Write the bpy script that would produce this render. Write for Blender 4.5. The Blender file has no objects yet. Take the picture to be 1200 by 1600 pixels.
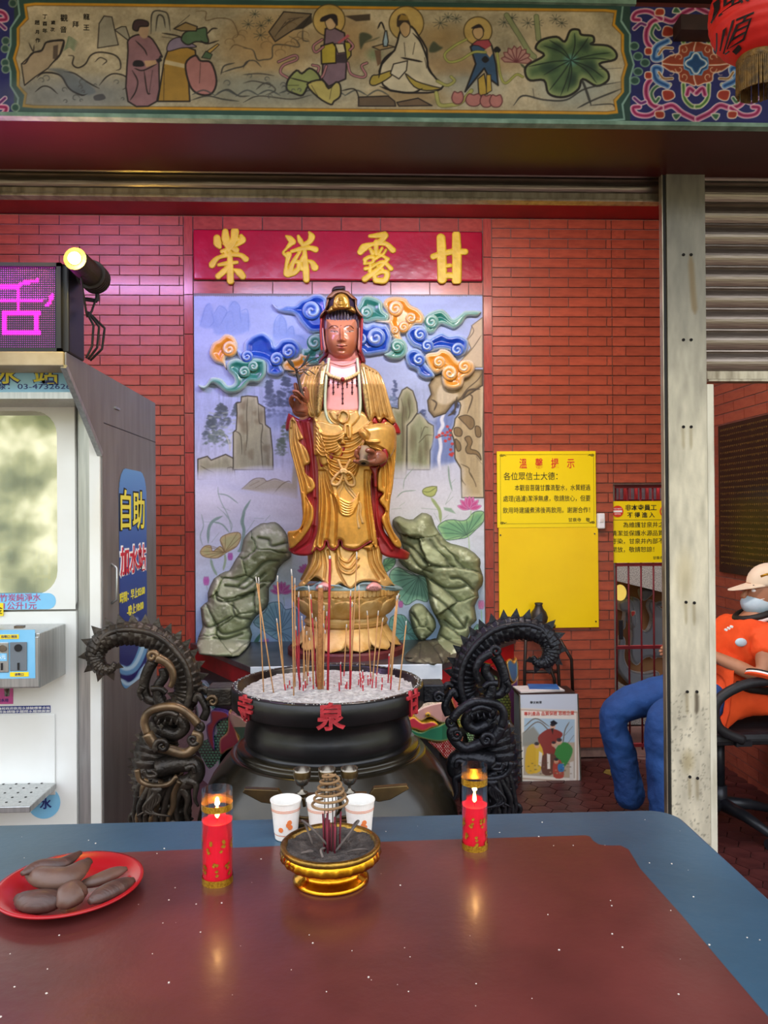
import bpy, bmesh, math, random
import numpy as np
from mathutils import Vector, Matrix
random.seed(7); rng = np.random.default_rng(7)
C = bpy.context.scene; COL = C.collection
# ---------------------------------------------------------------- camera
EYE = np.array([0.0, 0.0, 1.5]); FPX = 1200.0
_psi = math.atan2(50, 1200); _th = math.atan2(6, 1200); _rl = 0.007
_f = np.array([math.sin(_psi)*math.cos(_th), math.cos(_psi)*math.cos(_th), math.sin(_th)])
_r0 = np.array([math.cos(_psi), -math.sin(_psi), 0.0]); _u0 = np.cross(_r0, _f)
_r = _r0*math.cos(_rl) - _u0*math.sin(_rl); _u = np.cross(_r, _f)
cam = bpy.data.cameras.new('camera'); camo = bpy.data.objects.new('camera', cam); COL.objects.link(camo)
cam.sensor_fit = 'HORIZONTAL'; cam.sensor_width = 36; cam.lens = 36.0; cam.clip_start = 0.02; cam.clip_end = 200
camo.matrix_world = Matrix(((_r[0], _u[0], -_f[0], EYE[0]), (_r[1], _u[1], -_f[1], EYE[1]), (_r[2], _u[2], -_f[2], EYE[2]), (0, 0, 0, 1)))
C.camera = camo
def ray(px, py):
    px = np.asarray(px, float); py = np.asarray(py, float)
    return _f + ((px-600)/FPX)[..., None]*_r + ((800-py)/FPX)[..., None]*_u
def at(px, py, Y):
    d = ray(px, py); t = np.asarray(Y, float)/d[..., 1]
    return EYE + d*t[..., None]
def atz(px, py, Z):
    d = ray(px, py); return EYE + d*((Z-EYE[2])/d[..., 2])[..., None]
def atx(px, py, X):
    d = ray(px, py); return EYE + d*(X/d[..., 0])[..., None]
def proj(P):
    P = np.asarray(P, float) - EYE; w = P@_f
    return np.stack([600+FPX*(P@_r)/w, 800-FPX*(P@_u)/w], -1)
# ---------------------------------------------------------------- world, lights, exposure
W = bpy.data.worlds.new('world'); C.world = W; W.use_nodes = True
wn, wl = W.node_tree.nodes, W.node_tree.links
wn['Background'].inputs[1].default_value = 1.35
def _wn(t, **k):
    n = wn.new(t)
    for a, v in k.items(): n.inputs[a].default_value = v
    return n
_tc = _wn('ShaderNodeTexCoord'); _sp = _wn('ShaderNodeSeparateXYZ'); wl.new(_tc.outputs['Generated'], _sp.inputs[0])
_nz = _wn('ShaderNodeTexNoise', Scale=20.0, Detail=10.0); wl.new(_tc.outputs['Generated'], _nz.inputs[0])
_rt = _wn('ShaderNodeValToRGB'); wl.new(_nz.outputs[0], _rt.inputs[0]); _e = _rt.color_ramp.elements
_e[0].position = .38; _e[0].color = (.12, .15, .08, 1); _e[1].position = .62; _e[1].color = (1.3, 1.25, 1.0, 1); _e.new(.5).color = (.48, .50, .30, 1)
_ad = wn.new('ShaderNodeMath'); _ad.operation = 'MULTIPLY_ADD'; wl.new(_nz.outputs[0], _ad.inputs[0]); _ad.inputs[1].default_value = .35; wl.new(_sp.outputs['Z'], _ad.inputs[2])
_mr = _wn('ShaderNodeMapRange'); wl.new(_ad.outputs[0], _mr.inputs[0]); _mr.inputs[1].default_value = .33; _mr.inputs[2].default_value = .40
_mx = wn.new('ShaderNodeMix'); _mx.data_type = 'RGBA'; wl.new(_mr.outputs[0], _mx.inputs[0]); wl.new(_rt.outputs[0], _mx.inputs[6]); _mx.inputs[7].default_value = (1.5, 1.62, 1.8, 1)
wl.new(_mx.outputs[2], wn['Background'].inputs[0])
C.view_settings.view_transform = 'Standard'; C.view_settings.look = 'None'
C.view_settings.gamma = 1.0; C.view_settings.exposure = 0.5; C.view_settings.use_curve_mapping = False
def area(name, loc, to, sx, sy, power, col, spread=180):
    l = bpy.data.lights.new(name, 'AREA'); l.shape = 'RECTANGLE'; l.size = sx; l.size_y = sy; l.energy = power; l.color = col
    l.spread = math.radians(spread)
    o = bpy.data.objects.new(name, l); COL.objects.link(o); o.location = loc
    o.rotation_euler = (Vector(to)-Vector(loc)).to_track_quat('-Z', 'Y').to_euler(); return o
area('tube_light_over_statue', (-0.1, 3.3, 3.22), (-0.1, 4.6, 1.9), 1.6, 0.08, 16, (0.60, 0.64, 1.0))
area('tube_light_inside', (0.9, 3.0, 3.2), (1.2, 3.9, 0), 1.2, 0.1, 46, (1.0, 0.84, 0.70))
area('tube_light_left', (-1.7, 3.3, 3.3), (-1.6, 4.5, 1.5), 0.9, 0.08, 16, (0.75, 0.45, 1.0))
area('back_room_fill', (1.9, 4.98, 2.5), (1.85, 5.7, 0.9), 0.5, 0.2, 45, (1.0, 0.93, 0.85))  # added fill light, brightens the dragon relief behind the gate
# ---------------------------------------------------------------- helpers
def lin(c):
    c = np.asarray(c, float); return np.where(c <= .04045, c/12.92, ((c+.055)/1.055)**2.4)
def hx(s): return tuple(lin([int(s[i:i+2], 16)/255 for i in (0, 2, 4)]))
MATS = {}
def pmat(name, c1, c2=None, scale=8, rough=.5, metal=0, bump=0, bscale=None, coat=0, emit=0, rnd=0, trans=0, alpha=1, spec=.5, detail=4, stretch=None, lo=.35, hi=.65, ior=1.45, sheen=0):
    if name in MATS: return MATS[name]
    m = bpy.data.materials.new(name); m.use_nodes = True; MATS[name] = m
    n, l = m.node_tree.nodes, m.node_tree.links; b = n['Principled BSDF']
    c1 = hx(c1) if isinstance(c1, str) else c1; c2 = hx(c2) if isinstance(c2, str) else c2
    b.inputs['Base Color'].default_value = (*c1, 1); b.inputs['Roughness'].default_value = rough
    b.inputs['Metallic'].default_value = metal; b.inputs['Coat Weight'].default_value = coat; b.inputs['Coat Roughness'].default_value = .15
    b.inputs['Transmission Weight'].default_value = trans; b.inputs['Alpha'].default_value = alpha; b.inputs['IOR'].default_value = ior
    b.inputs['Specular IOR Level'].default_value = spec
    if emit: b.inputs['Emission Color'].default_value = (*c1, 1); b.inputs['Emission Strength'].default_value = emit
    tc = n.new('ShaderNodeTexCoord'); mp = n.new('ShaderNodeMapping'); l.new(tc.outputs['Object'], mp.inputs[0])
    if stretch: mp.inputs['Scale'].default_value = stretch
    if c2 is not None:
        t = n.new('ShaderNodeTexNoise'); t.inputs['Scale'].default_value = scale; t.inputs['Detail'].default_value = detail; l.new(mp.outputs[0], t.inputs[0])
        mr = n.new('ShaderNodeMapRange'); mr.inputs[1].default_value = lo; mr.inputs[2].default_value = hi; l.new(t.outputs[0], mr.inputs[0])
        mx = n.new('ShaderNodeMix'); mx.data_type = 'RGBA'; l.new(mr.outputs[0], mx.inputs[0]); mx.inputs[6].default_value = (*c1, 1); mx.inputs[7].default_value = (*c2, 1)
        out = mx.outputs[2]
    else: out = None
    if rnd:
        oi = n.new('ShaderNodeObjectInfo'); hs = n.new('ShaderNodeHueSaturation'); mr2 = n.new('ShaderNodeMapRange')
        mr2.inputs[3].default_value = 1-rnd; mr2.inputs[4].default_value = 1+rnd; l.new(oi.outputs['Random'], mr2.inputs[0]); l.new(mr2.outputs[0], hs.inputs['Value'])
        if out is not None: l.new(out, hs.inputs['Color'])
        else: hs.inputs['Color'].default_value = (*c1, 1)
        out = hs.outputs[0]
    if out is not None: l.new(out, b.inputs['Base Color'])
    if bump:
        t2 = n.new('ShaderNodeTexNoise'); t2.inputs['Scale'].default_value = bscale or scale*3; t2.inputs['Detail'].default_value = 3; l.new(mp.outputs[0], t2.inputs[0])
        bm = n.new('ShaderNodeBump'); bm.inputs['Strength'].default_value = bump; bm.inputs['Distance'].default_value = .01; l.new(t2.outputs[0], bm.inputs['Height']); l.new(bm.outputs[0], b.inputs['Normal'])
    return m
def cmat(name, rough=.5, metal=0, bump=0, bscale=60, coat=0, spec=.5, speck=0):
    """material that takes its pigment from the mesh's colour attribute, with a little wear"""
    if name in MATS: return MATS[name]
    m = pmat(name, (1, 1, 1), rough=rough, metal=metal, bump=bump, bscale=bscale, coat=coat, spec=spec)
    n, l = m.node_tree.nodes, m.node_tree.links; a = n.new('ShaderNodeVertexColor'); a.layer_name = 'Col'
    if speck:
        tc = n.new('ShaderNodeTexCoord'); t = n.new('ShaderNodeTexNoise'); t.inputs['Scale'].default_value = 45; t.inputs['Detail'].default_value = 6; l.new(tc.outputs['Object'], t.inputs[0])
        mr = n.new('ShaderNodeMapRange'); mr.inputs[1].default_value = .3; mr.inputs[2].default_value = .75; mr.inputs[3].default_value = 1-speck; mr.inputs[4].default_value = 1; l.new(t.outputs[0], mr.inputs[0])
        hs = n.new('ShaderNodeHueSaturation'); l.new(mr.outputs[0], hs.inputs['Value']); l.new(a.outputs[0], hs.inputs['Color']); l.new(hs.outputs[0], n['Principled BSDF'].inputs['Base Color'])
    else: l.new(a.outputs[0], n['Principled BSDF'].inputs['Base Color'])
    return m
def setcol(me, col):
    """col: (nverts,3) linear colours"""
    a = me.color_attributes.new('Col', 'FLOAT_COLOR', 'POINT'); c = np.ones((len(me.vertices), 4), np.float32); c[:, :3] = np.clip(col, 0, 1); a.data.foreach_set('color', c.ravel())
def origin(p):
    o = np.zeros(3)
    while p is not None: o = o+np.array(p.location); p = p.parent
    return o
def mk(name, V, F, mat, parent=None, smooth=False, col=None, local=False, kind=None, label=None, bevel=0):
    V = np.asarray(V, float).reshape(-1, 3)
    if parent is not None and not local: V = V-origin(parent)
    me = bpy.data.meshes.new(name); me.from_pydata(V.tolist() if len(V) < 3000 else V, [], F); 
    if isinstance(mat, str): mat = MATS[mat]
    if mat is not None: me.materials.append(mat)
    if smooth: me.polygons.foreach_set('use_smooth', [True]*len(me.polygons))
    if col is not None: setcol(me, col)
    me.update(); o = bpy.data.objects.new(name, me); COL.objects.link(o)
    if parent is not None: o.parent = parent
    if kind: o['kind'] = kind
    if label: o['label'] = label
    if bevel:
        b = o.modifiers.new('bevel', 'BEVEL'); b.width = bevel; b.segments = 2; b.limit_method = 'ANGLE'
    return o
def thing(name, label, cat, loc=(0, 0, 0), group=None, rz=0):
    o = bpy.data.objects.new(name, None); COL.objects.link(o); o.location = loc; o.rotation_euler = (0, 0, rz); o.empty_display_size = .05
    return tag(o, label, cat, group)
def tag(o, label, cat, group=None):
    o['label'] = label; o['category'] = cat
    if group: o['group'] = group
    return o
class B:
    """collects shapes, then builds ONE mesh object"""
    def __init__(s): s.v = []; s.f = []; s.n = 0
    def add(s, V, F):
        V = np.asarray(V, float).reshape(-1, 3); s.v.append(V); s.f += [tuple(int(i)+s.n for i in f) for f in F]; s.n += len(V); return s
    def box(s, x0, x1, y0, y1, z0, z1, M=None):
        V = np.array([(x, y, z) for z in (z0, z1) for y in (y0, y1) for x in (x0, x1)], float)
        if M is not None: V = V@np.array(M)[:3, :3].T+np.array(M)[:3, 3]
        return s.add(V, [(0, 2, 3, 1), (4, 5, 7, 6), (0, 1, 5, 4), (2, 6, 7, 3), (0, 4, 6, 2), (1, 3, 7, 5)])
    def tube(s, P, R, n=10, cap=True, sq=1.0, disp=None, up=None):
        P = np.asarray(P, float); m = len(P); R = np.broadcast_to(np.asarray(R, float), (m,))
        T = np.gradient(P, axis=0); T /= np.linalg.norm(T, axis=1)[:, None]+1e-12
        a = np.array([0, 0, 1.]) if up is None else np.asarray(up, float)
        if abs(T[0]@a) > .95 and up is None: a = np.array([1., 0, 0])
        N = []; nn = a-T[0]*(a@T[0]); nn /= np.linalg.norm(nn)
        for i in range(m):
            nn = nn-T[i]*(nn@T[i]); nn = nn/(np.linalg.norm(nn)+1e-12); N.append(nn)
        N = np.array(N); Bn = np.cross(T, N); th = np.arange(n)*2*math.pi/n
        rad = np.ones((m, n)) if disp is None else disp(np.linspace(0, 1, m)[:, None], th[None, :])
        V = P[:, None]+(R[:, None]*rad)[..., None]*(np.cos(th)[None, :, None]*N[:, None]+sq*np.sin(th)[None, :, None]*Bn[:, None])
        F = [(i*n+j, i*n+(j+1) % n, (i+1)*n+(j+1) % n, (i+1)*n+j) for i in range(m-1) for j in range(n)]
        if cap: F += [tuple(range(n))[::-1], tuple((m-1)*n+j for j in range(n))]
        return s.add(V.reshape(-1, 3), F)
    def lathe(s, prof, n=48, c=(0, 0, 0), disp=None, a0=0, a1=2*math.pi):
        full = abs(a1-a0-2*math.pi) < 1e-6; k = n if full else n+1
        th = a0+(a1-a0)*np.arange(k)/n; prof = np.asarray(prof, float); m = len(prof)
        r = prof[:, 0][:, None]*np.ones(k)[None]
        z = prof[:, 1][:, None]*np.ones(k)[None]
        if disp is not None: r, z = disp(r, z, th[None, :])
        V = np.stack([r*np.cos(th), r*np.sin(th), z], -1)+np.asarray(c, float)
        F = [(i*k+j, i*k+(j+1) % k, (i+1)*k+(j+1) % k, (i+1)*k+j) for i in range(m-1) for j in range(n if not full else k)]
        return s.add(V.reshape(-1, 3), F)
    def prism(s, pts, a, b, axis=1):
        """polygon pts (2D) extruded from a to b along axis (0:x 1:y 2:z)"""
        n = len(pts); V = []
        for d in (a, b):
            for (u, v) in pts: V.append({0: (d, u, v), 1: (u, d, v), 2: (u, v, d)}[axis])
        F = [tuple(range(n)), tuple(range(2*n-1, n-1, -1))]+[(i, n+i, n+(i+1) % n, (i+1) % n) for i in range(n)]
        return s.add(V, F)
    def out(s, name, mat, parent=None, smooth=False, **k):
        o = mk(name, np.concatenate(s.v), s.f, mat, parent, smooth, **k)
        bm = bmesh.new(); bm.from_mesh(o.data); bmesh.ops.recalc_face_normals(bm, faces=bm.faces); bm.to_mesh(o.data); bm.free()
        return o
def spl(P, n=8, closed=False):
    """Catmull-Rom through P, n samples a span"""
    P = np.asarray(P, float)
    if closed: Q = np.concatenate([P[-1:], P, P[:2]])
    else: Q = np.concatenate([2*P[:1]-P[1:2], P, 2*P[-1:]-P[-2:-1]])
    out = []; t = (np.arange(n)/n)[:, None]
    for i in range(len(Q)-3):
        a, b, c, d = Q[i:i+4]
        out.append(.5*((2*b)+(-a+c)*t+(2*a-5*b+4*c-d)*t**2+(-a+3*b-3*c+d)*t**3))
    if not closed: out.append(P[-1:])
    return np.concatenate(out)
def segd(P, A, Bq):
    """distance of points P(n,2) to segments A->B (m,2); returns d(n,m), t"""
    AB = Bq-A; L = (AB**2).sum(1)+1e-12; t = np.clip(((P[:, None]-A)*AB).sum(2)/L, 0, 1)
    return np.sqrt((((P[:, None]-A)-t[..., None]*AB)**2).sum(2)), t
def sdf(P, Q):
    """signed distance (negative inside) of P(n,2) to closed polygon Q(m,2)"""
    P = np.asarray(P, float); Q = np.asarray(Q, float); Q2 = np.roll(Q, -1, 0); out = np.empty(len(P))
    for k in range(0, len(P), 20000):
        p = P[k:k+20000]; d = segd(p, Q, Q2)[0].min(1)
        c = ((Q[:, 1] > p[:, 1:2]) != (Q2[:, 1] > p[:, 1:2]))
        with np.errstate(divide='ignore', invalid='ignore'):
            xi = (Q2[:, 0]-Q[:, 0])*(p[:, 1:2]-Q[:, 1])/(Q2[:, 1]-Q[:, 1])+Q[:, 0]
        ins = ((c & (p[:, 0:1] < xi)).sum(1) % 2) == 1
        out[k:k+20000] = np.where(ins, -d, d)
    return out
def sdist(P, L, w=None):
    """distance of P to open polyline L minus a varying half width w (per vertex)"""
    L = np.asarray(L, float); out = np.full(len(P), 1e9)
    w = np.zeros(len(L)) if w is None else np.broadcast_to(np.asarray(w, float), (len(L),))
    mx = w.max()
    for k in range(0, len(P), 20000):
        p = P[k:k+20000]; d, t = segd(p, L[:-1], L[1:]); out[k:k+20000] = (d-(w[:-1]+(w[1:]-w[:-1])*t)).min(1)
    return out
def sstep(a, b, x):
    t = np.clip((x-a)/(b-a), 0, 1); return t*t*(3-2*t)
def vnoise(x, y, s=0, oct=4):
    """smooth value noise in numpy"""
    out = 0; amp = .5
    for o in range(oct):
        xi = np.floor(x).astype(int); yi = np.floor(y).astype(int); fx = x-xi; fy = y-yi; fx = fx*fx*(3-2*fx); fy = fy*fy*(3-2*fy)
        def h(i, j):
            n = (i*374761393+j*668265263+(s+o)*1274126177) & 0xffffffff; n = ((n ^ (n >> 13))*1274126177) & 0xffffffff; return ((n ^ (n >> 16)) & 65535)/65535
        out = out+amp*((h(xi, yi)*(1-fx)+h(xi+1, yi)*fx)*(1-fy)+(h(xi, yi+1)*(1-fx)+h(xi+1, yi+1)*fx)*fy); amp *= .5; x = x*2.03; y = y*2.03
    return out
class Canvas:
    LW = 1.0
    """paints flat pictures (murals, posters) as pigment values on a grid, in photograph pixels"""
    def __init__(s, x0, y0, x1, y1, k=1.0, bg=(1, 1, 1)):
        s.x0, s.y0, s.k = x0, y0, k; s.w = int((x1-x0)*k)+1; s.h = int((y1-y0)*k)+1
        s.a = np.ones((s.h, s.w, 3))*np.asarray(bg if not isinstance(bg, str) else [int(bg[i:i+2], 16)/255 for i in (0, 2, 4)])
        yy, xx = np.mgrid[0:s.h, 0:s.w]; s.X = xx/k+x0; s.Y = yy/k+y0
    def _c(s, c): return np.array([int(c[i:i+2], 16)/255 for i in (0, 2, 4)]) if isinstance(c, str) else np.asarray(c, float)
    def _win(s, Q, pad):
        i0 = max(0, int((Q[:, 0].min()-pad-s.x0)*s.k)); i1 = min(s.w, int((Q[:, 0].max()+pad-s.x0)*s.k)+2)
        j0 = max(0, int((Q[:, 1].min()-pad-s.y0)*s.k)); j1 = min(s.h, int((Q[:, 1].max()+pad-s.y0)*s.k)+2)
        return slice(j0, max(j0, j1)), slice(i0, max(i0, i1))
    def _put(s, W, m, c):
        m = m[..., None]; s.a[W] = s.a[W]*(1-m)+(c(s.X[W], s.Y[W]) if callable(c) else s._c(c))*m
    def fill(s, Q, c, al=1, soft=.7, sm=0, edge=None, ew=2, line=None, lw=.7):
        """filled outline; edge: second colour that fades in towards the rim over ew; line: drawn contour"""
        Q = np.asarray(Q, float)
        if sm: Q = spl(Q, sm, True)
        W = s._win(Q, soft+2); X = s.X[W]
        if X.size == 0: return
        d = sdf(np.stack([X.ravel(), s.Y[W].ravel()], 1), Q).reshape(X.shape); m = al*np.clip(.5-d/(2*soft), 0, 1)
        if edge is not None:
            e = sstep(-ew, 0, d)[..., None]; cc = s._c(c)*(1-e)+s._c(edge)*e; s.a[W] = s.a[W]*(1-m[..., None])+cc*m[..., None]
        else: s._put(W, m, c)
        if line is not None: s._put(W, np.clip(.5-(np.abs(d)-lw*s.LW)/1.0, 0, 1)*.9, line)
    def line(s, L, w, c, al=1, soft=.6, sm=6, taper=True):
        L = np.asarray(L, float)
        if sm and len(L) > 2: L = spl(L, sm)
        if w < 2.5: w = w*s.LW
        n = len(L); t = np.linspace(0, 1, n); ww = w/2*(np.clip(np.minimum(t, 1-t)*5+.25, 0, 1) if taper else np.ones(n))
        W = s._win(L, w+soft+1); X = s.X[W]
        if X.size == 0: return
        d = sdist(np.stack([X.ravel(), s.Y[W].ravel()], 1), L, ww).reshape(X.shape); s._put(W, al*np.clip(.5-d/(2*soft), 0, 1), c)
    def blob(s, x, y, rx, ry, c, al=.5, pw=1.5):
        W = s._win(np.array([[x-rx, y-ry], [x+rx, y+ry]]), 1); r = ((s.X[W]-x)/rx)**2+((s.Y[W]-y)/ry)**2
        s._put(W, al*np.clip(1-r, 0, 1)**pw, c)
    def sample(s, px, py):
        u = np.clip((px-s.x0)*s.k, 0, s.w-1.001); v = np.clip((py-s.y0)*s.k, 0, s.h-1.001); i = u.astype(int); j = v.astype(int); fu = (u-i)[..., None]; fv = (v-j)[..., None]
        a = s.a; return (a[j, i]*(1-fu)+a[j, i+1]*fu)*(1-fv)+(a[j+1, i]*(1-fu)+a[j+1, i+1]*fu)*fv
def gridmesh(name, o, u, v, nu, nv, mat, parent, cv, disp=None, thick=.01):
    """flat painted slab: origin o, edge vectors u and v; colour taken from canvas cv; real thickness behind"""
    o = np.asarray(o, float); u = np.asarray(u, float); v = np.asarray(v, float)
    a, b = np.meshgrid(np.linspace(0, 1, nu), np.linspace(0, 1, nv)); P = o+a[..., None]*u+b[..., None]*v
    nrm = np.cross(u, v); nrm /= np.linalg.norm(nrm); q = proj(P); col = lin(cv.sample(q[..., 0], q[..., 1]))
    if disp is not None: P = P+nrm*disp(q[..., 0], q[..., 1])[..., None]
    idx = np.arange(nu*nv).reshape(nv, nu); F = np.stack([idx[:-1, :-1], idx[:-1, 1:], idx[1:, 1:], idx[1:, :-1]], -1).reshape(-1, 4)
    rim = np.concatenate([idx[0, :], idx[1:, -1], idx[-1, -2::-1], idx[-2:0:-1, 0]]); R = P.reshape(-1, 3)[rim]-nrm*thick; n = nu*nv; m = len(rim)
    F2 = np.stack([rim, np.arange(m)+n, np.roll(np.arange(m), -1)+n, np.roll(rim, -1)], 1)
    V = np.concatenate([P.reshape(-1, 3), R]); cc = np.concatenate([col.reshape(-1, 3), col.reshape(-1, 3)[rim]])
    F = np.concatenate([F, F2]).tolist()+[list(range(n+m-1, n-1, -1))]
    return mk(name, V, F, mat, parent, False, cc)
def relief(name, Q, Y, mat, parent, hfun=None, cfun=None, h=.02, r=4, step=1.0, thick=.02, smq=6, smooth=True, base=0.0, world=None, kind=None, label=None, holes=()):
    """solid piece whose front outline Q is given in photograph pixels at depth Y; pillowed rim of radius r, height h.
    hfun(x,y,d) -> extra height in metres, cfun(x,y,d) -> sRGB; Y may be a function of (x,y). Closed sides reach back by thick."""
    Q = np.asarray(Q, float)
    if smq: Q = spl(Q, smq, True)
    x0, y0 = Q.min(0)-step; x1, y1 = Q.max(0)+step
    nx = int((x1-x0)/step)+2; ny = int((y1-y0)/step)+2
    gx, gy = np.meshgrid(x0+np.arange(nx)*step, y0+np.arange(ny)*step); P = np.stack([gx.ravel(), gy.ravel()], 1)
    def D(p):
        d = sdf(p, Q)
        for Hq in holes: d = np.maximum(d, -sdf(p, Hq))
        return d
    d = D(P); e = step*.5
    ins = (d < 0).reshape(ny, nx); cell = ins[:-1, :-1] | ins[1:, :-1] | ins[:-1, 1:] | ins[1:, 1:]
    used = np.zeros((ny, nx), bool); used[:-1, :-1] |= cell; used[1:, :-1] |= cell; used[:-1, 1:] |= cell; used[1:, 1:] |= cell
    o = np.where(used.ravel() & (d > -step*.35))[0]
    for _ in range(2):
        p = P[o]; dd = D(p); gxx = (D(p+[e, 0])-D(p-[e, 0]))/(2*e); gyy = (D(p+[0, e])-D(p-[0, e]))/(2*e); g = np.maximum(gxx**2+gyy**2, .25)
        P[o] = p-np.stack([gxx*dd/g, gyy*dd/g], 1)
    d[o] = D(P[o]); di = np.clip(-d, 0, None)
    rr = np.clip(di/r, 0, 1); H = base+h*np.sqrt(np.clip(1-(1-rr)**2, 0, 1))
    if hfun is not None: H = H+hfun(P[:, 0], P[:, 1], di)
    Yb = Y(P[:, 0], P[:, 1]) if callable(Y) else np.full(len(P), float(Y))
    if world is None: Wd = at(P[:, 0], P[:, 1], Yb-H)
    else: Wd = world(P[:, 0], P[:, 1], H)
    idx = np.full(ny*nx, -1); sel = np.where(used.ravel())[0]; idx[sel] = np.arange(len(sel)); I = idx.reshape(ny, nx)
    jj, ii = np.where(cell); F = np.stack([I[jj, ii], I[jj+1, ii], I[jj+1, ii+1], I[jj, ii+1]], 1)
    # boundary edges
    cp = np.pad(cell, 1); E = []
    for (dj, di_, a, b) in ((-1, 0, (0, 1), (0, 0)), (1, 0, (1, 0), (1, 1)), (0, -1, (0, 0), (1, 0)), (0, 1, (1, 1), (0, 1))):
        nb = ~cp[1+dj:1+dj+cell.shape[0], 1+di_:1+di_+cell.shape[1]] & cell; j2, i2 = np.where(nb)
        E.append(np.stack([I[j2+a[0], i2+a[1]], I[j2+b[0], i2+b[1]]], 1))
    E = np.concatenate(E); bv = np.unique(E); m = np.full(len(sel), -1); m[bv] = np.arange(len(bv))+len(sel)
    Vf = Wd[sel]; Vb = Vf[bv].copy()
    if world is None: Vb[:, 1] = (Yb[sel][bv]) + thick
    else: Vb = world(P[sel][bv][:, 0], P[sel][bv][:, 1], np.full(len(bv), -thick))
    F2 = np.stack([E[:, 1], E[:, 0], m[E[:, 0]], m[E[:, 1]]], 1)
    V = np.concatenate([Vf, Vb]); Fl = np.concatenate([F, F2]).tolist()
    col = None
    if cfun is not None:
        c = lin(np.asarray(cfun(P[:, 0], P[:, 1], di))*np.ones((len(P), 1)))[sel]; col = np.concatenate([c, c[bv]])
    return mk(name, V, Fl, mat, parent, smooth, col, kind=kind, label=label)
def rgb(s): return np.array([int(s[i:i+2], 16)/255 for i in (0, 2, 4)])
def mixc(a, b, t): return rgb(a)*(1-t[:, None])+rgb(b)*t[:, None]
_font_tmp = []
def lettering(txt, cx, cz, y, size, mat, parent, name='lettering', width=None, ext=.0006, rot=(90, 0, 0), loc=None, off=0, align='CENTER', shear=0, bold=0, label=None):
    """text as a mesh with depth; faces -Y at (cx,y,cz) unless rot/loc given"""
    cu = bpy.data.curves.new('t', 'FONT'); cu.body = txt; cu.size = size; cu.align_x = align; cu.align_y = 'CENTER'; cu.extrude = ext; cu.offset = bold; cu.resolution_u = 3; cu.shear = shear
    ob = bpy.data.objects.new('t', cu); COL.objects.link(ob); dg = bpy.context.evaluated_depsgraph_get(); me = bpy.data.meshes.new_from_object(ob.evaluated_get(dg)); bpy.data.objects.remove(ob); bpy.data.curves.remove(cu)
    n = len(me.vertices); v = np.empty(n*3); me.vertices.foreach_get('co', v); v = v.reshape(-1, 3)
    if width: w = v[:, 0].max()-v[:, 0].min(); v[:, 0] *= width/w
    if align == 'CENTER': v[:, 0] -= (v[:, 0].max()+v[:, 0].min())/2; v[:, 1] -= (v[:, 1].max()+v[:, 1].min())/2
    from mathutils import Euler
    R = np.array(Euler([math.radians(a) for a in rot]).to_matrix()); v = v@R.T+np.array(loc if loc is not None else (cx, y, cz))
    if parent is not None: v = v-origin(parent)
    me.vertices.foreach_set('co', v.ravel()); me.materials.clear(); me.materials.append(MATS[mat] if isinstance(mat, str) else mat); me.update()
    o = bpy.data.objects.new(name, me); COL.objects.link(o)
    if parent is not None: o.parent = parent
    if label: o['label'] = label
    return o
# ---------------------------------------------------------------- the setting
YW = 4.7
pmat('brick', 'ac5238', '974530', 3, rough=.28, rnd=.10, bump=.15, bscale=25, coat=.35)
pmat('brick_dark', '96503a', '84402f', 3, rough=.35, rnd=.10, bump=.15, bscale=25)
pmat('mortar', '94786f', '7c625b', 20, rough=.9)
pmat('frame_tile', 'aa4a3c', '943c32', 4, rough=.25, rnd=.08, coat=.4)
pmat('floor_tile', '4a2422', '3a1a1a', 12, rough=.42, rnd=.15, bump=.2, bscale=30)
pmat('floor_yellow', '8a7a3a', '6a5a28', 12, rough=.5)
pmat('grout', '6a4a46', '55403e', 14, rough=.9)
pmat('concrete', '8a8680', '75706a', 6, rough=.9, bump=.2)
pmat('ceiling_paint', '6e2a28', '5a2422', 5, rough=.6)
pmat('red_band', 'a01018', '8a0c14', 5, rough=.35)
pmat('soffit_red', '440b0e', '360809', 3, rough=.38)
B().box(-6, 6, -8, 7, -.12, -.012).out('floor', 'grout', kind='structure')
floor = bpy.data.objects['floor']
# hexagonal tiles: single parts where the picture shows them, one joined part elsewhere
hex_me = B(); hr = .062
hex_me.prism([((hr-.0025)*math.cos(math.radians(a)), (hr-.0025)*math.sin(math.radians(a))) for a in range(0, 360, 60)], -.012, 0, axis=2)
h0 = hex_me.out('tile', 'floor_tile', floor, local=True, bevel=0)
hy = h0.data.copy(); hy.materials.clear(); hy.materials.append(MATS['floor_yellow'])
rest = B(); cnt = 0; first = True
cells = []
for i in range(-10, 26):
    for j in range(-2, 22):
        x = 0.3+i*1.5*hr; y = 2.75+(j+.5*(i % 2))*math.sqrt(3)*hr
        if x > 2.19 or y > 4.68: continue
        q = proj([x, y, 0]); vis = (818 < q[0] < 970 and 1185 < q[1] < 1275) or (1120 < q[0] < 1215 and 1180 < q[1] < 1425)
        if vis and cnt < 290:
            o = h0 if first else bpy.data.objects.new('tile', h0.data)
            if not first: COL.objects.link(o); o.parent = floor
            first = False; cnt += 1; o.location = (x, y, random.uniform(-.0015, .0005))
            if 955 < q[0] < 985 and q[1] < 1212 and random.random() < .6: o.data = hy
        else: rest.prism([(x+(hr-.0025)*math.cos(math.radians(a)), y+(hr-.0025)*math.sin(math.radians(a))) for a in range(0, 360, 60)], -.012, 0, axis=2)
rest.out('tile', 'floor_tile', floor, kind='stuff', label='rest of the hexagonal floor tiles')
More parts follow.
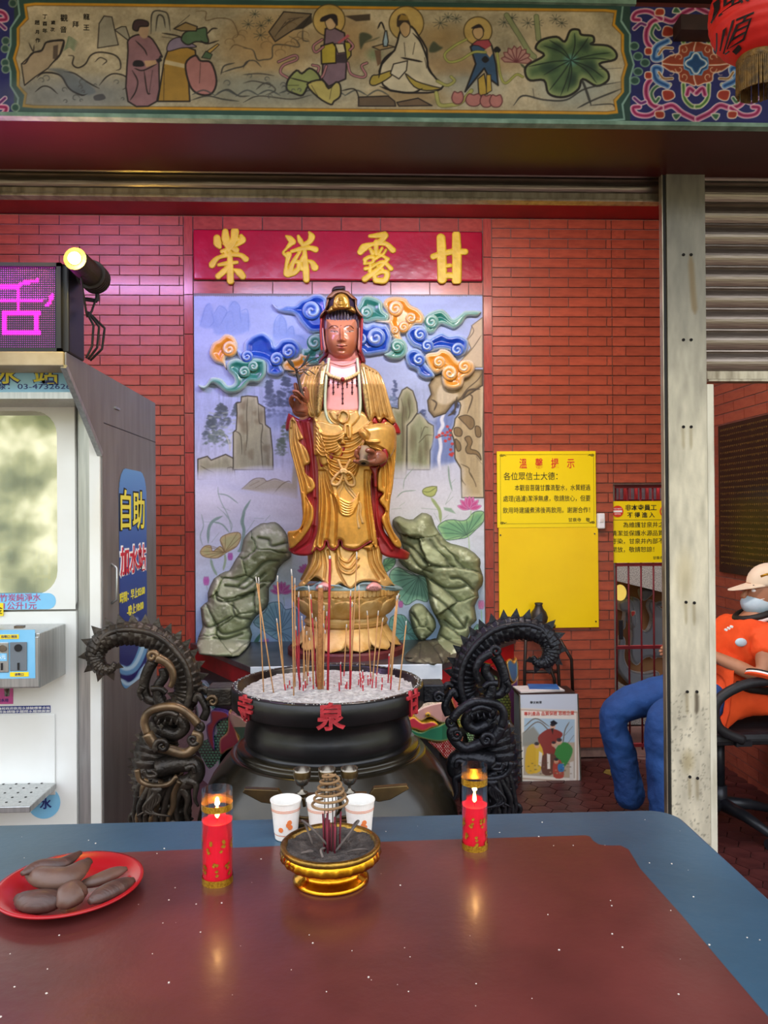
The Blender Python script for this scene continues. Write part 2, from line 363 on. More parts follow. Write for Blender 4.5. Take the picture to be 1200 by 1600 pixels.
# back wall: mortar slabs and single bricks
def wall(name, x0, x1, z0, z1, y=YW, t=.12, m='mortar'):
    return B().box(x0, x1, y, y+t, z0, z1).out(name, m, kind='structure')
XL, XML, XMR, XG, XG2, XR = -3.2, -1.0, .835, 1.625, 1.97, 2.21
def X_(px, Y=YW): return float(at(px, 700, Y)[0])
def Z_(py, px=600, Y=YW): return float(at(px, py, Y)[2])
XML = X_(289); XMR = X_(770); XG = X_(957); ZT = Z_(341)
ZG = Z_(757, 990)
w_l = wall('wall_back_left', XL, XML, 0, ZT); w_c = wall('wall_back_center', XML, XMR, 0, ZT)
w_r = wall('wall_back_right', XMR, XG, 0, ZT)
B().box(XG, XR+.1, YW, YW+.12, ZG, ZT).out('wall_back_over_gate', 'mortar', kind='structure')
w_g = bpy.data.objects['wall_back_over_gate']
B().box(1.97, XR+.1, YW, YW+.12, 0, ZG).out('wall_back_beside_gate', 'mortar', kind='structure')
bb = B().box(-.5, .5, -.5, .5, -.5, .5); brick0 = bb.out('brick', 'brick', local=True); BRICK = brick0.data; COL.objects.unlink(brick0)
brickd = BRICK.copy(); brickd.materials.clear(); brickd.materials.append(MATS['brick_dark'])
tileme = BRICK.copy(); tileme.materials.clear(); tileme.materials.append(MATS['frame_tile'])
bmx = bmesh.new(); bmx.from_mesh(BRICK); bmx.free()
def put(me, name, parent, c, s, rz=0):
    o = bpy.data.objects.new(name, me); COL.objects.link(o); o.parent = parent; o.location = c; o.scale = s; o.rotation_euler = (0, 0, rz); return o
RH, BW, G = .0605, .238, .006
def course(parent, x0, x1, z0, z1, vis=None):
    n = 0; k = 0; z = z1
    while z-RH > z0-.001:
        off = (k % 2)*BW/2+ (0 if k % 2 == 0 else 0); x = XMR-20*BW+off
        while x < x1:
            a = max(x, x0)+G/2; b = min(x+BW, x1)-G/2
            if b-a > .004 and (vis is None or vis((a+b)/2, z-RH/2)):
                put(BRICK, 'brick', parent, ((a+b)/2, YW-.003+random.uniform(-.001, .001), z-RH/2), (b-a, .016, RH-G)); n += 1
            x += BW
        z -= RH; k += 1
    return n
def visL(x, z):
    q = proj([x, YW, z]); return q[0] > -25 and (q[1] < 650 or q[0] > 200) and q[1] < 1060
nb = [course(w_l, XL, XML-.0, 0, ZT, visL), course(w_r, XMR+.0, XG, 0.0, ZT), course(w_g, XG, XR, ZG, ZT), course(bpy.data.objects['wall_back_beside_gate'], 1.97, XR, 0, ZG)]
# frame of larger tiles round the name board and the mural
zb0, zb1 = Z_(362, 530), Z_(441, 530)     # name board
zm0, zm1 = Z_(461, 530), .74              # mural
z = ZT-.002; tw = .2395
def trow(z0, z1, x0, x1, off=0):
    x = x0-off
    while x < x1-.005:
        a = max(x, x0)+.003; b = min(x+tw, x1)-.003
        if b-a > .01: put(tileme, 'tile', w_c, ((a+b)/2, YW-.004, (z0+z1)/2), (b-a, .018, z1-z0-.006))
        x += tw
xcl = X_(304); xcr = X_(756)
trow(zb0, ZT, xcl, xcr, .06); trow(zm0, zb1, xcl, xcr, .0)
for (a, b) in ((XML, xcl), (xcr, XMR)):
    z = ZT
    while z > .7:
        z1_ = max(z-tw, .7); put(tileme, 'tile', w_c, ((a+b)/2, YW-.004, (z+z1_)/2), (b-a-.006, .018, z-z1_-.006)); z = z1_
# right wall, receding
B().box(XR, XR+.12, 2.6, YW+.1, 0, 3.4).out('wall_right', 'mortar', kind='structure'); w_rt = bpy.data.objects['wall_right']
k = 0; z = 3.3
while z > .01:
    y = YW-(k % 2)*BW/2
    while y > 3.75:
        a = y-BW+G/2; b = y-G/2
        q = proj([XR, (a+b)/2, z-RH/2])
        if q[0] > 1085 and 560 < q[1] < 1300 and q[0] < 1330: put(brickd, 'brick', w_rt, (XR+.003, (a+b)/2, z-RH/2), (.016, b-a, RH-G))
        y -= BW
    z -= RH; k += 1
# ceiling and outer beam
B().box(-4, 4, 2.75, YW+1.6, 3.42, 3.55).out('ceiling', 'ceiling_paint', kind='structure')
B().box(XL, XR, YW-.42, YW+.0, ZT+.004, 3.42).out('beam_back', 'red_band', kind='structure')
YB = 2.35; zbt = float(at(600, 2, YB)[2]); zbb = float(at(600, 187, YB)[2])
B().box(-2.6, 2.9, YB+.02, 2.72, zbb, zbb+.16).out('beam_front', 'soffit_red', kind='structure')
B().box(-2.6, 2.9, YB+.3, 2.95, zbb+.16, 3.6).out('lintel_front', 'ceiling_paint', kind='structure')
B().box(XL-.12, XL, 2.8, YW, 0, 3.5).out('wall_left', 'mortar', kind='structure')
# eave above the painted board
B().box(-2.8, 3.0, 1.0, YB+.4, 3.32, 3.4).out('ceiling_eave', 'ceiling_paint', kind='structure')
# room behind the gate
B().box(XG-.3, XR+.9, 5.75, 5.85, 0, 3).out('wall_far_behind_gate', 'far_ochre' if 'far_ochre' in MATS else pmat('far_ochre', 'a5764c', '8e6240', 4, rough=.8), kind='structure')
B().box(XG-.32, XG-.2, YW+.12, 5.85, 0, 3).out('wall_left_behind_gate', 'concrete', kind='structure')
B().box(XR+.6, XR+.7, YW+.12, 5.85, 0, 3).out('wall_right_behind_gate', 'concrete', kind='structure')
# ---------------------------------------------------------------- shutters, post, painted beam, lantern
def cr(ox, oy, s): return lambda *p: np.array(p, float).reshape(-1, 2)/s+[ox, oy]
pmat('galv', '8f8276', '6c6056', 9, rough=.33, metal=.85, bump=.12, bscale=8, stretch=(1, 4, 14), lo=.3, hi=.8)
pmat('galv_dirty', 'a79c88', '5f5342', 6, rough=.36, metal=.75, bump=.12, stretch=(6, 4, 1.2), lo=.4, hi=.85)
pmat('post_paint', 'cfc8b4', 'a39a80', 5, rough=.45, metal=.15, bump=.08, stretch=(5, 5, 1), lo=.45, hi=.85)
pmat('black_rubber', '16130f', rough=.6)
pmat('hole_dark', '120d0a', rough=.9); pmat('rust', '6e5433', '8d7450', 30, rough=.8)
YP = 2.70
def slat_profile(h):
    t = np.linspace(0, 1, 9); a = [( -.010*math.sin(math.pi*u*.98)-.002, h-.014-(h-.014)*u) for u in t]   # bulge towards the viewer
    return [(.0, h)]+[(-.005, h-.003), (-.006, h-.009), (-.001, h-.012)]+a[1:]+[(.004, 0), (.004, h)]
def shutter(label, x0, x1, ztop, n, h, y, bar):
    t = thing('roller_shutter', label, 'shutter', (x0, y, ztop-n*h-bar))
    b = B(); b.prism(slat_profile(h), 0, x1-x0, axis=0); s0 = b.out('slat', 'galv', t, local=True)
    s0.location = (0, 0, bar)
    for i in range(1, n): o = bpy.data.objects.new('slat', s0.data); COL.objects.link(o); o.parent = t; o.location = (0, 0, bar+i*h)
    if bar:
        bb_ = B(); bb_.box(0, x1-x0, -.016, .008, .010, bar-.003); bb_.box(0, x1-x0, -.03, .012, 0, .010); bb_.out('bottom_bar', 'galv_dirty', t, local=True, bevel=.002)
    return t
xs = float(at(1105, 600, YP+.03)[0])+.001
zt_ = float(at(1150, 255, YP+.03)[2]); zb_ = float(at(1150, 597, YP+.03)[2]); n_ = 10; bar_ = .045
shutter('metal roller shutter half lowered at the right beside the post', xs, 2.9, zt_+.02, n_, (zt_+.02-zb_-bar_)/n_, YP+.05, bar_)
xe = px0_ = float(at(1034, 300, YP+.06)[0]); zt_ = float(at(600, 250, YP+.06)[2]); zb_ = float(at(600, 311, YP+.06)[2])
shutter('rolled-up metal shutter across the wide opening above the statue', -2.7, xe, zt_+.075, 3, (zt_+.075-zb_-.04)/3, YP+.09, .04)
# post with bolt holes
px0, px1 = float(at(1045, 700, YP)[0]), float(at(1105, 700, YP)[0]); zp = float(at(1070, 252, YP)[2])
post = thing('steel_post', 'weathered cream steel post with bolt holes between the two shutters', 'post', ((px0+px1)/2, YP, 0))
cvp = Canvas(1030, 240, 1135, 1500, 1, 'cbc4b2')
cvp.a *= (1-.42*sstep(800, 350, cvp.Y))[..., None]*np.array([1, .985, .95])  # shade under the eave painted in: colour darkens towards the post top
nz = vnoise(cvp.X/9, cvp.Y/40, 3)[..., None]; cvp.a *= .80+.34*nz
nz = vnoise(cvp.X/3, cvp.Y/4, 9)[..., None]; cvp.a *= np.where((nz > .66) & (cvp.Y[..., None] > 1080), .72, 1)
holes_ = [(1067, 398), (1079, 398), (1067, 531), (1079, 531), (1067, 667), (1079, 667), (1071, 941), (1084, 942), (1073, 1081), (1088, 1081), (1077, 1214), (1089, 1216)]
cvp.line([(1079, 398), (1081, 430), (1084, 470), (1086, 490)], 9, '6d5836', .75, 2)
for (x, y) in holes_[4:]: cvp.line([(x, y), (x+.5, y+14), (x+1, y+34)], 4, '7a6a48', .5, 2)
cvp.line([(1088, 1080), (1089, 1100), (1088, 1115)], 6, '4e4438', .7, 1.5); cvp.blob(1075, 1190, 14, 26, '8d7b50', .5); cvp.blob(1070, 900, 20, 60, 'a38f62', .35)
cmat('painted_steel', rough=.42, metal=.25, bump=.05)
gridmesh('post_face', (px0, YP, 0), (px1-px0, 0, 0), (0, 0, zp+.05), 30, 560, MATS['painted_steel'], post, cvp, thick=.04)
for (x, y) in holes_:
    p = at(x+1, y, YP-.001); b = B(); b.tube([p+[0, .003, 0], p+[0, -.0015, 0]], .0055, 10); b.out('bolt_hole', 'hole_dark', post)

B().box(px0-.012, px0-.001, YP+.006, YP+.035, 0, zp).out('guide_rail', 'black_rubber', post)
B().box(px0-.016, px0-.0125, YP+.004, YP+.03, 0, zp).out('guide_rail', 'galv_dirty', post)
B().box(px1+.001, px1+.026, YP+.0, YP+.022, 0, float(at(1110, 600, YP)[2])).out('side_rail', 'post_paint', post, bevel=.002)
# painted beam
fx0, fx1 = -2.6, 2.9
cv = Canvas(-40, -30, 1240, 200, 1.25, '26423a')
K1, K2, K3, K4, K5, K6 = cr(0, 0, 6), cr(190, 0, 6), cr(380, 0, 6), cr(560, 0, 6), cr(720, 0, 4.615), cr(970, 0, 5.217)
def yb(x): return 8+(x-100)*.0125     # drop of the border lines along the board
# blue ends
cv.LW = 1.45
for (a, b_) in ((985, 1250), (-50, 22)):
    cv.fill([(a, -40), (b_, -40), (b_, 210), (a, 210)], '1d1f5e')
def border(off, x):
    """right-hand end contour of the picture field, off = offset outwards"""
    return [(x-22, 15-off), (x-9+off, 17-off), (x-12+off, 36-off*.5), (x+2+off, 50), (x+2+off, 76), (x+8+off, 97), (x+2+off, 118), (x+2+off, 140), (x-10+off, 152+off*.5), (x-7+off, 168+off), (x-20, 170+off)]
def yo(P, x): return [(a, b_+(x-600)*.0125) for a, b_ in P]
Rr = border(0, 967); Ll = [(1010-2*0-p[0]+967-1010+35, p[1]) for p in Rr]
def ring(off, xr, xl):
    R = [(a, b_+4) for a, b_ in border(off, xr)]; L = [(xl+(xr-a), b_-6) for a, b_ in border(off, xr)]
    return R+L[::-1]
cv.fill(ring(16, 968, 33), '86a89a'); cv.fill(ring(13, 968, 33), '2a4a40')
cv.fill(ring(5, 968, 33), 'c98f1e'); cv.fill(ring(1, 968, 33), '6a4a1a'); IN = np.array(ring(0, 968, 33), float)
cv.fill(IN, lambda X, Y: (rgb('b5a686')+(vnoise(X/60, Y/35, 4)-.5)[..., None]*np.array([.35, .32, .28])+(vnoise(X/3, Y/3, 8)-.5)[..., None]*.12))
for (x, y, rx, ry, c) in ((420, 70, 90, 60, 'a07a44'), (540, 60, 60, 50, 'a98552'), (690, 60, 60, 30, '9a7a48'), (860, 60, 60, 40, 'c8b28c'), (900, 130, 80, 50, '9aa49c'), (120, 150, 160, 40, '6f7478'), (430, 140, 150, 32, '757a70'), (640, 150, 80, 22, '9a7d52'), (740, 130, 60, 40, '97978a'), (720, 100, 120, 22, 'a8865a')): cv.blob(x, y, rx, ry, c, .75, 1)
ink = '120b09'
# mountains and sea, left
for P in ([915, 450, 930, 220, 975, 150, 1050, 160, 1075, 280, 1110, 420], [1075, 280, 1140, 250, 1180, 250, 1230, 400]): cv.fill(K1(*P), '8a8676', .7, soft=2, line=ink, lw=.5)
cv.fill(K1(200, 600, 320, 490, 390, 470, 430, 400, 510, 385, 600, 380, 560, 510, 450, 640, 330, 720, 230, 800), 'a08a6c', .8, line=ink, lw=.6); cv.fill(K1(500, 430, 545, 420, 540, 560, 495, 550), '41332a', .8)
for P, w in (([200, 600, 240, 590, 300, 500, 390, 475, 430, 400, 510, 380, 600, 385, 560, 520, 470, 610], 1.6), ([270, 400, 310, 480, 320, 420], 1.1), ([345, 730, 400, 685, 500, 685, 580, 720, 650, 830, 760, 890, 820, 880], 1.8), ([600, 670, 700, 690, 820, 770, 930, 830], 1.4), ([640, 520, 690, 530, 680, 600, 730, 635, 800, 600, 850, 520, 930, 490, 1060, 510, 1120, 560, 1130, 640, 1090, 660], 1.5), ([930, 800, 1000, 720, 1080, 690, 1180, 720, 1210, 800, 1150, 840], 1.4), ([890, 580, 940, 540, 1000, 570, 960, 610], 1.0), ([330, 860, 400, 810, 470, 820, 540, 880], 1.2)): cv.line(K1(*P), w, ink, .9)
cv.fill(K1(450, 650, 600, 650, 800, 760, 900, 860, 800, 890, 660, 840, 560, 700), '5c646c', .7, soft=2, sm=5); cv.fill(K1(880, 900, 960, 880, 990, 920, 950, 940, 890, 940), '3c3a3e', .8, sm=5)
for i in range(7): cv.line(K1(590+i*8, 480-i*18, 650, 440-i*16, 700+i*5, 480-i*14), 1.1, '5f7a5a', .8)
# attendants
cv.fill(K2(60, 950, 60, 480, 60, 380, 130, 330, 210, 330, 290, 370, 380, 530, 350, 560, 330, 950), '8c6468', 1, sm=3, line=ink, lw=.8)
cv.fill(K2(165, 240, 250, 240, 245, 340, 200, 360, 160, 310), 'b09070', 1, sm=4); cv.fill(K2(105, 270, 120, 200, 180, 185, 245, 205, 245, 245, 170, 250, 150, 290), '3a2628', 1, sm=4, line=ink)
cv.fill(K2(110, 620, 120, 570, 190, 570, 210, 620), '1a1216', 1, sm=3); cv.fill(K2(320, 560, 370, 540, 380, 570, 340, 590), '1a1216', 1); cv.fill(K2(210, 570, 320, 565, 330, 600, 230, 630), 'b5926c', 1)
for P in ([120, 640, 200, 660, 330, 600], [210, 660, 240, 860, 270, 880], [290, 660, 260, 870], [100, 660, 150, 760, 130, 860, 80, 940], [130, 380, 210, 460, 240, 520]): cv.line(K2(*P), 1.2, ink)
cv.fill(K2(340, 950, 400, 560, 430, 480, 560, 420, 690, 470, 700, 560, 620, 640, 640, 950), 'a07a2c', 1, line=ink, lw=.8); cv.fill(K2(410, 560, 590, 600, 590, 640, 400, 600), 'c0ac80', 1)
cv.fill(K2(600, 600, 690, 520, 740, 570, 840, 590, 890, 760, 840, 880, 720, 880, 640, 800), 'a8706a', 1, sm=4, line=ink, lw=1); cv.line(K2(740, 590, 730, 780), 1.2, ink)
cv.fill(K2(430, 480, 450, 390, 540, 350, 640, 400, 700, 440, 560, 450), '7f7082', 1, sm=4, line=ink, lw=.5)
cv.fill(K2(560, 370, 600, 300, 720, 270, 790, 260, 800, 330, 810, 400, 700, 390, 620, 420), '4a6444', 1, sm=4, line=ink, lw=.7); cv.fill(K2(490, 270, 600, 210, 710, 250, 700, 290, 560, 290), '8d7446', 1, line=ink, lw=.6)
for P in ([500, 260, 640, 140], [380, 310, 500, 330, 570, 350], [380, 345, 480, 360], [800, 320, 850, 270, 900, 268], [740, 380, 800, 410, 910, 380], [400, 640, 395, 940]): cv.line(K2(*P), 1.3, ink)
cv.fill(K2(750, 540, 790, 480, 850, 510, 830, 555), '4a6444', 1, line=ink, lw=.4); cv.fill(K2(800, 480, 900, 410, 915, 420, 830, 500), 'b5924a', 1, line=ink, lw=.4)
cv.fill(K2(280, 300, 290, 110, 400, 110, 450, 200, 455, 300), '9a9682', .6, soft=2); 
for P in ([275, 320, 290, 120, 400, 110, 440, 160, 455, 290], [320, 290, 340, 150, 390, 160, 410, 260]): cv.line(K2(*P), 1.5, '3a352e')
# clouds & waves lines
for P in ([700, 105, 790, 110, 790, 190, 900, 170, 1010, 180, 1060, 230, 1090, 330, 1040, 360], [1010, 470, 1060, 420, 1140, 440, 1200, 460]): cv.line(K2(*P), .9, '5a452c', .9)
for P in ([0, 450, 90, 470, 130, 560, 190, 560, 270, 540, 280, 430, 380, 420, 520, 440, 500, 380, 430, 340], [560, 270, 560, 370, 620, 390], [0, 700, 150, 690, 290, 710], [0, 780, 100, 760, 260, 800, 300, 850, 210, 890], [0, 640, 30, 580, 110, 570, 170, 630], [120, 840, 200, 780, 280, 800], [0, 960, 150, 900, 450, 930, 640, 890]): cv.line(K3(*P), 1.3, '3a3630', .85)
for P in ([930, 700, 960, 620, 1060, 590], [940, 680, 1060, 640, 1140, 620, 1200, 560], [900, 870, 1000, 840, 1100, 900, 1200, 900], [650, 940, 800, 900, 950, 930, 1100, 950]): cv.line(K2(*P), 1.5, '35332f', .9)
for k in range(9): cv.line([(300+k*34, 148+3*math.sin(k)), (318+k*34, 141), (336+k*34, 149)], 1.6, '3d4040', .8)
# pine leaves
def star(x, y, r, n=9, c='1f2a26', w=1.5):
    for i in range(n): a = i*2*math.pi/n+.3*x; cv.line([(x, y), (x+r*math.cos(a), y+r*.8*math.sin(a))], w, c, .9, sm=0)
for (x, y, r) in ((388, 38, 10), (408, 40, 9), (407, 55, 11), (398, 22, 8), (420, 32, 7), (688, 36, 12), (700, 27, 9), (713, 29, 9), (788, 35, 10), (800, 28, 9), (825, 36, 11), (840, 36, 9), (868, 30, 10), (878, 36, 9)): star(x, y, r)
cv.fill(K3(240, 300, 380, 110, 640, 130, 560, 260, 470, 280, 300, 390), '77644a', .9, line=ink, lw=.6); cv.fill(K3(480, 270, 640, 130, 650, 210, 560, 270), '2c241c', .9); cv.fill(K3(950, 150, 1190, 130, 1190, 190, 1060, 200), '33281e', .85)
for i in range(5): cv.line(K3(300+i*30, 340-i*40, 400+i*40, 200-i*10), 1.6, ink, .8)
# lady with halo
def halo(K, x, y, r): cv.fill(np.array([(K(x, y)[0][0]+r*math.cos(a), K(x, y)[0][1]+r*math.sin(a)) for a in np.linspace(0, 6.28, 40)[:-1]]), 'c2a052', .8, line='4a3a1c', lw=.6)
halo(K3, 805, 190, 25)
cv.fill(K3(745, 600, 770, 270, 850, 260, 950, 310, 970, 560, 960, 740, 800, 810, 740, 740), '7c626e', 1, line=ink, lw=.8); cv.fill(K3(735, 600, 730, 430, 840, 400, 870, 440, 870, 590), 'b09c34', 1, line=ink, lw=.8); cv.fill(K3(950, 390, 1010, 400, 1010, 520, 970, 570), 'a49430', 1, line=ink, lw=.7)
cv.fill(K3(860, 410, 940, 410, 960, 490, 890, 500), 'cfc09c', 1, line=ink, lw=.5); cv.fill(K3(880, 510, 960, 500, 970, 590, 870, 590), '3a2c34', 1)
cv.fill(K3(770, 190, 830, 160, 870, 200, 860, 260, 810, 280, 780, 250), 'c7a67c', 1, sm=4, line=ink, lw=.4); cv.fill(K3(720, 200, 740, 160, 830, 130, 880, 150, 885, 240, 860, 220, 820, 170, 770, 200), '241a1a', 1, sm=3)
cv.fill(K3(880, 400, 980, 320, 1000, 340, 900, 410), 'b0545a', 1)
for P in ([740, 370, 660, 430, 680, 490, 750, 440], [330, 580, 480, 520, 500, 560, 380, 610, 350, 680, 420, 730], [650, 610, 710, 630, 690, 710, 740, 720, 780, 620], [980, 370, 1030, 430, 1000, 470], [980, 590, 1010, 690, 1110, 725, 1150, 700, 1110, 620, 1160, 590]):
    cv.line(K3(*P), 4.4, ink, 1, taper=False); cv.line(K3(*P), 3, 'b0767a', 1, taper=False)
cv.fill(K3(410, 840, 420, 750, 500, 660, 550, 690, 620, 640, 690, 680, 720, 750, 620, 790, 560, 890, 490, 880), '8d9458', 1, sm=3, line=ink, lw=1)
cv.fill(K3(600, 790, 740, 750, 800, 830, 870, 770, 910, 800, 910, 900, 850, 950, 820, 980, 700, 910), 'b4a45c', 1, sm=3, line=ink, lw=.9)
for P in ([440, 730, 560, 760, 640, 780], [420, 800, 520, 800], [700, 900, 640, 800], [810, 930, 830, 820], [920, 850, 1050, 840, 1100, 990]): cv.line(K3(*P), 1.2, ink)
# central seated figure
for P in ([10, 320, 80, 310, 130, 350, 60, 400, 20, 460], [60, 400, 160, 370, 190, 350], [660, 480, 700, 390, 760, 430, 790, 450, 720, 490]): cv.fill(K4(*P), '38402c', .85, soft=1.5, sm=4)
cv.blob(585, 85, 18, 14, '5f7a54', .6); cv.fill(K4(130, 440, 240, 410, 340, 440, 200, 470), 'a58a60', 1, line=ink, lw=.5); cv.fill(K4(150, 470, 210, 470, 215, 590, 180, 620), '6a4c34', .9)
cv.fill(K4(250, 290, 265, 290, 280, 390, 270, 435, 235, 435, 230, 390), '9ab0ba', 1, line=ink, lw=.6); cv.line(K4(250, 290, 215, 210, 180, 270), 1.6, ink); cv.line(K4(220, 220, 240, 260), 1.6, ink)
halo(K4, 450, 220, 27)
cv.fill(K4(200, 730, 220, 600, 340, 470, 380, 330, 420, 250, 500, 250, 560, 330, 640, 460, 650, 620, 730, 740, 800, 800, 720, 860, 560, 870, 300, 850), 'cbbd9e', 1, sm=2, line=ink, lw=1)
cv.fill(K4(385, 240, 430, 205, 480, 230, 480, 310, 440, 350, 400, 310), 'c3a070', 1, sm=4, line=ink, lw=.4); cv.fill(K4(360, 240, 370, 150, 430, 130, 470, 180, 500, 270, 480, 240, 430, 200, 385, 250), '3a2c20', 1, sm=3); cv.fill(K4(375, 190, 400, 135, 460, 150, 470, 190), '9a7a34', 1)
cv.fill(K4(105, 780, 130, 710, 190, 700, 320, 660, 300, 720, 160, 800), 'a8923c', 1, sm=3, line=ink, lw=.6); cv.fill(K4(440, 690, 540, 760, 700, 810, 780, 830, 640, 850, 520, 810), 'a8923c', 1, sm=3, line=ink, lw=.6)
cv.fill(K4(330, 600, 460, 570, 450, 660, 380, 740, 300, 690), 'd6cab0', 1, line=ink, lw=.6)
for P in ([340, 470, 230, 570, 190, 730], [510, 310, 580, 390, 640, 540, 660, 650, 730, 740], [400, 540, 500, 560, 600, 580], [530, 400, 510, 510], [200, 810, 320, 850, 500, 870, 600, 830], [620, 540, 640, 640], [430, 400, 440, 530]): cv.line(K4(*P), 1.9, ink)
cv.fill(K4(0, 910, 280, 900, 340, 950, 350, 995, 0, 995), '5e4a36', .9, line=ink, lw=.6); cv.fill(K4(360, 960, 560, 920, 690, 990, 380, 995), '66503a', .9, line=ink, lw=.6)
# child
halo(K4, 1120, 290, 22)
cv.fill(K4(1000, 860, 1100, 600, 1050, 440, 1100, 400, 1250, 430, 1290, 600, 1310, 800, 1230, 740, 1180, 640), '33506e', 1, line=ink, lw=.9); cv.fill(K4(1060, 420, 1110, 380, 1220, 370, 1250, 420, 1200, 470, 1130, 430), 'a04048', 1, line=ink, lw=.4)
cv.fill(K4(1070, 290, 1110, 250, 1160, 260, 1170, 330, 1130, 370, 1090, 350), 'c3a070', 1, sm=4, line=ink, lw=.4); cv.fill(K4(1060, 260, 1130, 225, 1170, 260, 1180, 300, 1150, 260, 1080, 270), '241a1a', 1, sm=3)
cv.fill(K4(1130, 900, 1120, 740, 1180, 690, 1210, 880), 'b8983c', 1, line=ink, lw=.6); cv.fill(K4(1200, 880, 1200, 700, 1240, 700, 1250, 850), 'b8983c', 1, line=ink, lw=.4)
for (x, y) in ((1190, 560), (1300, 470)): cv.fill(K4(x-35, y, x, y-35, x+35, y, x, y+30), '14100f', 1, sm=4)
cv.fill(K4(1180, 470, 1240, 430, 1260, 500, 1230, 540), 'c9a67c', 1)
for P in ([880, 960, 940, 380, 1010, 370], [1010, 370, 900, 430, 810, 510, 850, 580, 960, 560, 1080, 490, 1190, 490], [1300, 500, 1330, 700, 1380, 780, 1480, 700, 1540, 720]): 
    if P[0] != 880: cv.line(K4(*P), 4.2, '5c5a28', 1, taper=False); cv.line(K4(*P), 3, 'a8a856', 1, taper=False)
P = [730, 870, 760, 980, 860, 985, 960, 960, 1060, 850]; cv.line(K4(*P), 6.5, '5c5a28', 1, taper=False); cv.line(K4(*P), 5, 'a8a45a', 1, taper=False)
P = [740, 760, 830, 800, 900, 760, 870, 720]; cv.line(K4(*P), 5, '5c5a28', 1, taper=False); cv.line(K4(*P), 3.6, 'a8a45a', 1, taper=False)
for (x, y, r) in ((1080, 940, 75), (930, 920, 55), (1200, 950, 60), (1290, 950, 60)): cv.fill(K4(x-r, y, x-r*.6, y-60, x, y-50, x+r*.7, y-60, x+r, y, x+r*.5, y+50, x-r*.5, y+50), 'b07068', 1, sm=4, line='5a2c2c', lw=.6)
# bamboo, lotus flower, large leaf
for P, w in (([330, 110, 430, 270, 490, 370, 530, 410], 7), ([545, 120, 560, 280], 7)): cv.line(K5(*P), w+1.4, '39402c', 1, taper=False); cv.line(K5(*P), w, '8f9466', 1, taper=False)
for k in range(8): a = math.radians(-170+k*24); cv.fill(K5(400, 450, 400+85*math.cos(a-.25), 440+85*math.sin(a-.25), 400+110*math.cos(a), 440+110*math.sin(a), 400+85*math.cos(a+.25), 440+85*math.sin(a+.25)) if k < 8 else 0, 'b58478', .95, line='6a2e34', lw=.5)
cv.line(K5(430, 460, 470, 500, 500, 560), 2.4, '4e5a3c')
leafP = K5(480, 470, 600, 400, 540, 350, 580, 290, 690, 265, 750, 300, 790, 220, 850, 215, 870, 250, 950, 260, 960, 300, 940, 320, 1060, 330, 1120, 380, 1110, 430, 1000, 460, 1060, 520, 1060, 580, 980, 620, 880, 570, 850, 640, 780, 690, 700, 700, 630, 670, 600, 580, 500, 580, 465, 530)
cv.fill(leafP, '4e6640', 1, sm=4, line=ink, lw=1.2, edge='93a066', ew=14)
for (x, y, rx, ry) in ((640, 490, 90, 50), (700, 340, 60, 50), (900, 330, 70, 60), (930, 480, 80, 60), (800, 570, 60, 70)): cv.blob(*K5(x, y)[0], rx/4.6, ry/4.6, '22382c', .8)
cv.blob(*K5(795, 435)[0], 16, 13, '5f9a92', .9)
for (x, y) in ((490, 480), (600, 330), (640, 290), (820, 240), (920, 270), (1080, 380), (1070, 430), (1030, 560), (980, 600), (770, 660), (720, 690), (640, 650), (600, 540)): cv.line(K5(795, 435, (795+x)/2+15, (435+y)/2-12, x, y), 1.2, '1c2a1c')
for P, w in (([870, 570, 900, 640, 940, 760], 4), ([520, 640, 530, 710], 3), ([380, 760, 450, 690, 600, 720, 760, 720, 900, 640, 1150, 590], 1.8), ([1000, 500, 1160, 490], 1.4), ([840, 780, 960, 720, 1160, 640], 1.8), ([930, 760, 1080, 750, 1110, 770], 1.3)): cv.line(K5(*P), w, '35332f', .9)
for i in range(34):      # curling wave crests
    x, y, r, sg_ = rng.uniform(60, 500), rng.uniform(118, 160), rng.uniform(3, 7), rng.choice([-1, 1])
    if 195 < x < 345: continue
    th = np.linspace(0, 5, 14); cv.line(np.stack([x+sg_*r*(1-th/7)*np.cos(th), y-r*(1-th/7)*np.sin(th)], 1), 1.0, '4a4a48', .8, sm=0)
for i in range(12):
    x, y, r = rng.uniform(350, 480), rng.uniform(40, 100), rng.uniform(5, 10); th = np.linspace(-.3, 4, 12); cv.line(np.stack([x+r*np.cos(th), y-r*.7*np.sin(th)], 1), .8, '6a5234', .7, sm=0)
# ornamental end panel
cv.LW = 1.0
W_, cxp, cyp = 'e6d6c4', 1087.5, 99
def sc(P, w, c1, c2, cv=cv):
    P = np.asarray(P, float)
    for sx in (1, -1):
        for sy in (1, -1):
            for off in (0, -1176):
                Q = np.stack([cxp+off+sx*(P[:, 0]-cxp), cyp+sy*(P[:, 1]-cyp)], 1)
                if Q[:, 0].max() < -45: continue
                for ww, c in ((w+2.2, W_), (w, c1), (w*.45, c2)): cv.line(Q, ww, c, 1, taper=False, soft=.5)
def sf(P, c1, c2, sm=3, both=True):
    P = np.asarray(P, float)
    for sx in (1, -1):
        for sy in (1, -1):
            for off in (0, -1176):
                Q = np.stack([cxp+off+sx*(P[:, 0]-cxp), cyp+sy*(P[:, 1]-cyp)], 1)
                if Q[:, 0].max() < -45: continue
                cv.fill(Q, c2, 1, sm=sm, edge=c1, ew=3, line=W_, lw=.8)
sc(K6(600, 970, 500, 920, 420, 860, 330, 880, 250, 850, 210, 780, 210, 700, 240, 650), 8, 'c86a94', '8c1046'); sc(K6(330, 880, 230, 940, 130, 930, 100, 880, 150, 870), 7, 'c86a94', '8c1046')
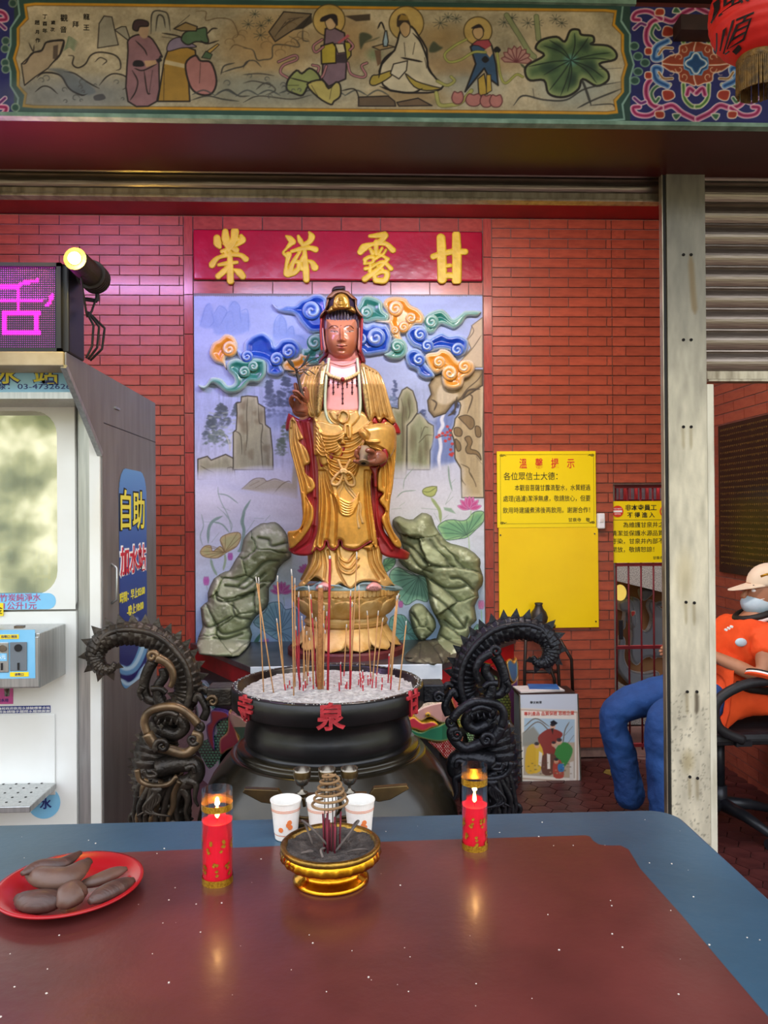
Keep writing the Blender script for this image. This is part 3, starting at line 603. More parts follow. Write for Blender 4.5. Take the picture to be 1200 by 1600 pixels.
sc(K6(400, 690, 300, 700, 250, 760, 280, 830, 310, 800), 5, '7a9a78', '2f5a3a'); sc(K6(380, 700, 290, 650, 270, 560, 320, 560, 310, 610), 9, '6d93c0', '1b4c86')
sc(K6(310, 590, 350, 640, 420, 640), 3, 'a8804a', '8a5a2a'); sc(K6(510, 690, 520, 800, 570, 860, 610, 870), 6, '9ab46c', '3f6a2c')
sc(K6(540, 770, 560, 720, 610, 760), 7, 'c86a94', '8c1046'); sc(K6(110, 800, 160, 840, 200, 830), 5, '9a5a94', '5a1a5a')
sf(K6(340, 740, 420, 740, 440, 790, 390, 820, 350, 810), 'c8683c', '9a2c18'); sf(K6(280, 910, 350, 910, 350, 960, 290, 960), 'c8683c', '9a2c18'); sf(K6(200, 590, 250, 590, 250, 640, 200, 640), 'c8683c', '9a2c18'); sf(K6(420, 930, 490, 930, 450, 980), '7a9a78', '2f5a3a')
sf(K6(470, 600, 480, 660, 550, 680, 615, 690, 615, 515, 340, 515, 400, 580), 'd0784a', '8f3416')
for sx in (1, -1):
    for sy in (1, -1):
        for off in (0, -1176): cv.fill(np.array([(cxp+off+sx*a, cyp+sy*b_) for a, b_ in ((0, 0), (0, 18), (9, 19), (12, 12), (19, 9), (20, 0))]), '14406e', 1, edge='79a6cc', ew=4)
for off in (0, -1176):
    cv.fill([(cxp+off+14*math.cos(a)*(1+.2*math.cos(4*a)), cyp+14*math.sin(a)*(1+.2*math.cos(4*a))) for a in np.linspace(0, 6.28, 30)[:-1]], '14406e', 1, edge='9ac0dc', ew=4, line='e8e0d0', lw=.8)
for sx in (1, -1):
    for sy in (1, -1):
        for off in (0, -1176):
            for (x, y, r, a0) in ((26, 9, 6.5, 0), (19, 21, 6, 2), (38, 14, 5, 1)):
                th = np.linspace(0, 4.6, 14); P = np.stack([cxp+off+sx*(x+r*(1-th/7)*np.cos(th+a0)), cyp+sy*(y+r*(1-th/7)*np.sin(th+a0))], 1)
                if P[:, 0].max() > -40: cv.line(P, 1.2, 'e6c8a8', .9, taper=False, sm=0)
# green lobes at the border
for (x, y) in ((991, 72), (997, 88), (1008, 98), (997, 112), (992, 126)): cv.fill([(x+8*math.cos(a), y+7*math.sin(a)) for a in np.linspace(0, 6.28, 16)[:-1]], '2a4a40', 1, edge='86a88e', ew=3.5)
for (x, y) in ((20, 5), (9, 64), (8, 76), (8, 98), (9, 108), (24, 168)): cv.fill([(x+7*math.cos(a), y+7*math.sin(a)) for a in np.linspace(0, 6.28, 16)[:-1]], '2a4a40', 1, edge='8a9a84', ew=3.5)
cv.fill([(984, -10), (990, -10), (994, 60), (1000, 80), (1012, 98), (1000, 118), (994, 140), (990, 200), (984, 200)], '86a88e', .0)
# soot and specks on the old paint
cv.a *= (.88+.22*vnoise(cv.X/25, cv.Y/18, 21))[..., None]; cv.a *= np.where(vnoise(cv.X/1.6, cv.Y/1.6, 5, 2) > .69, .7, 1)[..., None]
beam = thing('painted_beam', 'long painted temple beam with robed figures in clouds above the opening', 'beam', (0, YB, zbb))
cmat('old_paint', rough=.7, speck=.15, bump=.1)
xa, xb = -2.5, 2.8
gridmesh('picture_panel', (float(at(-35, 100, YB)[0]), YB, zbb), (float(at(1236, 100, YB)[0])-float(at(-35, 100, YB)[0]), 0, 0), (0, 0, zbt-zbb), 1500, 225, MATS['old_paint'], beam, cv, thick=.018)
pmat('pale_green', '7f9c88', '5e7a68', 20, rough=.7); pmat('dark_wood', '3a2018', '2a1610', 12, rough=.6)
B().box(-1.6, 1.9, YB-.014, YB+.015, zbb-.012, zbb).out('lower_moulding', 'pale_green', beam); B().box(-1.6, float(at(992, 5, YB)[0]), YB-.012, YB+.015, zbt, zbt+.014).out('upper_moulding', 'pale_green', beam)
B().box(-1.6, 1.9, YB-.03, YB+.01, zbt+.02, zbt+.10).out('upper_rail', 'dark_wood', beam)
p = at(1085, 45, YB-.03); B().box(p[0]-.055, p[0]+.09, YB-.06, YB-.001, p[2]-.022, p[2]+.025).out('bracket', 'dark_wood', beam)
# inscription on the beam
pmat('ink', '1a1310', rough=.8)
for txt, x, y, s in (('龍', 135, 26, .021), ('王', 135, 43, .021), ('拜', 118, 38, .021), ('觀', 100, 28, .024), ('音', 99, 46, .022), ('歲', 83, 35, .014), ('次', 82, 46, .014), ('丁', 70, 26, .016), ('酉', 70, 37, .015), ('年', 70, 48, .016), ('趙', 58, 35, .016), ('月', 58, 50, .014), ('作', 59, 63, .016)):
    q = at(x, y, YB-.001); lettering(txt, q[0], q[2], YB-.001, s*.95, 'ink', beam)
# lantern
YL = 1.9; lc = at(1183, 22, YL); R_ = 74/FPX*YL/1.02
pmat('lantern_red', 'd8261a', 'b81a14', 6, rough=.55, bump=.3, bscale=20); pmat('gold_fringe', '7a5a20', '4e3a16', 60, rough=.6, bump=.4); pmat('black_ink', '120d0c', rough=.6)
lan = thing('paper_lantern', 'round red paper lantern with black characters hanging at the upper right', 'lantern', (lc[0], lc[1], lc[2]-R_*1.02))
pr = [(R_*math.sin(a), -R_*1.05*math.cos(a)) for a in np.linspace(.42, math.pi-.42, 60)]
def rib(r, z, th): return r*(1+.012*np.cos(z/R_*36)), z
B().lathe(pr, 64, lc, rib).out('shade', 'lantern_red', lan, smooth=True)
B().lathe([(R_*.41, -R_*.955), (R_*.44, -R_*1.0), (R_*.44, -R_*1.12), (R_*.38, -R_*1.14), (.001, -R_*1.14)], 40, lc).out('bottom_ring', 'gold_fringe', lan, smooth=True)
B().lathe([(R_*.41, R_*.955), (R_*.44, R_*1.0), (R_*.44, R_*1.12), (.001, R_*1.14)], 40, lc).out('top_ring', 'gold_fringe', lan, smooth=True)
b = B()
for i in range(70):
    a = i*2*math.pi/70; x, y = lc[0]+R_*.42*math.cos(a), lc[1]+R_*.42*math.sin(a); b.tube([(x, y, lc[2]-R_*1.1), (x+random.uniform(-.002, .002), y, lc[2]-R_*1.75)], .0022, 5)
b.out('fringe', 'gold_fringe', lan, kind='stuff')
b = B(); b.tube([lc+[0, 0, R_*1.1], [lc[0], lc[1], 3.32]], .003, 6); b.out('cord', 'black_ink', lan)
def on_lantern(txt, px, py, s):
    q = at(px, py, YL-R_*.97); dx, dz = q[0]-lc[0], q[2]-lc[2]
    o = lettering(txt, q[0], q[2], 0, s, 'black_ink', None, ext=.0002)
    me = o.data
    for v in me.vertices:
        x, z = v.co.x-lc[0], v.co.z-lc[2]; yy = math.sqrt(max(1e-5, (R_*1.02)**2-x*x-(z/1.05)**2)); v.co.y = lc[1]-yy-.002+v.co.y*.2
        v.co.x -= lan.location[0]; v.co.y -= lan.location[1]; v.co.z -= lan.location[2]
    o.parent = lan
on_lantern('順', 1168, 26, .062); on_lantern('風', 1160, -24, .06)
# ---------------------------------------------------------------- name board, mural, clouds, rocks
pmat('board_red', 'b00c30', '98092a', 4, rough=.22, bump=.25, bscale=14, coat=.5); pmat('gold_leaf', 'e6c83c', 'd4b430', 20, rough=.42, metal=.0, bump=.2, bscale=40)
x0, x1 = xcl+.004, xcr-.004
nbd = thing('name_board', 'crimson name board with four raised gold characters above the statue', 'sign', ((x0+x1)/2, YW-.02, zb1))
B().box(x0, x1, YW-.03, YW-.001, zb1+.004, zb0-.004).out('panel', 'board_red', nbd, bevel=.008)
N1, N2 = cr(300, 350, 5), cr(530, 350, 5)
def brush(strokes, K, name='character'):
    """one relief character from brush strokes [(points...), widths]"""
    b = B(); V = []; polys = []
    allp = [(spl(K(*p), 6), np.interp(np.linspace(0, 1, (len(p)//2-1)*6+1), np.linspace(0, 1, len(w)), w)/5) for p, w in strokes]
    P = np.concatenate([a for a, _ in allp]); lo = P.min(0)-5; hi = P.max(0)+5; st = .35
    nx, ny = ((hi-lo)/st).astype(int)+1; gx, gy = np.meshgrid(lo[0]+np.arange(nx)*st, lo[1]+np.arange(ny)*st); G_ = np.stack([gx.ravel(), gy.ravel()], 1)
    def D(p): return np.min([sdist(p, a, w) for a, w in allp], 0)
    return G_, D, (nx, ny, st)
def relief_field(name, G_, D, dims, Y, mat, parent, h, r, thick=.01):
    nx, ny, step = dims; P = G_.copy(); d = D(P); ins = (d < 0).reshape(ny, nx); cell = ins[:-1, :-1] | ins[1:, :-1] | ins[:-1, 1:] | ins[1:, 1:]
    used = np.zeros((ny, nx), bool)
    for a in (slice(None, -1), slice(1, None)):
        for b in (slice(None, -1), slice(1, None)): used[a, b] |= cell
    o = np.where(used.ravel() & (d > -step*.35))[0]; e = step*.5
    for _ in range(2):
        p = P[o]; dd = D(p); gx = (D(p+[e, 0])-D(p-[e, 0]))/(2*e); gy = (D(p+[0, e])-D(p-[0, e]))/(2*e); g = np.maximum(gx**2+gy**2, .25); P[o] = p-np.stack([gx*dd/g, gy*dd/g], 1)
    d[o] = 0; di = np.clip(-d, 0, None); H = h*np.sqrt(np.clip(1-(1-np.clip(di/r, 0, 1))**2, 0, 1)); Wd = at(P[:, 0], P[:, 1], Y-H)
    idx = np.full(ny*nx, -1); sel = np.where(used.ravel())[0]; idx[sel] = np.arange(len(sel)); I = idx.reshape(ny, nx); jj, ii = np.where(cell)
    F = np.stack([I[jj, ii], I[jj+1, ii], I[jj+1, ii+1], I[jj, ii+1]], 1); cp = np.pad(cell, 1); E = []
    for (dj, di_, a, b) in ((-1, 0, (0, 1), (0, 0)), (1, 0, (1, 0), (1, 1)), (0, -1, (0, 0), (1, 0)), (0, 1, (1, 1), (0, 1))):
        nb = ~cp[1+dj:1+dj+cell.shape[0], 1+di_:1+di_+cell.shape[1]] & cell; j2, i2 = np.where(nb); E.append(np.stack([I[j2+a[0], i2+a[1]], I[j2+b[0], i2+b[1]]], 1))
    E = np.concatenate(E); bv = np.unique(E); m = np.full(len(sel), -1); m[bv] = np.arange(len(bv))+len(sel); Vf = Wd[sel]; Vb = Vf[bv].copy(); Vb[:, 1] = Y+thick
    return mk(name, np.concatenate([Vf, Vb]), np.concatenate([F, np.stack([E[:, 1], E[:, 0], m[E[:, 0]], m[E[:, 1]]], 1)]).tolist(), mat, parent, True)
chars = [
 (N1, [([260, 60, 262, 110, 270, 150, 285, 200], [20, 26, 22, 14]), ([195, 110, 200, 150, 215, 180], [22, 26, 14]), ([335, 60, 330, 110, 310, 160, 285, 210], [26, 24, 22, 12]), ([385, 95, 395, 125, 370, 150, 335, 175], [14, 22, 16, 10]), ([255, 155, 320, 130, 360, 120], [14, 18, 14]), ([235, 215, 300, 190, 345, 205], [14, 12, 20]), ([255, 205, 265, 235, 250, 255], [12, 14, 10]), ([155, 320, 180, 285, 215, 260, 300, 240, 380, 245, 420, 275], [22, 18, 14, 16, 16, 20]), ([210, 320, 270, 310, 350, 300], [12, 16, 12]), ([295, 225, 297, 300, 298, 380, 300, 445], [16, 20, 22, 22]), ([285, 330, 250, 370, 205, 408], [14, 20, 20]), ([325, 355, 370, 380, 395, 408], [8, 24, 22])]),
 (N1, [([735, 95, 765, 115, 785, 140], [8, 20, 22]), ([775, 150, 740, 190, 712, 225, 745, 250], [18, 10, 8, 18]), ([755, 240, 745, 290, 735, 340, 745, 385], [20, 14, 12, 26]), ([750, 392, 800, 380, 840, 350], [22, 18, 12]), ([830, 95, 845, 130, 860, 155], [10, 18, 14]), ([915, 65, 935, 100, 915, 140, 865, 165], [8, 22, 18, 14]), ([780, 215, 850, 195, 920, 188, 965, 200], [12, 16, 16, 20]), ([845, 215, 815, 260, 785, 310, 765, 370], [10, 14, 16, 20]), ([785, 300, 830, 300, 825, 350, 790, 375], [12, 14, 14, 14]), ([880, 210, 882, 280, 890, 360, 893, 435], [14, 20, 22, 20]), ([850, 290, 845, 320, 860, 350], [8, 14, 16]), ([890, 285, 935, 300, 960, 340], [8, 16, 24]), ([870, 250, 850, 290], [12, 14])]),
 (N2, [([240, 95, 300, 90, 355, 80], [12, 18, 18]), ([355, 90, 330, 130, 290, 150], [24, 18, 20]), ([165, 220, 195, 185, 260, 160, 360, 155, 420, 205], [20, 26, 14, 16, 20]), ([290, 140, 288, 190, 292, 235], [16, 16, 14]), ([245, 200, 262, 230], [12, 16]), ([335, 190, 310, 235, 340, 240, 365, 205], [10, 12, 10, 10]), ([200, 280, 235, 260, 270, 265, 260, 300, 215, 310], [14, 14, 14, 12, 10]), ([205, 275, 200, 310], [14, 12]), ([270, 280, 330, 250, 380, 275], [12, 10, 14]), ([375, 280, 330, 330, 270, 380, 200, 430], [14, 14, 18, 20]), ([245, 320, 240, 370], [12, 14]), ([205, 350, 250, 340, 300, 310, 350, 300, 405, 350], [14, 12, 12, 14, 16]), ([270, 390, 285, 440], [14, 18]), ([280, 400, 330, 375, 375, 385, 355, 440, 290, 442], [12, 14, 18, 20, 18]), ([300, 330, 340, 360], [10, 12])]),
 (N2, [([795, 110, 800, 200, 803, 300, 805, 430], [28, 30, 30, 30]), ([915, 85, 918, 200, 920, 310, 918, 440], [26, 30, 30, 30]), ([735, 255, 800, 235, 900, 215, 985, 218], [20, 20, 20, 20]), ([820, 330, 865, 325], [14, 14]), ([810, 410, 860, 402, 910, 410], [20, 20, 20])])]
for K, st in chars:
    st = [(p, [v*1.3 for v in w]) for p, w in st]
    G_, D, dm = brush(st, K); relief_field('character', G_, D, dm, YW-.03, 'gold_leaf', nbd, .012, 3.0, .005)
# ---- mural painting
mv = Canvas(296, 448, 768, 1060, 1.5, 'b8c2dc')
def grad(Y, stops):
    y = np.array([s[0] for s in stops]); c = np.array([rgb(s[1]) for s in stops]); return np.stack([np.interp(Y, y, c[:, i]) for i in range(3)], -1)
mv.a[:] = grad(mv.Y, [(455, '9db1dd'), (560, 'a3b4da'), (650, 'a9b8d9'), (730, 'c5ccdc'), (790, 'd6d8de'), (880, 'cbd5e0'), (980, 'a3bedb'), (1050, '5f84b0')])
mv.a *= (.93+.14*vnoise(mv.X/40, mv.Y/12, 2))[..., None]
U3, U4, U5, U6, U7, U8 = cr(300, 450, 5), cr(530, 450, 5), cr(300, 620, 6.67), cr(600, 620, 6.665), cr(300, 800, 6.155), cr(600, 790, 5.925)
def mist(x, y, rx, ry, c='dfe1e6', al=.8, n=1):
    for _ in range(n): mv.blob(x, y, rx, ry, c, al, 1.1)
# distant blue peaks
for P in ([60, 300, 100, 150, 140, 120, 170, 180, 210, 300], [170, 350, 180, 190, 230, 140, 270, 170, 275, 350], [270, 370, 290, 130, 330, 105, 365, 130, 385, 190, 440, 200, 442, 330], [640, 400, 640, 270, 665, 250, 690, 210, 735, 260, 745, 400], [740, 410, 750, 310, 790, 300, 810, 360, 860, 370, 890, 420, 880, 460]):
    mv.fill(U3(*P), '7f9ad0', .75, soft=2, sm=3)
for P in ([65, 290, 105, 150, 140, 120], [175, 200, 215, 140, 270, 175, 260, 220], [220, 290, 270, 200, 300, 180], [290, 150, 330, 105, 370, 140, 375, 200, 385, 270], [385, 180, 425, 165, 440, 210, 442, 340], [310, 180, 330, 300], [640, 380, 645, 270, 685, 210, 730, 260, 740, 350], [745, 330, 785, 300, 800, 370], [830, 370, 880, 400], [690, 230, 680, 330], [150, 180, 170, 260, 140, 300]): mv.line(U3(*P), .9, '5f7fbe', .75)
mist(370, 540, 60, 22, 'a9b8db', .8); mist(450, 540, 40, 16, 'a9b8db', .7)
# dark tree masses
def trees(K, pts, c, n=26, s=5, al=.8):
    r = np.random.default_rng(int(pts[0][0][0]*7)); 
    n = int(n*1.9); al = min(1, al*1.15)
    for P in pts:
        (x, y), w, h = P
        for i in range(n):
            a = r.uniform(-1, 1); b = r.uniform(0, 1); X, Y = x+a*w*(.3+.7*b), y+b*h; rr = s*(.3+.5*r.random())
            mv.fill([(X-rr, Y), (X-.3*rr, Y-rr*.7), (X+rr*.8, Y-.3*rr), (X+.9*rr, Y+.2*rr), (X, Y+rr*.6)], c, al*(1-.55*b), soft=.9)
trees(None, [((421, 595), 9, 40), ((449, 590), 18, 45), ((437, 612), 30, 40)], '4d5a72', 40, 6); mist(440, 655, 50, 22, '7f91b8', .6)
trees(None, [((346, 632), 16, 36), ((372, 630), 10, 20), ((330, 650), 14, 36)], '4e5c60', 42, 6); trees(0, [((340, 672), 25, 26)], '6b7d72', 40, 5)
trees(None, [((448, 660), 12, 30), ((440, 684), 12, 30)], '5c6e58', 30, 5, .7)
for i in range(26): mv.blob(345+rng.uniform(-18, 22), 652+rng.uniform(-8, 30), 5, 2, 'a3b4a0', .6)
for P in ([395, 570, 385, 480, 350, 400], [400, 560, 410, 440, 440, 380]): mv.line(U5(*P), 1.6, 'c6cab4', .9)
trees(None, [((617, 595), 7, 60), ((660, 640), 10, 20)], '43527c', 30, 4); trees(0, [((612, 620), 14, 40)], '6f86a4', 30, 5)
# stone pillars left
def cliff(P, c='9a9a78', K=U5, ln='33301f', lw=.9, ed='b0ae8e'):
    mv.fill(K(*P), c, 1, line=ln, lw=lw, edge=ed, ew=10)
cliff([60, 650, 160, 620, 200, 660, 350, 600, 430, 640, 450, 860, 60, 860]); cliff([430, 740, 430, 370, 460, 345, 470, 180, 465, 65, 510, 55, 515, 0, 580, -10, 680, 0, 690, 70, 755, 110, 765, 290, 815, 330, 840, 560, 845, 760, 430, 760])
for P, w in (([440, 350, 500, 390, 515, 470, 520, 600], 1.3), ([580, 0, 570, 180, 575, 400, 560, 560], 1.3), ([690, 70, 700, 260, 735, 300, 720, 470, 740, 780], 1.4), ([720, 460, 745, 490], 1), ([90, 720, 160, 760, 230, 790], 1.1), ([370, 740, 368, 860], 1), ([370, 740, 420, 740, 420, 830], 1)): mv.line(U5(*P), w, '3a3524', .85)
for (x, y, w, h) in ((530, 90, 30, 40), (505, 240, 30, 50), (650, 170, 20, 20), (720, 210, 25, 60), (680, 260, 25, 25), (545, 320, 40, 60), (770, 540, 40, 40), (610, 600, 30, 50), (790, 650, 14, 60), (550, 540, 12, 60)): mv.fill(U5(x-w, y-h*.6, x+w, y-h, x+w*.8, y+h, x-w*.6, y+h*.7), '6b5f42', .5, soft=2.5, sm=3)
mist(345, 755, 70, 26, 'c8cddc', .95, 2); mist(410, 748, 60, 22, 'd4d8e2', .95, 2); mist(330, 775, 50, 20, 'd8dbe4', .9)
for P in ([520, 960, 640, 860, 740, 850, 780, 880, 860, 860, 960, 880, 1040, 900, 1060, 680, 1100, 660, 1100, 1060, 840, 1020, 640, 980],): mv.fill(U5(*P), 'b0a888', .85, soft=1.5)
for P in ([520, 960, 640, 860, 740, 850, 780, 880, 860, 855, 950, 880], [830, 1030, 930, 920, 1000, 880, 1030, 890], [600, 930, 700, 880], [660, 950, 780, 880]): mv.line(U5(*P), 1.1, '6a5e44', .85)
mist(390, 780, 90, 16, 'd9dbe1', .95); mist(440, 775, 50, 14, 'd9dbe1', .6)
# right side cliffs
cliff([80, 850, 80, 110, 150, 125, 150, 20, 190, -70, 240, -100, 300, -60, 340, 60, 350, 160, 290, 250, 240, 300, 230, 850], '82865e', U6); cliff([240, 300, 290, 250, 340, 180, 380, 170, 420, 210, 460, 270, 515, 300, 520, 380, 510, 500, 480, 560, 480, 760, 240, 760], '939a74', U6)
for P in ([180, 20, 200, 120, 190, 240, 200, 420, 190, 600], [250, 20, 270, 160, 250, 240], [230, 100, 235, 250], [380, 430, 420, 320, 460, 320], [360, 480, 400, 440, 440, 400, 500, 400], [430, 420, 440, 560], [390, 320, 380, 440]): mv.line(U6(*P), 1.3, '4b452c', .85)
for (x, y, w, h) in ((200, 400, 16, 200), (300, 450, 26, 120), (380, 600, 16, 110), (440, 520, 20, 120), (210, 150, 20, 80), (260, 60, 14, 60)): mv.blob(*U6(x, y)[0], w/6*2, h/6*1.4, '55492c', .5)
mv.fill(U6(350, 160, 460, 230, 520, 250, 640, 80, 760, 10, 790, 60, 730, 300, 700, 360, 740, 520, 760, 680, 480, 760, 490, 540, 520, 400, 520, 300, 440, 240), '6c80b4', .9, soft=1.5, edge='93a4cc', ew=6)
for dx, w, al in ((0, 4, .95), (-10, 2.2, .6), (12, 2.4, .7), (4, 5, .4)): mv.line(U6(640+dx, 150, 600+dx, 230, 610+dx, 300, 575+dx, 380, 590+dx, 520, 570+dx, 640, 580+dx, 760), w, 'e4e9f2', al, soft=1)
for (x, y) in ((745, 60), (725, 160), (760, 90), (700, 40)): mv.fill(U6(x-30, y, x, y-30, x+30, y-5, x+15, y+30, x-10, y+25), '232a44', .85, soft=1)
cliff([1040, -110, 1030, 500, 1040, 1050, 810, 1050, 800, 750, 740, 640, 730, 470, 700, 360, 730, 300, 740, 230, 780, 180, 800, 90, 790, 60, 740, 30, 700, -20, 730, -80, 760, -130, 900, -200], 'b5a37a', U6, ed='cdbf9c'); 
mv.fill(U4(1120, 230, 1040, 290, 1020, 360, 1000, 400, 1030, 470, 960, 560, 900, 620, 1120, 620), 'c0b090', 1, soft=1, line='5f5238', lw=.6)
mv.fill(U4(740, 690, 700, 760, 720, 830, 690, 880, 700, 960, 740, 1010, 830, 980, 900, 890, 960, 870, 1120, 760, 1120, 640, 900, 640), 'a8966c', 1, soft=1, line='2c2414', lw=.9, edge='6a5836', ew=7)
mv.fill(U4(760, 880, 790, 760, 880, 780, 930, 840, 840, 910), 'cabd9c', .95, soft=2, sm=3)
for P, w in (([1120, 660, 1080, 720, 1000, 790, 940, 870, 860, 920], 1.4), ([960, 870, 1010, 800, 1100, 790], 3), ([920, 850, 900, 960, 850, 1000], 3), ([1000, 980, 1040, 860, 1020, 830], 2), ([720, 870, 760, 900, 740, 960], 2.4), ([1030, 290, 1050, 340, 1000, 410], 1), ([1110, 370, 1050, 460, 980, 540], 1)): mv.line(U4(*P), w, '362a18', .85)
for P in ([730, 330, 780, 320, 815, 360, 800, 410, 740, 400], [840, 430, 890, 410, 920, 470, 900, 540, 960, 560, 1000, 600, 1010, 660, 960, 600, 870, 590, 850, 540, 870, 490], [780, 210, 860, 190, 930, 230, 940, 300, 900, 340, 850, 290, 790, 230], [950, 310, 1000, 320, 1010, 410, 960, 410], [740, 440, 790, 480, 800, 550, 760, 560]): mv.fill(U6(*P), '7d6640', .9, sm=3, line='2e2414', lw=.6)
for P, w in (([700, 360, 740, 480, 740, 640, 800, 740, 810, 860, 850, 920], 1.4), ([800, 700, 880, 740, 890, 790, 930, 860], 1.3), ([900, 790, 950, 900, 960, 940], 1), ([960, 620, 1020, 700], 1)): mv.line(U6(*P), w, '3f3420', .9)
# small red blossom twigs
for P in ([730, 420, 680, 400, 600, 410, 560, 430], [700, 450, 690, 380, 670, 320], [730, 480, 700, 520]): mv.line(U6(*P), 1.1, '2a1c20')
for (x, y) in ((660, 310), (690, 350), (610, 380), (550, 420), (640, 460), (690, 400), (710, 490), (640, 400), (695, 550), (715, 590), (690, 600), (575, 400), (660, 370), (705, 610), (680, 440)): mv.blob(*U6(x, y)[0], 3, 2.6, 'c8302c', 1, .6)
mist(630, 745, 60, 26, 'd2d6e0', .9); mist(690, 740, 40, 20, 'd2d6e2', .7); mist(620, 785, 50, 30, 'dcdee4', .9); mist(700, 770, 40, 26, 'dadde5', .6)
# reeds, lotus leaves and flowers
def reed(K, P, w, c='7f9c8a'): mv.line(K(*P), w, c, .85)
for P, w in (([155, 300, 160, 170, 200, 90, 290, 40], 4.5), ([200, 95, 290, 120, 360, 200], 2.2), ([510, 0, 480, 90, 500, 180, 470, 350, 440, 380], 5), ([370, 200, 380, 110, 300, 0], 1), ([600, 80, 520, 200], 1.5), ([750, 30, 700, 90], 1), ([90, 20, 110, 130, 80, 230, 100, 320], 1.2), ([260, 200, 190, 290], 1.2), ([600, 150, 490, 250], 1.5), ([120, 95, 260, 97], .8), ([600, 60, 690, 62], .8)): reed(U7, P, w)
for P, w in (([270, 940, 275, 1010, 310, 1110, 380, 1250, 410, 1400], 1), ([270, 1010, 370, 1030, 480, 1110], 1.6), ([610, 1075, 540, 1200, 530, 1330, 550, 1420], 4), ([310, 1150, 400, 1190], 1.4), ([265, 1150, 380, 1250], 1.4)): reed(U5, P, w)
for P, w in (([310, 740, 220, 850, 200, 960], 1), ([130, 1050, 200, 990, 330, 975], 1.4), ([670, 720, 680, 850, 710, 980], 2.4), ([740, 860, 700, 900], 1), ([700, 990, 640, 1120], 1), ([720, 1040, 640, 1120], 1.2), ([390, 1160, 560, 1175], 1.6), ([80, 1170, 180, 1160], 1.2), ([215, 1100, 160, 1140], 1), ([520, 1210, 590, 1330], 1.2), ([670, 1230, 600, 1290], 1)): reed(U6, P, w)
reed(U6, [490, 1050, 540, 1120, 580, 1190, 590, 1310], 5, '93a866'); mv.fill(U6(620, 1150, 700, 1160, 750, 1220, 690, 1200, 630, 1180), '8fae94', .9)
def lotusleaf(K, P, c, e, ctr, n=9, ln='35504a', sm=3):
    Q = K(*P); mv.fill(Q, c, .95, sm=sm, line=ln, lw=.5, edge=e, ew=8); c0 = K(*ctr)[0]; S = spl(Q, 2, True)
    for i in range(0, len(S), max(1, len(S)//n)): mv.line([c0, (c0+S[i])/2+[1, -1], S[i]], .8, ln, .8)
lotusleaf(U6, [560, 1350, 640, 1290, 730, 1280, 780, 1290, 860, 1280, 940, 1200, 1040, 1200, 1035, 1300, 960, 1380, 870, 1460, 780, 1480, 640, 1490, 590, 1420], '6fa878', '9ccb8c', [860, 1440], 12); reed(U6, [880, 1440, 890, 1600], 5, '9ec486'); reed(U6, [905, 1190, 900, 1290], 5, '9ec486')
mv.fill(U6(400, 980, 440, 945, 550, 935, 530, 1020, 480, 1040, 420, 1020), 'b3bd6e', 1, sm=2, line='5f6a38', lw=.6); mv.line(U6(405, 985, 470, 990, 550, 940), .9, '5f6a38')
lotusleaf(U7, [80, 380, 120, 330, 180, 325, 200, 380, 270, 330, 310, 370, 270, 270, 320, 220, 440, 195, 470, 240, 430, 330, 330, 390, 250, 440, 160, 440, 100, 420], 'b9b878', 'c9b478', [310, 390], 12, '7a6238')
for P, w, c in (([180, 450, 200, 530, 240, 610], 4, '8aa888'), ([315, 400, 320, 470, 300, 560], 3.5, '9ab286')): reed(U7, P, w, c)
def bud(K, x, y, s, c='b04fa0', e='d896cf'):
    for dx in (-.35, .35, 0): mv.fill(K(x+dx*s, y+s, x+(dx-.35)*s, y, x+dx*s*1.2, y-s*1.1, x+(dx+.35)*s, y), c, .95, sm=3, edge=e, ew=2, line='8a3a80', lw=.25)
def lotus(K, x, y, s, c='b9479c', e='e2a2d8'):
    for a in (-75, -45, -18, 18, 45, 75, 0):
        r = math.radians(a-90); u = np.array([math.cos(r), math.sin(r)]); v = np.array([-u[1], u[0]]); o = np.array([x, y+s*.5]); L = s*(1.35 if abs(a) < 60 else 1.3)
        mv.fill(K(*(np.array([o, o+u*L*.5+v*s*.27, o+u*L, o+u*L*.5-v*s*.27]).ravel())), c, .95, sm=3, edge=e, ew=2, line='8a3a80', lw=.25)
bud(U7, 368, 430, 34); bud(U7, 137, 665, 40); reed(U7, [140, 710, 150, 750], 3); bud(U7, 712, 1260, 38, '7a4fb0'); lotus(U7, 860, 740, 85); reed(U7, [880, 820, 890, 900], 3.5); lotus(U7, 1090, 550, 60)
lotus(U6, 890, 1120, 100, 'c8508e', 'f0b0cc')
lotusleaf(U7, [590, 1060, 700, 960, 740, 880, 850, 870, 900, 940, 1010, 940, 1010, 1250, 900, 1250, 820, 1230, 700, 1150], '6f98aa', '87aebb', [840, 1150], 12, '2f4c5c')
lotusleaf(U8, [50, 640, 130, 570, 250, 640, 380, 660, 410, 780, 400, 890, 300, 870, 200, 920, 100, 800], '6aa48c', '8ec4a6', [320, 660], 14, '2c4a42'); lotusleaf(U8, [60, 1040, 160, 1010, 220, 1060, 300, 1200, 330, 1280, 200, 1300, 60, 1200], '5f9c96', '7ab8a8', [210, 1180], 10, '2c4a42'); lotusleaf(U8, [0, 500, 100, 490, 90, 560, 0, 620], '5f9c6c', '7ab88a', [0, 560], 6, '2c4a42')
lotusleaf(U8, [60, 1290, 200, 1280, 320, 1300, 300, 1400, 200, 1370], '4f7cae', '7aa0c8', [270, 1330], 6, '2c3c5a')
lotusleaf(U8, [820, 1190, 860, 1100, 940, 1130, 930, 1200], '6fae8a', '8ec4a6', [870, 1110], 6); bud(U8, 900, 920, 40, 'c86aa0', 'eab0d0'); reed(U8, [900, 970, 910, 1110], 5, '8fc08c'); bud(U8, 155, 915, 30, 'b04fa0')
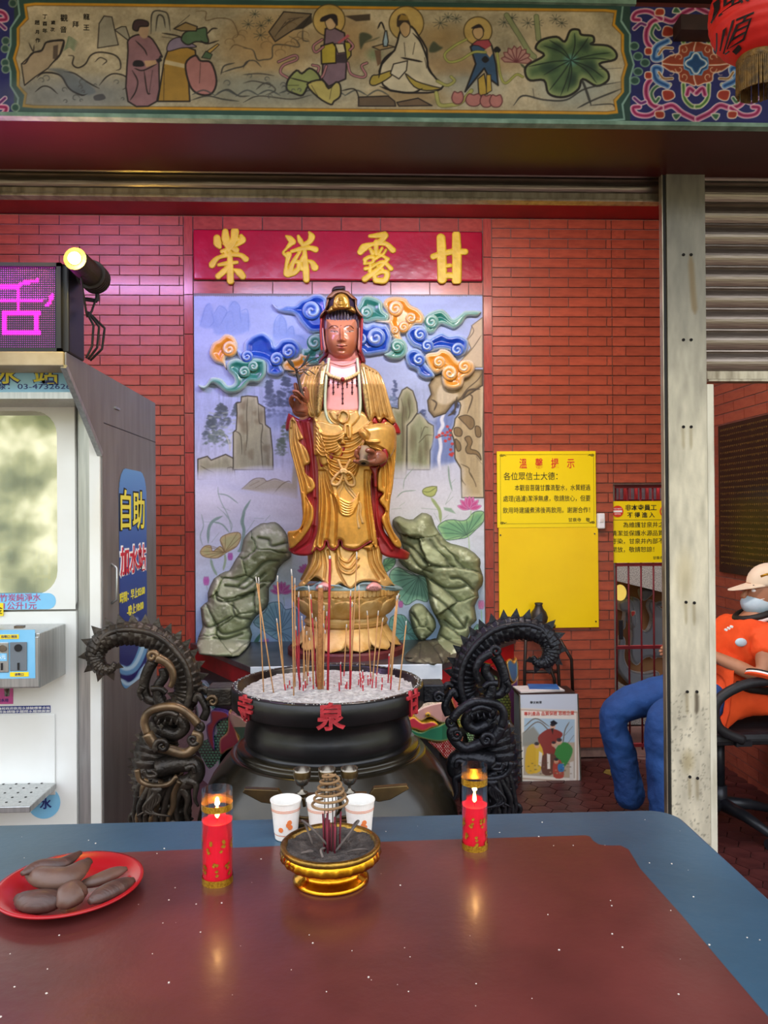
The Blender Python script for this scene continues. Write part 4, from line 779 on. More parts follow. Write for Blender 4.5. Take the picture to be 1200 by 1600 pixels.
for P, w in (([660, 1170, 600, 1280, 560, 1380, 580, 1470], 6), ([640, 1330, 520, 1420, 420, 1430], 5), ([830, 1280, 760, 1360, 720, 1470], 6), ([720, 1340, 690, 1440], 3), ([980, 1280, 960, 1380], 4)): reed(U7, P, w, '2e6450')
for (x, y) in ((560, 1010), (735, 870), (745, 920)): reed(U8, [x-30, y, x+30, y+8], 1, '6a9a92')
mv.a *= (.95+.08*vnoise(mv.X/2.2, mv.Y/2.2, 13))[..., None]
mv.a *= (1+(.20*vnoise(mv.X/3.2, mv.Y/20, 17)-.13)*sstep(590, 620, mv.Y)*sstep(760, 720, mv.Y))[..., None]
for x in np.arange(304, 758, 3.5):     # chipped upper edge shows grey render
    mv.fill([(x-3, 455), (x+3, 455), (x+2, 462+2.5*vnoise(np.array([x/4]), np.array([1.]), 4)[0]), (x-2, 462)], '6e6768', .9)
mural = thing('mural', 'tall painted mural of misty peaks, a waterfall and lotus leaves behind the statue', 'mural', ((xcl+xcr)/2, YW-.02, zm1))
cmat('mural_paint', rough=.5, bump=.06, bscale=30)
mx0, mx1 = xcl+.006, xcr-.006
gridmesh('painting', (mx0, YW-.022, zm1), (mx1-mx0, 0, 0), (0, 0, zm0-zm1), 660, 830, MATS['mural_paint'], mural, mv, thick=.02)
# ---- relief clouds
cmat('glaze', rough=.3, coat=.4, bump=.04)
CC = {'b': ('0c41a8', 'c4d8ee'), 'g': ('2a7a68', 'c6e0d0'), 'y': ('d88e26', 'f0e2c8')}
def cloud(K, P, c, lift, swirls, r=6):
    c1, c2 = CC[c]; Q = K(*P)
    o = relief('cloud', Q, YW-.022-lift, 'glaze', mural, h=.03, r=r, step=1.0, thick=lift+.006, smq=6,
        cfun=lambda x, y, d: mixc(c2, c1, sstep(0, 8, d)*(.85+.3*vnoise(x/7, y/7, 3))), hfun=lambda x, y, d: -.012*sstep(5, 14, d))
    for (sx, sy, sr, *fl) in swirls:
        ctr = K(sx, sy)[0]; R0 = sr/5; f = fl[0] if fl else 1
        th = np.linspace(0, 2*math.pi, 22)[:-1]; ring_ = np.stack([ctr[0]+R0*np.cos(th), ctr[1]+R0*np.sin(th)], 1)
        def ph(x, y): a = np.arctan2(y-ctr[1], (x-ctr[0])*f)/(2*math.pi); rho = np.hypot(x-ctr[0], y-ctr[1])/R0; return (rho*1.5-a+.3) % 1, rho
        def hf(x, y, d): p, rho = ph(x, y); return .012*(np.where(p < .82, p/.82, (1-p)/.18))*np.clip(1.2-rho, .25, 1)
        def cf(x, y, d): p, rho = ph(x, y); return mixc(c1, c2, np.clip(np.where(p < .82, (p/.82)**1.5, 1), 0, 1)*.9+.1*0)
        relief('swirl', ring_, YW-.022-lift-.024, 'glaze', o, h=.014, r=R0*.35, step=.6, thick=.02, smq=0, cfun=cf, hfun=hf)
cloud(U3, [345, 470, 400, 500, 410, 430, 430, 400, 480, 360, 560, 345, 630, 400, 650, 450, 700, 400, 790, 395, 850, 450, 850, 510, 800, 560, 720, 550, 700, 600, 720, 660, 660, 690, 590, 670, 580, 600, 540, 570, 450, 560, 400, 575, 360, 530], 'b', .012, [(430, 535, 48), (660, 555, 56), (755, 495, 60)])
cloud(U3, [135, 500, 160, 430, 210, 400, 260, 360, 320, 375, 355, 430, 350, 500, 290, 520, 260, 560, 270, 640, 240, 600, 180, 580, 145, 540], 'y', .004, [(292, 475, 62)])
cloud(U3, [50, 755, 100, 760, 150, 700, 230, 710, 280, 760, 330, 740, 320, 690, 275, 640, 280, 580, 340, 550, 420, 560, 500, 545, 570, 560, 580, 630, 570, 690, 520, 740, 450, 740, 400, 790, 340, 820, 260, 815, 190, 760, 150, 750, 100, 790, 60, 780], 'g', .014, [(408, 655, 46), (480, 612, 42, -1)])
cloud(U3, [625, 120, 680, 150, 740, 130, 800, 130, 850, 90, 900, 70, 960, 45, 1030, 60, 1060, 120, 1060, 350, 1000, 350, 920, 345, 850, 280, 800, 210, 720, 195, 660, 175], 'b', .01, [(935, 175, 74, -1)])
cloud(U3, [860, 480, 900, 470, 900, 400, 950, 360, 1010, 365, 1030, 480, 1020, 560, 980, 600, 900, 600, 850, 560], 'g', .004, [(958, 425, 62)])
cloud(U3, [700, 600, 740, 560, 820, 540, 840, 510, 900, 520, 920, 580, 960, 630, 900, 640, 880, 680, 800, 680, 730, 650], 'y', .004, [(855, 640, 36)], 4)
cloud(U4, [100, 200, 150, 130, 180, 70, 240, 60, 330, 100, 345, 170, 390, 210, 370, 260, 290, 255, 220, 270, 150, 250], 'g', .006, [(212, 190, 52)])
cloud(U4, [280, 260, 380, 250, 380, 200, 340, 130, 370, 80, 440, 65, 520, 80, 560, 130, 620, 160, 665, 220, 650, 280, 590, 290, 550, 340, 480, 355, 500, 420, 430, 400, 400, 350, 380, 280], 'y', .010, [(440, 160, 62), (562, 235, 44, -1), (505, 305, 44), (435, 330, 34, -1)])
cloud(U4, [665, 300, 670, 220, 730, 180, 800, 165, 850, 200, 890, 240, 950, 200, 980, 180, 1050, 175, 1110, 185, 1080, 220, 1000, 225, 960, 280, 900, 320, 840, 300, 790, 290, 740, 350, 690, 350], 'g', .008, [(722, 262, 56)])
cloud(U4, [90, 300, 170, 250, 215, 300, 260, 275, 330, 290, 370, 290, 410, 370, 400, 440, 380, 500, 300, 520, 200, 530, 170, 500, 100, 480], 'b', .010, [(285, 385, 76), (170, 400, 50, -1)])
cloud(U4, [350, 520, 400, 490, 410, 420, 440, 390, 490, 395, 530, 440, 530, 510, 480, 555, 400, 555], 'g', .016, [(452, 458, 50)])
cloud(U4, [520, 360, 560, 300, 640, 290, 690, 340, 700, 390, 740, 370, 800, 345, 860, 370, 930, 365, 1000, 400, 1010, 460, 980, 520, 900, 535, 860, 490, 780, 480, 700, 500, 620, 470, 560, 440], 'b', .008, [(632, 362, 56), (690, 452, 50), (925, 480, 54)])
cloud(U4, [515, 530, 550, 480, 610, 475, 660, 520, 680, 590, 740, 660, 740, 700, 680, 710, 620, 680, 600, 640, 540, 610], 'b', .012, [(622, 560, 52)])
cloud(U4, [670, 550, 690, 510, 760, 500, 800, 475, 870, 500, 930, 570, 980, 555, 1050, 580, 1060, 640, 1020, 690, 980, 710, 960, 770, 890, 795, 820, 770, 800, 700, 810, 650, 760, 670, 710, 640], 'y', .018, [(780, 580, 50), (865, 665, 62, -1), (980, 615, 56)])
# ---- relief rocks
cmat('rock_paint', rough=.68, bump=.2, bscale=25)
def rock(K, P, seed, lift=.0, h=.07, r=14, n=14, pal=('b4c096', '8f9670', 'd4dcb8', '565c44'), name='rock', grooves=()):
    Q = spl(K(*P), 2, True); rg = np.random.default_rng(seed); lo, hi = Q.min(0), Q.max(0); cs = rg.uniform(lo, hi, (n, 2)); tl = rg.uniform(-.0022, .0022, (n, 2)); hh = rg.uniform(0, .03, n); tn = rg.uniform(0, 1, n)
    gl = [spl(K(*g), 4) for g in grooves]
    def cell(x, y):
        wx = x+7*(vnoise(x/14, y/14, seed)-.5); wy = y+7*(vnoise(x/14, y/14, seed+9)-.5)
        d = np.sqrt((wx[:, None]-cs[:, 0])**2+((wy[:, None]-cs[:, 1])*1.2)**2); o = np.argsort(d, 1)[:, :2]; i = o[:, 0]; a = np.take_along_axis(d, o, 1); return i, a[:, 1]-a[:, 0], wx, wy
    def hf(x, y, d):
        i, e, wx, wy = cell(x, y); H = hh[i]+tl[i, 0]*(wx-cs[i, 0])+tl[i, 1]*(wy-cs[i, 1]); H = H*sstep(0, 8, d)+.02*sstep(0, 5, e)*sstep(0, 5, d)-.02+.012*vnoise(x/6, y/6, seed+3)
        for g in gl: H = H-.022*np.exp(-(sdist(np.stack([x, y], 1), g)/2.6)**2)*sstep(0, 4, d)
        return H
    def cf(x, y, d):
        i, e, wx, wy = cell(x, y); t = np.clip(tn[i]*.6+vnoise(x/12, y/9, seed+5)*.9-.35, 0, 1); c = mixc(pal[1], pal[0], t); t2 = sstep(.55, .8, vnoise(x/10, y/8, seed+7)); c = c*(1-t2[:, None])+rgb(pal[2])*t2[:, None]
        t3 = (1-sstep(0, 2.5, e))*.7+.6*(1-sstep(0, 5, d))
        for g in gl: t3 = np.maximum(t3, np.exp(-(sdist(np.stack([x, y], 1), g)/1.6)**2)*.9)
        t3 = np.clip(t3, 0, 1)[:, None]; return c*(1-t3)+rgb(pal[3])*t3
    return relief(name, Q, lambda x, y: np.minimum(YW-.022-lift, np.where(y > 985, 906/np.maximum(y-806, 1)+.0, 9)-.004), 'rock_paint', mural, h=h, r=r, step=1.2, thick=lift+.01, smq=0, cfun=cf, hfun=hf)
rock(U7, [495, 260, 560, 180, 660, 110, 720, 105, 800, 95, 870, 150, 920, 230, 950, 330, 955, 430, 890, 480, 830, 550, 800, 660, 740, 730, 740, 860, 700, 940, 620, 1000, 560, 1100, 580, 1180, 540, 1290, 470, 1360, 400, 1390, 70, 1370, 60, 1200, 100, 1100, 80, 920, 150, 860, 150, 780, 210, 640, 320, 570, 360, 560, 420, 450, 470, 380], 3, .01, .10, 20, 16,
     grooves=[[320, 710, 420, 720, 500, 740, 560, 700, 700, 590], [230, 780, 250, 850, 370, 860, 470, 820, 620, 750, 700, 700], [395, 880, 400, 960, 440, 1010, 560, 1030], [90, 1040, 150, 1110, 260, 1070, 380, 1000], [240, 1120, 300, 1170, 420, 1150, 560, 1100], [450, 710, 580, 600, 700, 480, 830, 470], [640, 250, 740, 270, 770, 330, 930, 290], [210, 1210, 320, 1220, 480, 1170]])
rock(U8, [80, 130, 140, 95, 200, 120, 270, 125, 350, 65, 440, 95, 470, 180, 550, 300, 620, 350, 770, 390, 890, 490, 890, 570, 920, 660, 910, 740, 870, 790, 880, 850, 840, 930, 860, 1060, 810, 1110, 790, 1200, 740, 1290, 700, 1380, 560, 1410, 520, 1430, 480, 1240, 520, 1120, 460, 1000, 420, 900, 400, 760, 380, 660, 330, 640, 230, 600, 130, 500, 180, 420, 150, 330, 150, 280, 90, 200], 5, .01, .11, 20, 18,
     grooves=[[150, 330, 260, 390, 330, 460, 430, 540, 560, 570, 640, 570], [200, 400, 320, 560, 440, 620], [240, 290, 330, 290, 360, 330], [440, 680, 560, 760, 700, 760, 760, 740], [400, 800, 540, 900, 640, 1000, 750, 1130], [620, 670, 720, 680, 830, 780], [520, 1200, 640, 1270, 740, 1300], [560, 1060, 660, 1130, 740, 1130, 770, 1040]])
rock(U8, [230, 980, 290, 910, 360, 915, 420, 980, 470, 1050, 480, 1130, 430, 1200, 350, 1255, 290, 1200, 260, 1120], 8, .02, .07, 10, 5, name='boulder')
rock(U8, [200, 1370, 290, 1290, 330, 1250, 430, 1240, 500, 1230, 600, 1300, 720, 1330, 740, 1400, 560, 1470, 380, 1480, 200, 1440], 11, .02, .07, 12, 7, pal=('6c6a50', '4a4636', '858468', '3a3428'), name='boulder')
# ---------------------------------------------------------------- altar platform, pedestal, statue
pmat('steel_top', '7d7f80', '646668', 7, rough=.3, metal=.8, bump=.05); pmat('marble_white', 'dfe6ea', 'c4ced6', 9, rough=.2)
pmat('granite_dark', '262224', '1b1819', 40, rough=.35); pmat('red_enamel', 'b8141c', '9a1018', 8, rough=.4)
ZPL = .745
pl = thing('altar_platform', 'low altar platform with steel ledge and painted relief sides under the statue', 'platform', (-.05, 4.3, 0))
fxl, fxr, yf = float(at(392, 1045, 3.88)[0]), float(at(690, 1045, 3.88)[0]), 3.88
bxl, bxr = XML+.03, XMR+.13; YBK = YW-.03
top = [(bxl, YBK), (fxl, yf), (fxr, yf), (bxr, YBK)]
def inset(P, d):
    c = np.mean(P, 0); return [(x+(c[0]-x)*d, y+(c[1]-y)*d*.6 if y < YBK-.01 else y) for x, y in P]
B().prism(inset(top, .03), 0, ZPL-.03, axis=2).out('core', 'granite_dark', pl)
B().prism(top, ZPL-.03, ZPL, axis=2).out('ledge', 'steel_top', pl, bevel=.004)
B().box(fxl-.002, fxr+.002, yf-.012, yf-.001, ZPL-.075, ZPL+.004).out('ledge_front', 'marble_white', pl, bevel=.003)
B().prism(inset([(a, b) for a, b in top], .015), ZPL-.12, ZPL-.031, axis=2).out('red_band', 'red_enamel', pl)
# glazed relief fish and dragon on the slanted sides
cmat('glazed_relief', rough=.25, coat=.5)
GR = cr(300, 1030, 7.617); GL = cr(630, 1020, 6.0)
def scale_col(c1, c2, s=6):
    def f(x, y, d):
        u = x/s; v = y/s*1.15; r = np.floor(v); uu = u+.5*(r % 2); a = uu-np.floor(uu)-.5; b = v-r; q = np.hypot(a*1.6, b-.1); return mixc(c1, c2, sstep(.45, .75, q))
    return f
def scale_h(s=6, a=.006):
    def f(x, y, d):
        u = x/s; v = y/s*1.15; r = np.floor(v); uu = u+.5*(r % 2); aa = uu-np.floor(uu)-.5; b = v-r; return a*(np.clip(1-np.hypot(aa*1.6, b-.1), 0, 1))
    return f
def flat(c): return lambda x, y, d: np.ones((len(x), 1))*rgb(c)
YR_ = 4.02
def side_Y(off):
    def f(x, y):
        m = at(x, y, np.ones(len(np.atleast_1d(x))))[:, 0]; out = []
        for fx_, bx_ in ((fxl, bxl), (fxr, bxr)): s = (bx_-fx_)/(YBK-yf); out.append((fx_-yf*s)/np.where(abs(m-s) < 1e-4, 1e-4, m-s))
        return np.clip(np.where(x < 540, out[0], out[1]), yf, YBK)-.004-off
    return f
def gp(name, K, P, c1, c2=None, Y=YR_, h=.02, r=3, sc_=0, ln=None, hf=None, cf=None):
    Y = side_Y(max(0, YR_-Y)+(.015 if Y < YR_ else 0))
    return relief(name, K(*P), Y, 'glazed_relief', pl, h=h, r=r, step=.9, thick=.05, smq=4, cfun=cf or (scale_col(c1, c2, sc_) if sc_ else (lambda x, y, d: mixc(c2 or c1, c1, sstep(0, 4, d)))), hfun=hf or (scale_h(sc_) if sc_ else None))
gp('relief_wave', GR, [0, 380, 60, 640, 100, 1180, 90, 1500, 250, 1600, 330, 1300, 300, 700, 160, 500], 'd8dcd8', '6aa88c', Y=YR_+.06)
gp('carp_body', GR, [60, 1020, 170, 940, 280, 880, 300, 740, 400, 690, 440, 760, 400, 900, 380, 1100, 300, 1240, 230, 1310, 170, 1290, 100, 1150], '6fc48c', '1f5a3a', sc_=5)
gp('carp_fin', GR, [220, 620, 320, 610, 420, 640, 430, 700, 340, 730, 280, 800, 260, 900, 270, 1080, 220, 1040, 180, 920, 170, 790, 220, 740], 'b8282c', '6a5a9a', Y=YR_-.02)
gp('carp_belly', GR, [430, 640, 470, 660, 540, 900, 560, 1010, 430, 1080, 340, 1130, 330, 960, 420, 860], 'b02440', 'e8c070', Y=YR_-.015)
gp('carp_head', GR, [480, 640, 620, 720, 700, 800, 745, 830, 735, 930, 640, 1000, 540, 1010, 560, 930, 500, 830, 440, 700], '2f8a68', 'e8c452', Y=YR_-.03, cf=lambda x, y, d: np.where((y < 1136)[:, None], mixc('d8a090', 'e0c0a0', sstep(0, 5, d)), mixc('e8c452', '1e7050', sstep(0, 2.5, d))))
gp('relief_bubble', GR, [60, 300, 130, 270, 190, 330, 190, 400, 130, 380], '3a9a84', 'bfe6d8'); gp('relief_bubble', GR, [60, 470, 150, 450, 190, 490, 150, 590, 90, 520], '3a9a84', 'bfe6d8')
gp('dragon_jaw', GL, [60, 700, 160, 740, 260, 700, 330, 680, 440, 640, 480, 740, 470, 800, 380, 830, 300, 830, 200, 810, 90, 770], '1f7050', 'cfd27a', Y=YR_-.02)
gp('dragon_snout', GL, [100, 570, 200, 500, 370, 460, 410, 500, 410, 580, 450, 610, 420, 650, 340, 650, 250, 600, 160, 640], 'c09088', 'e0d0b0', Y=YR_-.03)
gp('dragon_mouth', GL, [30, 640, 100, 600, 180, 650, 280, 640, 330, 680, 260, 710, 190, 740, 120, 720, 50, 700], 'b83040', 'e8c030', Y=YR_-.04)
gp('dragon_eye', GL, [205, 580, 235, 560, 260, 580, 235, 605], '14100c', 'e8c030', Y=YR_-.06)
gp('dragon_neck', GL, [230, 830, 330, 840, 430, 810, 500, 750, 560, 780, 540, 880, 500, 960, 400, 990, 330, 920], 'a01c24', 'e8d0c0', cf=lambda x, y, d: np.where(((np.sin(x*1.6)*np.sin(y*1.3) > .72))[:, None], rgb('f0e8e0'), mixc('d89050', 'a01c24', sstep(0, 2.5, d))))
gp('dragon_claw', GL, [430, 1000, 520, 950, 560, 1010, 520, 1140, 480, 1120, 450, 1050], '2f6a54', 'e8e8e0'); gp('dragon_scales', GL, [500, 560, 600, 520, 640, 640, 560, 700, 520, 690], 'd8b040', '3f7a44', sc_=4); gp('dragon_scales', GL, [600, 770, 680, 740, 770, 880, 740, 930, 640, 890], '9ac48c', '2a4a34', sc_=4)
gp('phoenix_wing', GL, [870, 350, 960, 350, 1020, 460, 1000, 620, 940, 640, 880, 560, 800, 480, 810, 420], '8a9a50', '3f5a34', sc_=5, Y=4.2)
gp('phoenix_tail', GL, [980, 330, 1050, 260, 1080, 200, 1085, 420, 1080, 560, 1060, 690, 1000, 640, 990, 480], '6a4a8a', 'b89040', Y=4.22); gp('phoenix_crest', GL, [970, 100, 1010, 60, 1040, 90, 1060, 45, 1080, 110, 1080, 220, 1040, 280, 1000, 240], '4a88b8', 'd89a3a', Y=4.2)
gp('relief_gem', GL, [810, 120, 900, 90, 915, 160, 880, 180], 'c01c20', '6a1014', Y=4.2); gp('relief_mask', GL, [790, 240, 860, 220, 890, 260, 850, 330, 810, 330], 'd8c8a0', '3f7a54', Y=4.2)
gp('relief_wave', GL, [990, 650, 1060, 700, 1080, 790, 1060, 880, 1040, 930, 1000, 760], 'e0e0dc', '9ab0b0', Y=4.2)
gp('relief_panel', GL, [440, 340, 520, 340, 560, 440, 540, 560, 470, 500], 'c03030', 'd8a060', Y=4.05)
# ---- lotus pedestal and statue
YS = 4.30; SX = float(at(540, 930, YS-.2)[0])
cmat('gold_paint', rough=.33, metal=.35, bump=.12, bscale=30, coat=.25, speck=.22); cmat('skin_lacquer', rough=.3, coat=.4, bump=.03); cmat('robe_red', rough=.4, coat=.2)
st = thing('bodhisattva_statue', 'tall gilded robed statue with crown and lotus base in the centre', 'statue', (SX, YS, ZPL))
def zz(py, Y): return float(at(540, py, Y)[2])
def ppx(w, Y): return w/2/FPX*Y*1.0
pmat('maroon_paint', '6b2426', '4a1a1c', 12, rough=.5, bump=.2); pmat('plaster_gold', 'd9b271', 'c09045', 14, rough=.45, bump=.2, bscale=60, metal=.1)
r0 = ppx(188, YS-.15); z0 = ZPL
zb = [zz(y, YS-.28) for y in (1020, 985, 975, 945, 928)]
B().lathe([(0.001, z0), (r0, z0), (r0, zb[0]-.012), (r0*.97, zb[0]-.002), (.001, zb[0]-.002)], 56, (SX, YS, 0)).out('plinth', 'maroon_paint', st, smooth=False)
zl0, zl1, zw, zt2, zr = zb[0], zb[1]+.0, zb[2], zb[3], zb[4]+.02
rim = ppx(168, YS-.1)
zr = zz(924, YS-rim*.95)
core_prof = [(.001, zl0), (rim*.80, zl0), (rim*.72, zl1-.01), (rim*.78, zl1+.006), (rim*.80, zl1+.02), (rim*.76, zl1+.034), (rim*.74, zl1+.05), (rim*.86, zr-.10), (rim*.97, zr-.03), (rim*1.0, zr-.028), (rim*1.0, zr), (.001, zr)]
B().lathe(core_prof, 80, (SX, YS, 0)).out('pedestal_core', 'plaster_gold', st, smooth=False)
def petal(w, L, prof, ang, tip=1.0, out_=0):
    """petal as a curved thick leaf: prof(t)->(r,z); w width"""
    nu, nv = 9, 12; V = []
    for side in (0, 1):
        for j in range(nv):
            t = j/(nv-1); r, z = prof(t); ww = w*(math.sin(math.pi*min(1, .18+.72*t)**1.0)**.55 if t < .93 else .45*(1-t)/.07+.1)
            for i in range(nu):
                u = -1+2*i/(nu-1); a = ang+u*ww/2/max(r, .05); rr = r+.018*(1-u*u)+.004*math.cos(u*7)-(.012 if side else 0)-(.010*(1-abs(u)) if abs(u) < .12 else 0)
                V.append((SX+rr*math.cos(a), YS+rr*math.sin(a), z))
    n = nu*nv; F = []
    for s_ in (0, 1):
        for j in range(nv-1):
            for i in range(nu-1): q = [s_*n+j*nu+i, s_*n+j*nu+i+1, s_*n+(j+1)*nu+i+1, s_*n+(j+1)*nu+i]; F.append(q if s_ == 0 else q[::-1])
    rim_ = list(range(nu))+[j*nu+nu-1 for j in range(1, nv)]+[(nv-1)*nu+i for i in range(nu-2, -1, -1)]+[j*nu for j in range(nv-2, 0, -1)]
    F += [(rim_[i], rim_[(i+1) % len(rim_)], rim_[(i+1) % len(rim_)]+n, rim_[i]+n) for i in range(len(rim_))]
    return V, F
N = 12
for layer, (w, f0, f1, off) in enumerate(((.15, 0, 1, .5), (.165, 0, .86, 0))):
    for k in range(N):
        a = (k+off)*2*math.pi/N-math.pi/2
        pr_ = lambda t: (rim*(.74+.27*(t*f1)**.7)+(.0 if layer else -.012), zl1+.05+(zr-.045-zl1-.04)*(t*f1))
        V, F = petal(w, 1, pr_, a); b = B(); b.add(V, F); b.out('petal', 'plaster_gold', st, smooth=True)
for k in range(N):
    a = (k+.5)*2*math.pi/N-math.pi/2; pr_ = lambda t: (rim*(.74+.27*t**1.3), zl1-.005-(zl1-.005-zl0-.004)*t)
    V, F = petal(.155, 1, pr_, a); b = B(); b.add(V, F); b.out('petal', 'plaster_gold', st, smooth=True)
b = B()
for k in range(72):
    a = k*2*math.pi/72; M = Matrix.Translation((SX, YS, 0))@Matrix.Rotation(a, 4, 'Z'); b.box(rim-.002, rim+.006, -.008, .008, zr-.032, zr-.004, M)
b.out('rim_beads', 'plaster_gold', st, kind='stuff')
S4 = cr(420, 440, 5); S5 = lambda *p: cr(420, 740, 5)(*p)
XC, HWD = 540.0, 105.0
def Ybody(x, y):
    dep = np.interp(y, [440, 560, 600, 700, 850, 925], [.10, .12, .17, .20, .20, .26]); hw = np.interp(y, [560, 640, 850, 925], [90, 100, 105, 95]); return YS-dep*np.sqrt(np.clip(1-((x-XC)/hw)**2, .02, 1))
def folds(L):
    """L: list of (K, points, width px, height m)"""
    S = [(spl(K(*p), 5) if len(p) > 4 else K(*p), w, a) for K, p, w, a in L]
    def f(x, y, d):
        P = np.stack([x, y], 1); H = np.zeros(len(x))
        for s_, w, a in S:
            lo, hi = s_.min(0)-3*w, s_.max(0)+3*w; m = (x > lo[0]) & (x < hi[0]) & (y > lo[1]) & (y < hi[1])
            if m.any(): H[m] += 1.5*a*np.exp(-(sdist(P[m], s_)/w)**2)
        return H*sstep(0, 2.5, d)
    return f
def layer(name, Q, off, fl=(), cf=None, mat='gold_paint', h=.02, r=4, thick=.05, step=.8, smq=5, Y=Ybody, base=0, label=None, hx_=None):
    Yf = (lambda x, y: Y(x, y)-off) if callable(Y) else Y-off
    ff = folds(fl) if fl else None
    hfun = (lambda x, y, d: (ff(x, y, d) if ff else 0)+(hx_(x, y, d) if hx_ else 0)) if (ff or hx_) else None
    return relief(name, Q, Yf, mat, st, h=h, r=r, step=step, thick=thick, smq=smq, cfun=cf, hfun=hfun, base=base, label=label)
def gold(x, y, d):
    c = np.stack([np.interp(y, [560, 640, 720, 800, 850, 925], v) for v in ((.80, .80, .86, .88, .86, .88), (.66, .64, .64, .62, .63, .70), (.42, .36, .27, .22, .26, .42))], 1); return c*(.90+.18*vnoise(x/5, y/9, 3))[:, None]
def red(x, y, d): return mixc('a02326', '7e1a1e', vnoise(x/6, y/8, 2))
# inner solid so that nothing is hollow from the side
b = B(); ys = [905, 880, 850, 780, 700, 640, 600, 585]; hw = [70, 58, 60, 66, 70, 72, 60, 30]
b.tube([at(XC-1, y, YS+.02) for y in ys], [ppx(2*w, YS) for w in hw], 32, sq=1, disp=lambda t, th: 1-.45*np.abs(np.cos(th))**2, up=(0, 1, 0)); b.out('robe_back', 'plaster_gold', st, smooth=True)
# trailing outer robe, left and right
layer('robe_lining', S4(175, 1040, 150, 1035, 130, 1150, 170, 1180, 200, 1400, 240, 1560, 262, 1720, 262, 1850, 240, 1960, 160, 2060, 165, 2112, 240, 2142, 340, 2132, 372, 2080, 400, 1950, 400, 1500, 420, 1380, 370, 1250, 345, 1060, 260, 1080), .0, [(S4, [300, 1100, 330, 1300, 350, 1600, 350, 1900], 3, .008), (S4, [250, 1100, 300, 1350, 320, 1600], 2, -.008), (S4, [360, 1700, 330, 2000, 200, 2110], 2, -.008)], red, 'robe_red', label='red lining of the long sleeve')
layer('robe_sleeve', S4(165, 1085, 195, 1060, 240, 1160, 270, 1225, 235, 1245, 290, 1300, 320, 1370, 320, 1420, 280, 1445, 290, 1500, 345, 1540, 365, 1600, 340, 1640, 295, 1668, 320, 1720, 350, 1770, 345, 1870, 300, 1960, 225, 2050, 165, 2085, 150, 2010, 148, 1955, 195, 1945, 240, 1925, 262, 1850, 252, 1700, 230, 1560, 195, 1420, 165, 1300, 155, 1170), .02,
      [(S4, [185, 1090, 190, 1250, 240, 1450, 280, 1600, 290, 1800, 250, 1950], 1.3, -.012), (S4, [200, 1100, 215, 1250, 270, 1450, 320, 1600], 1.2, -.010), (S4, [210, 1100, 240, 1230, 300, 1400], 1.0, -.008), (S4, [172, 1150, 180, 1300, 230, 1500, 265, 1640], 1.0, -.008), (S4, [300, 1700, 315, 1800, 280, 1900, 200, 1990], 1.5, -.010)], gold, r=3)
layer('robe_lining', S4(800, 1440, 850, 1440, 870, 1500, 850, 1620, 895, 1660, 860, 1710, 910, 1790, 890, 1880, 910, 1960, 1000, 2060, 1095, 2115, 1100, 2140, 1080, 2172, 1000, 2165, 900, 2140, 860, 2080, 820, 1900, 790, 1700, 780, 1560), .0, [(S4, [850, 1500, 830, 1750, 870, 1950, 960, 2090], 2.5, .01), (S4, [820, 1550, 830, 1800, 850, 2000], 1.6, -.01)], red, 'robe_red', label='red lining of the long sleeve')
layer('robe_sleeve', S4(800, 1300, 850, 1240, 900, 1100, 960, 1110, 995, 1170, 997, 1300, 985, 1450, 970, 1600, 950, 1720, 945, 1850, 975, 1950, 1030, 2030, 1030, 2080, 980, 2060, 920, 1960, 880, 1850, 912, 1790, 865, 1710, 893, 1655, 850, 1620, 850, 1500, 870, 1420), .03,
      [(S4, [880, 1340, 920, 1420, 930, 1550, 920, 1700], 1.4, -.012), (S4, [900, 1320, 950, 1400, 955, 1500, 940, 1650], 1.2, -.010), (S4, [860, 1350, 890, 1450, 895, 1600], 1.4, -.010), (S4, [920, 1800, 930, 1900, 990, 2020], 1.3, -.010), (S4, [960, 1250, 980, 1350, 975, 1480], 1.0, -.008)], gold, r=3)
# skirt to the pedestal
layer('underskirt', S4(350, 2060, 345, 2120, 320, 2220, 270, 2320, 230, 2370, 260, 2395, 330, 2330, 370, 2310, 430, 2350, 500, 2400, 560, 2360, 640, 2400, 690, 2360, 760, 2340, 850, 2350, 900, 2400, 960, 2370, 985, 2380, 920, 2280, 880, 2180, 865, 2080, 800, 2060), .0,
      [(S5, p, 1.4, a) for p, a in (([540, 580, 560, 660, 620, 690, 660, 640, 690, 600], .010), ([530, 600, 560, 700, 630, 740, 700, 660], .010), ([520, 620, 560, 750, 640, 780, 700, 720], .008), ([380, 600, 370, 700, 280, 850], -.012), ([400, 600, 400, 720, 320, 830], -.010), ([420, 600, 440, 720, 430, 820], -.010), ([460, 600, 480, 720, 470, 840], -.008), ([800, 590, 820, 700, 900, 820], -.012), ([780, 600, 800, 720, 860, 830], -.010), ([830, 590, 860, 720, 950, 830], -.010), ([520, 600, 540, 750, 600, 870], -.01))], lambda x, y, d: gold(x, y, d)*.9+rgb('e8cfa0')*.1, thick=.12)
layer('blue_hem', S5(215, 895, 250, 870, 330, 880, 400, 840, 470, 860, 530, 850, 580, 880, 660, 890, 720, 850, 800, 845, 850, 850, 900, 870, 1010, 880, 1020, 915, 640, 925, 215, 915), -.01, [(S5, [240, 890, 400, 860, 560, 880, 760, 860, 980, 890], 2, .01)], flat('7f9a9c'), 'robe_red', r=3, label='grey-blue painted hem'); 
for x in (425, 820):
    layer('foot', S5(x-60, 905, x-40, 870, x, 850, x+50, 870, x+60, 905, x, 918), .04, [(S5, [x-30+i*15, 890, x-28+i*15, 915], .8, -.008) for i in range(5)], flat('d99a94'), 'skin_lacquer', h=.03, r=5, label='pink bare foot')
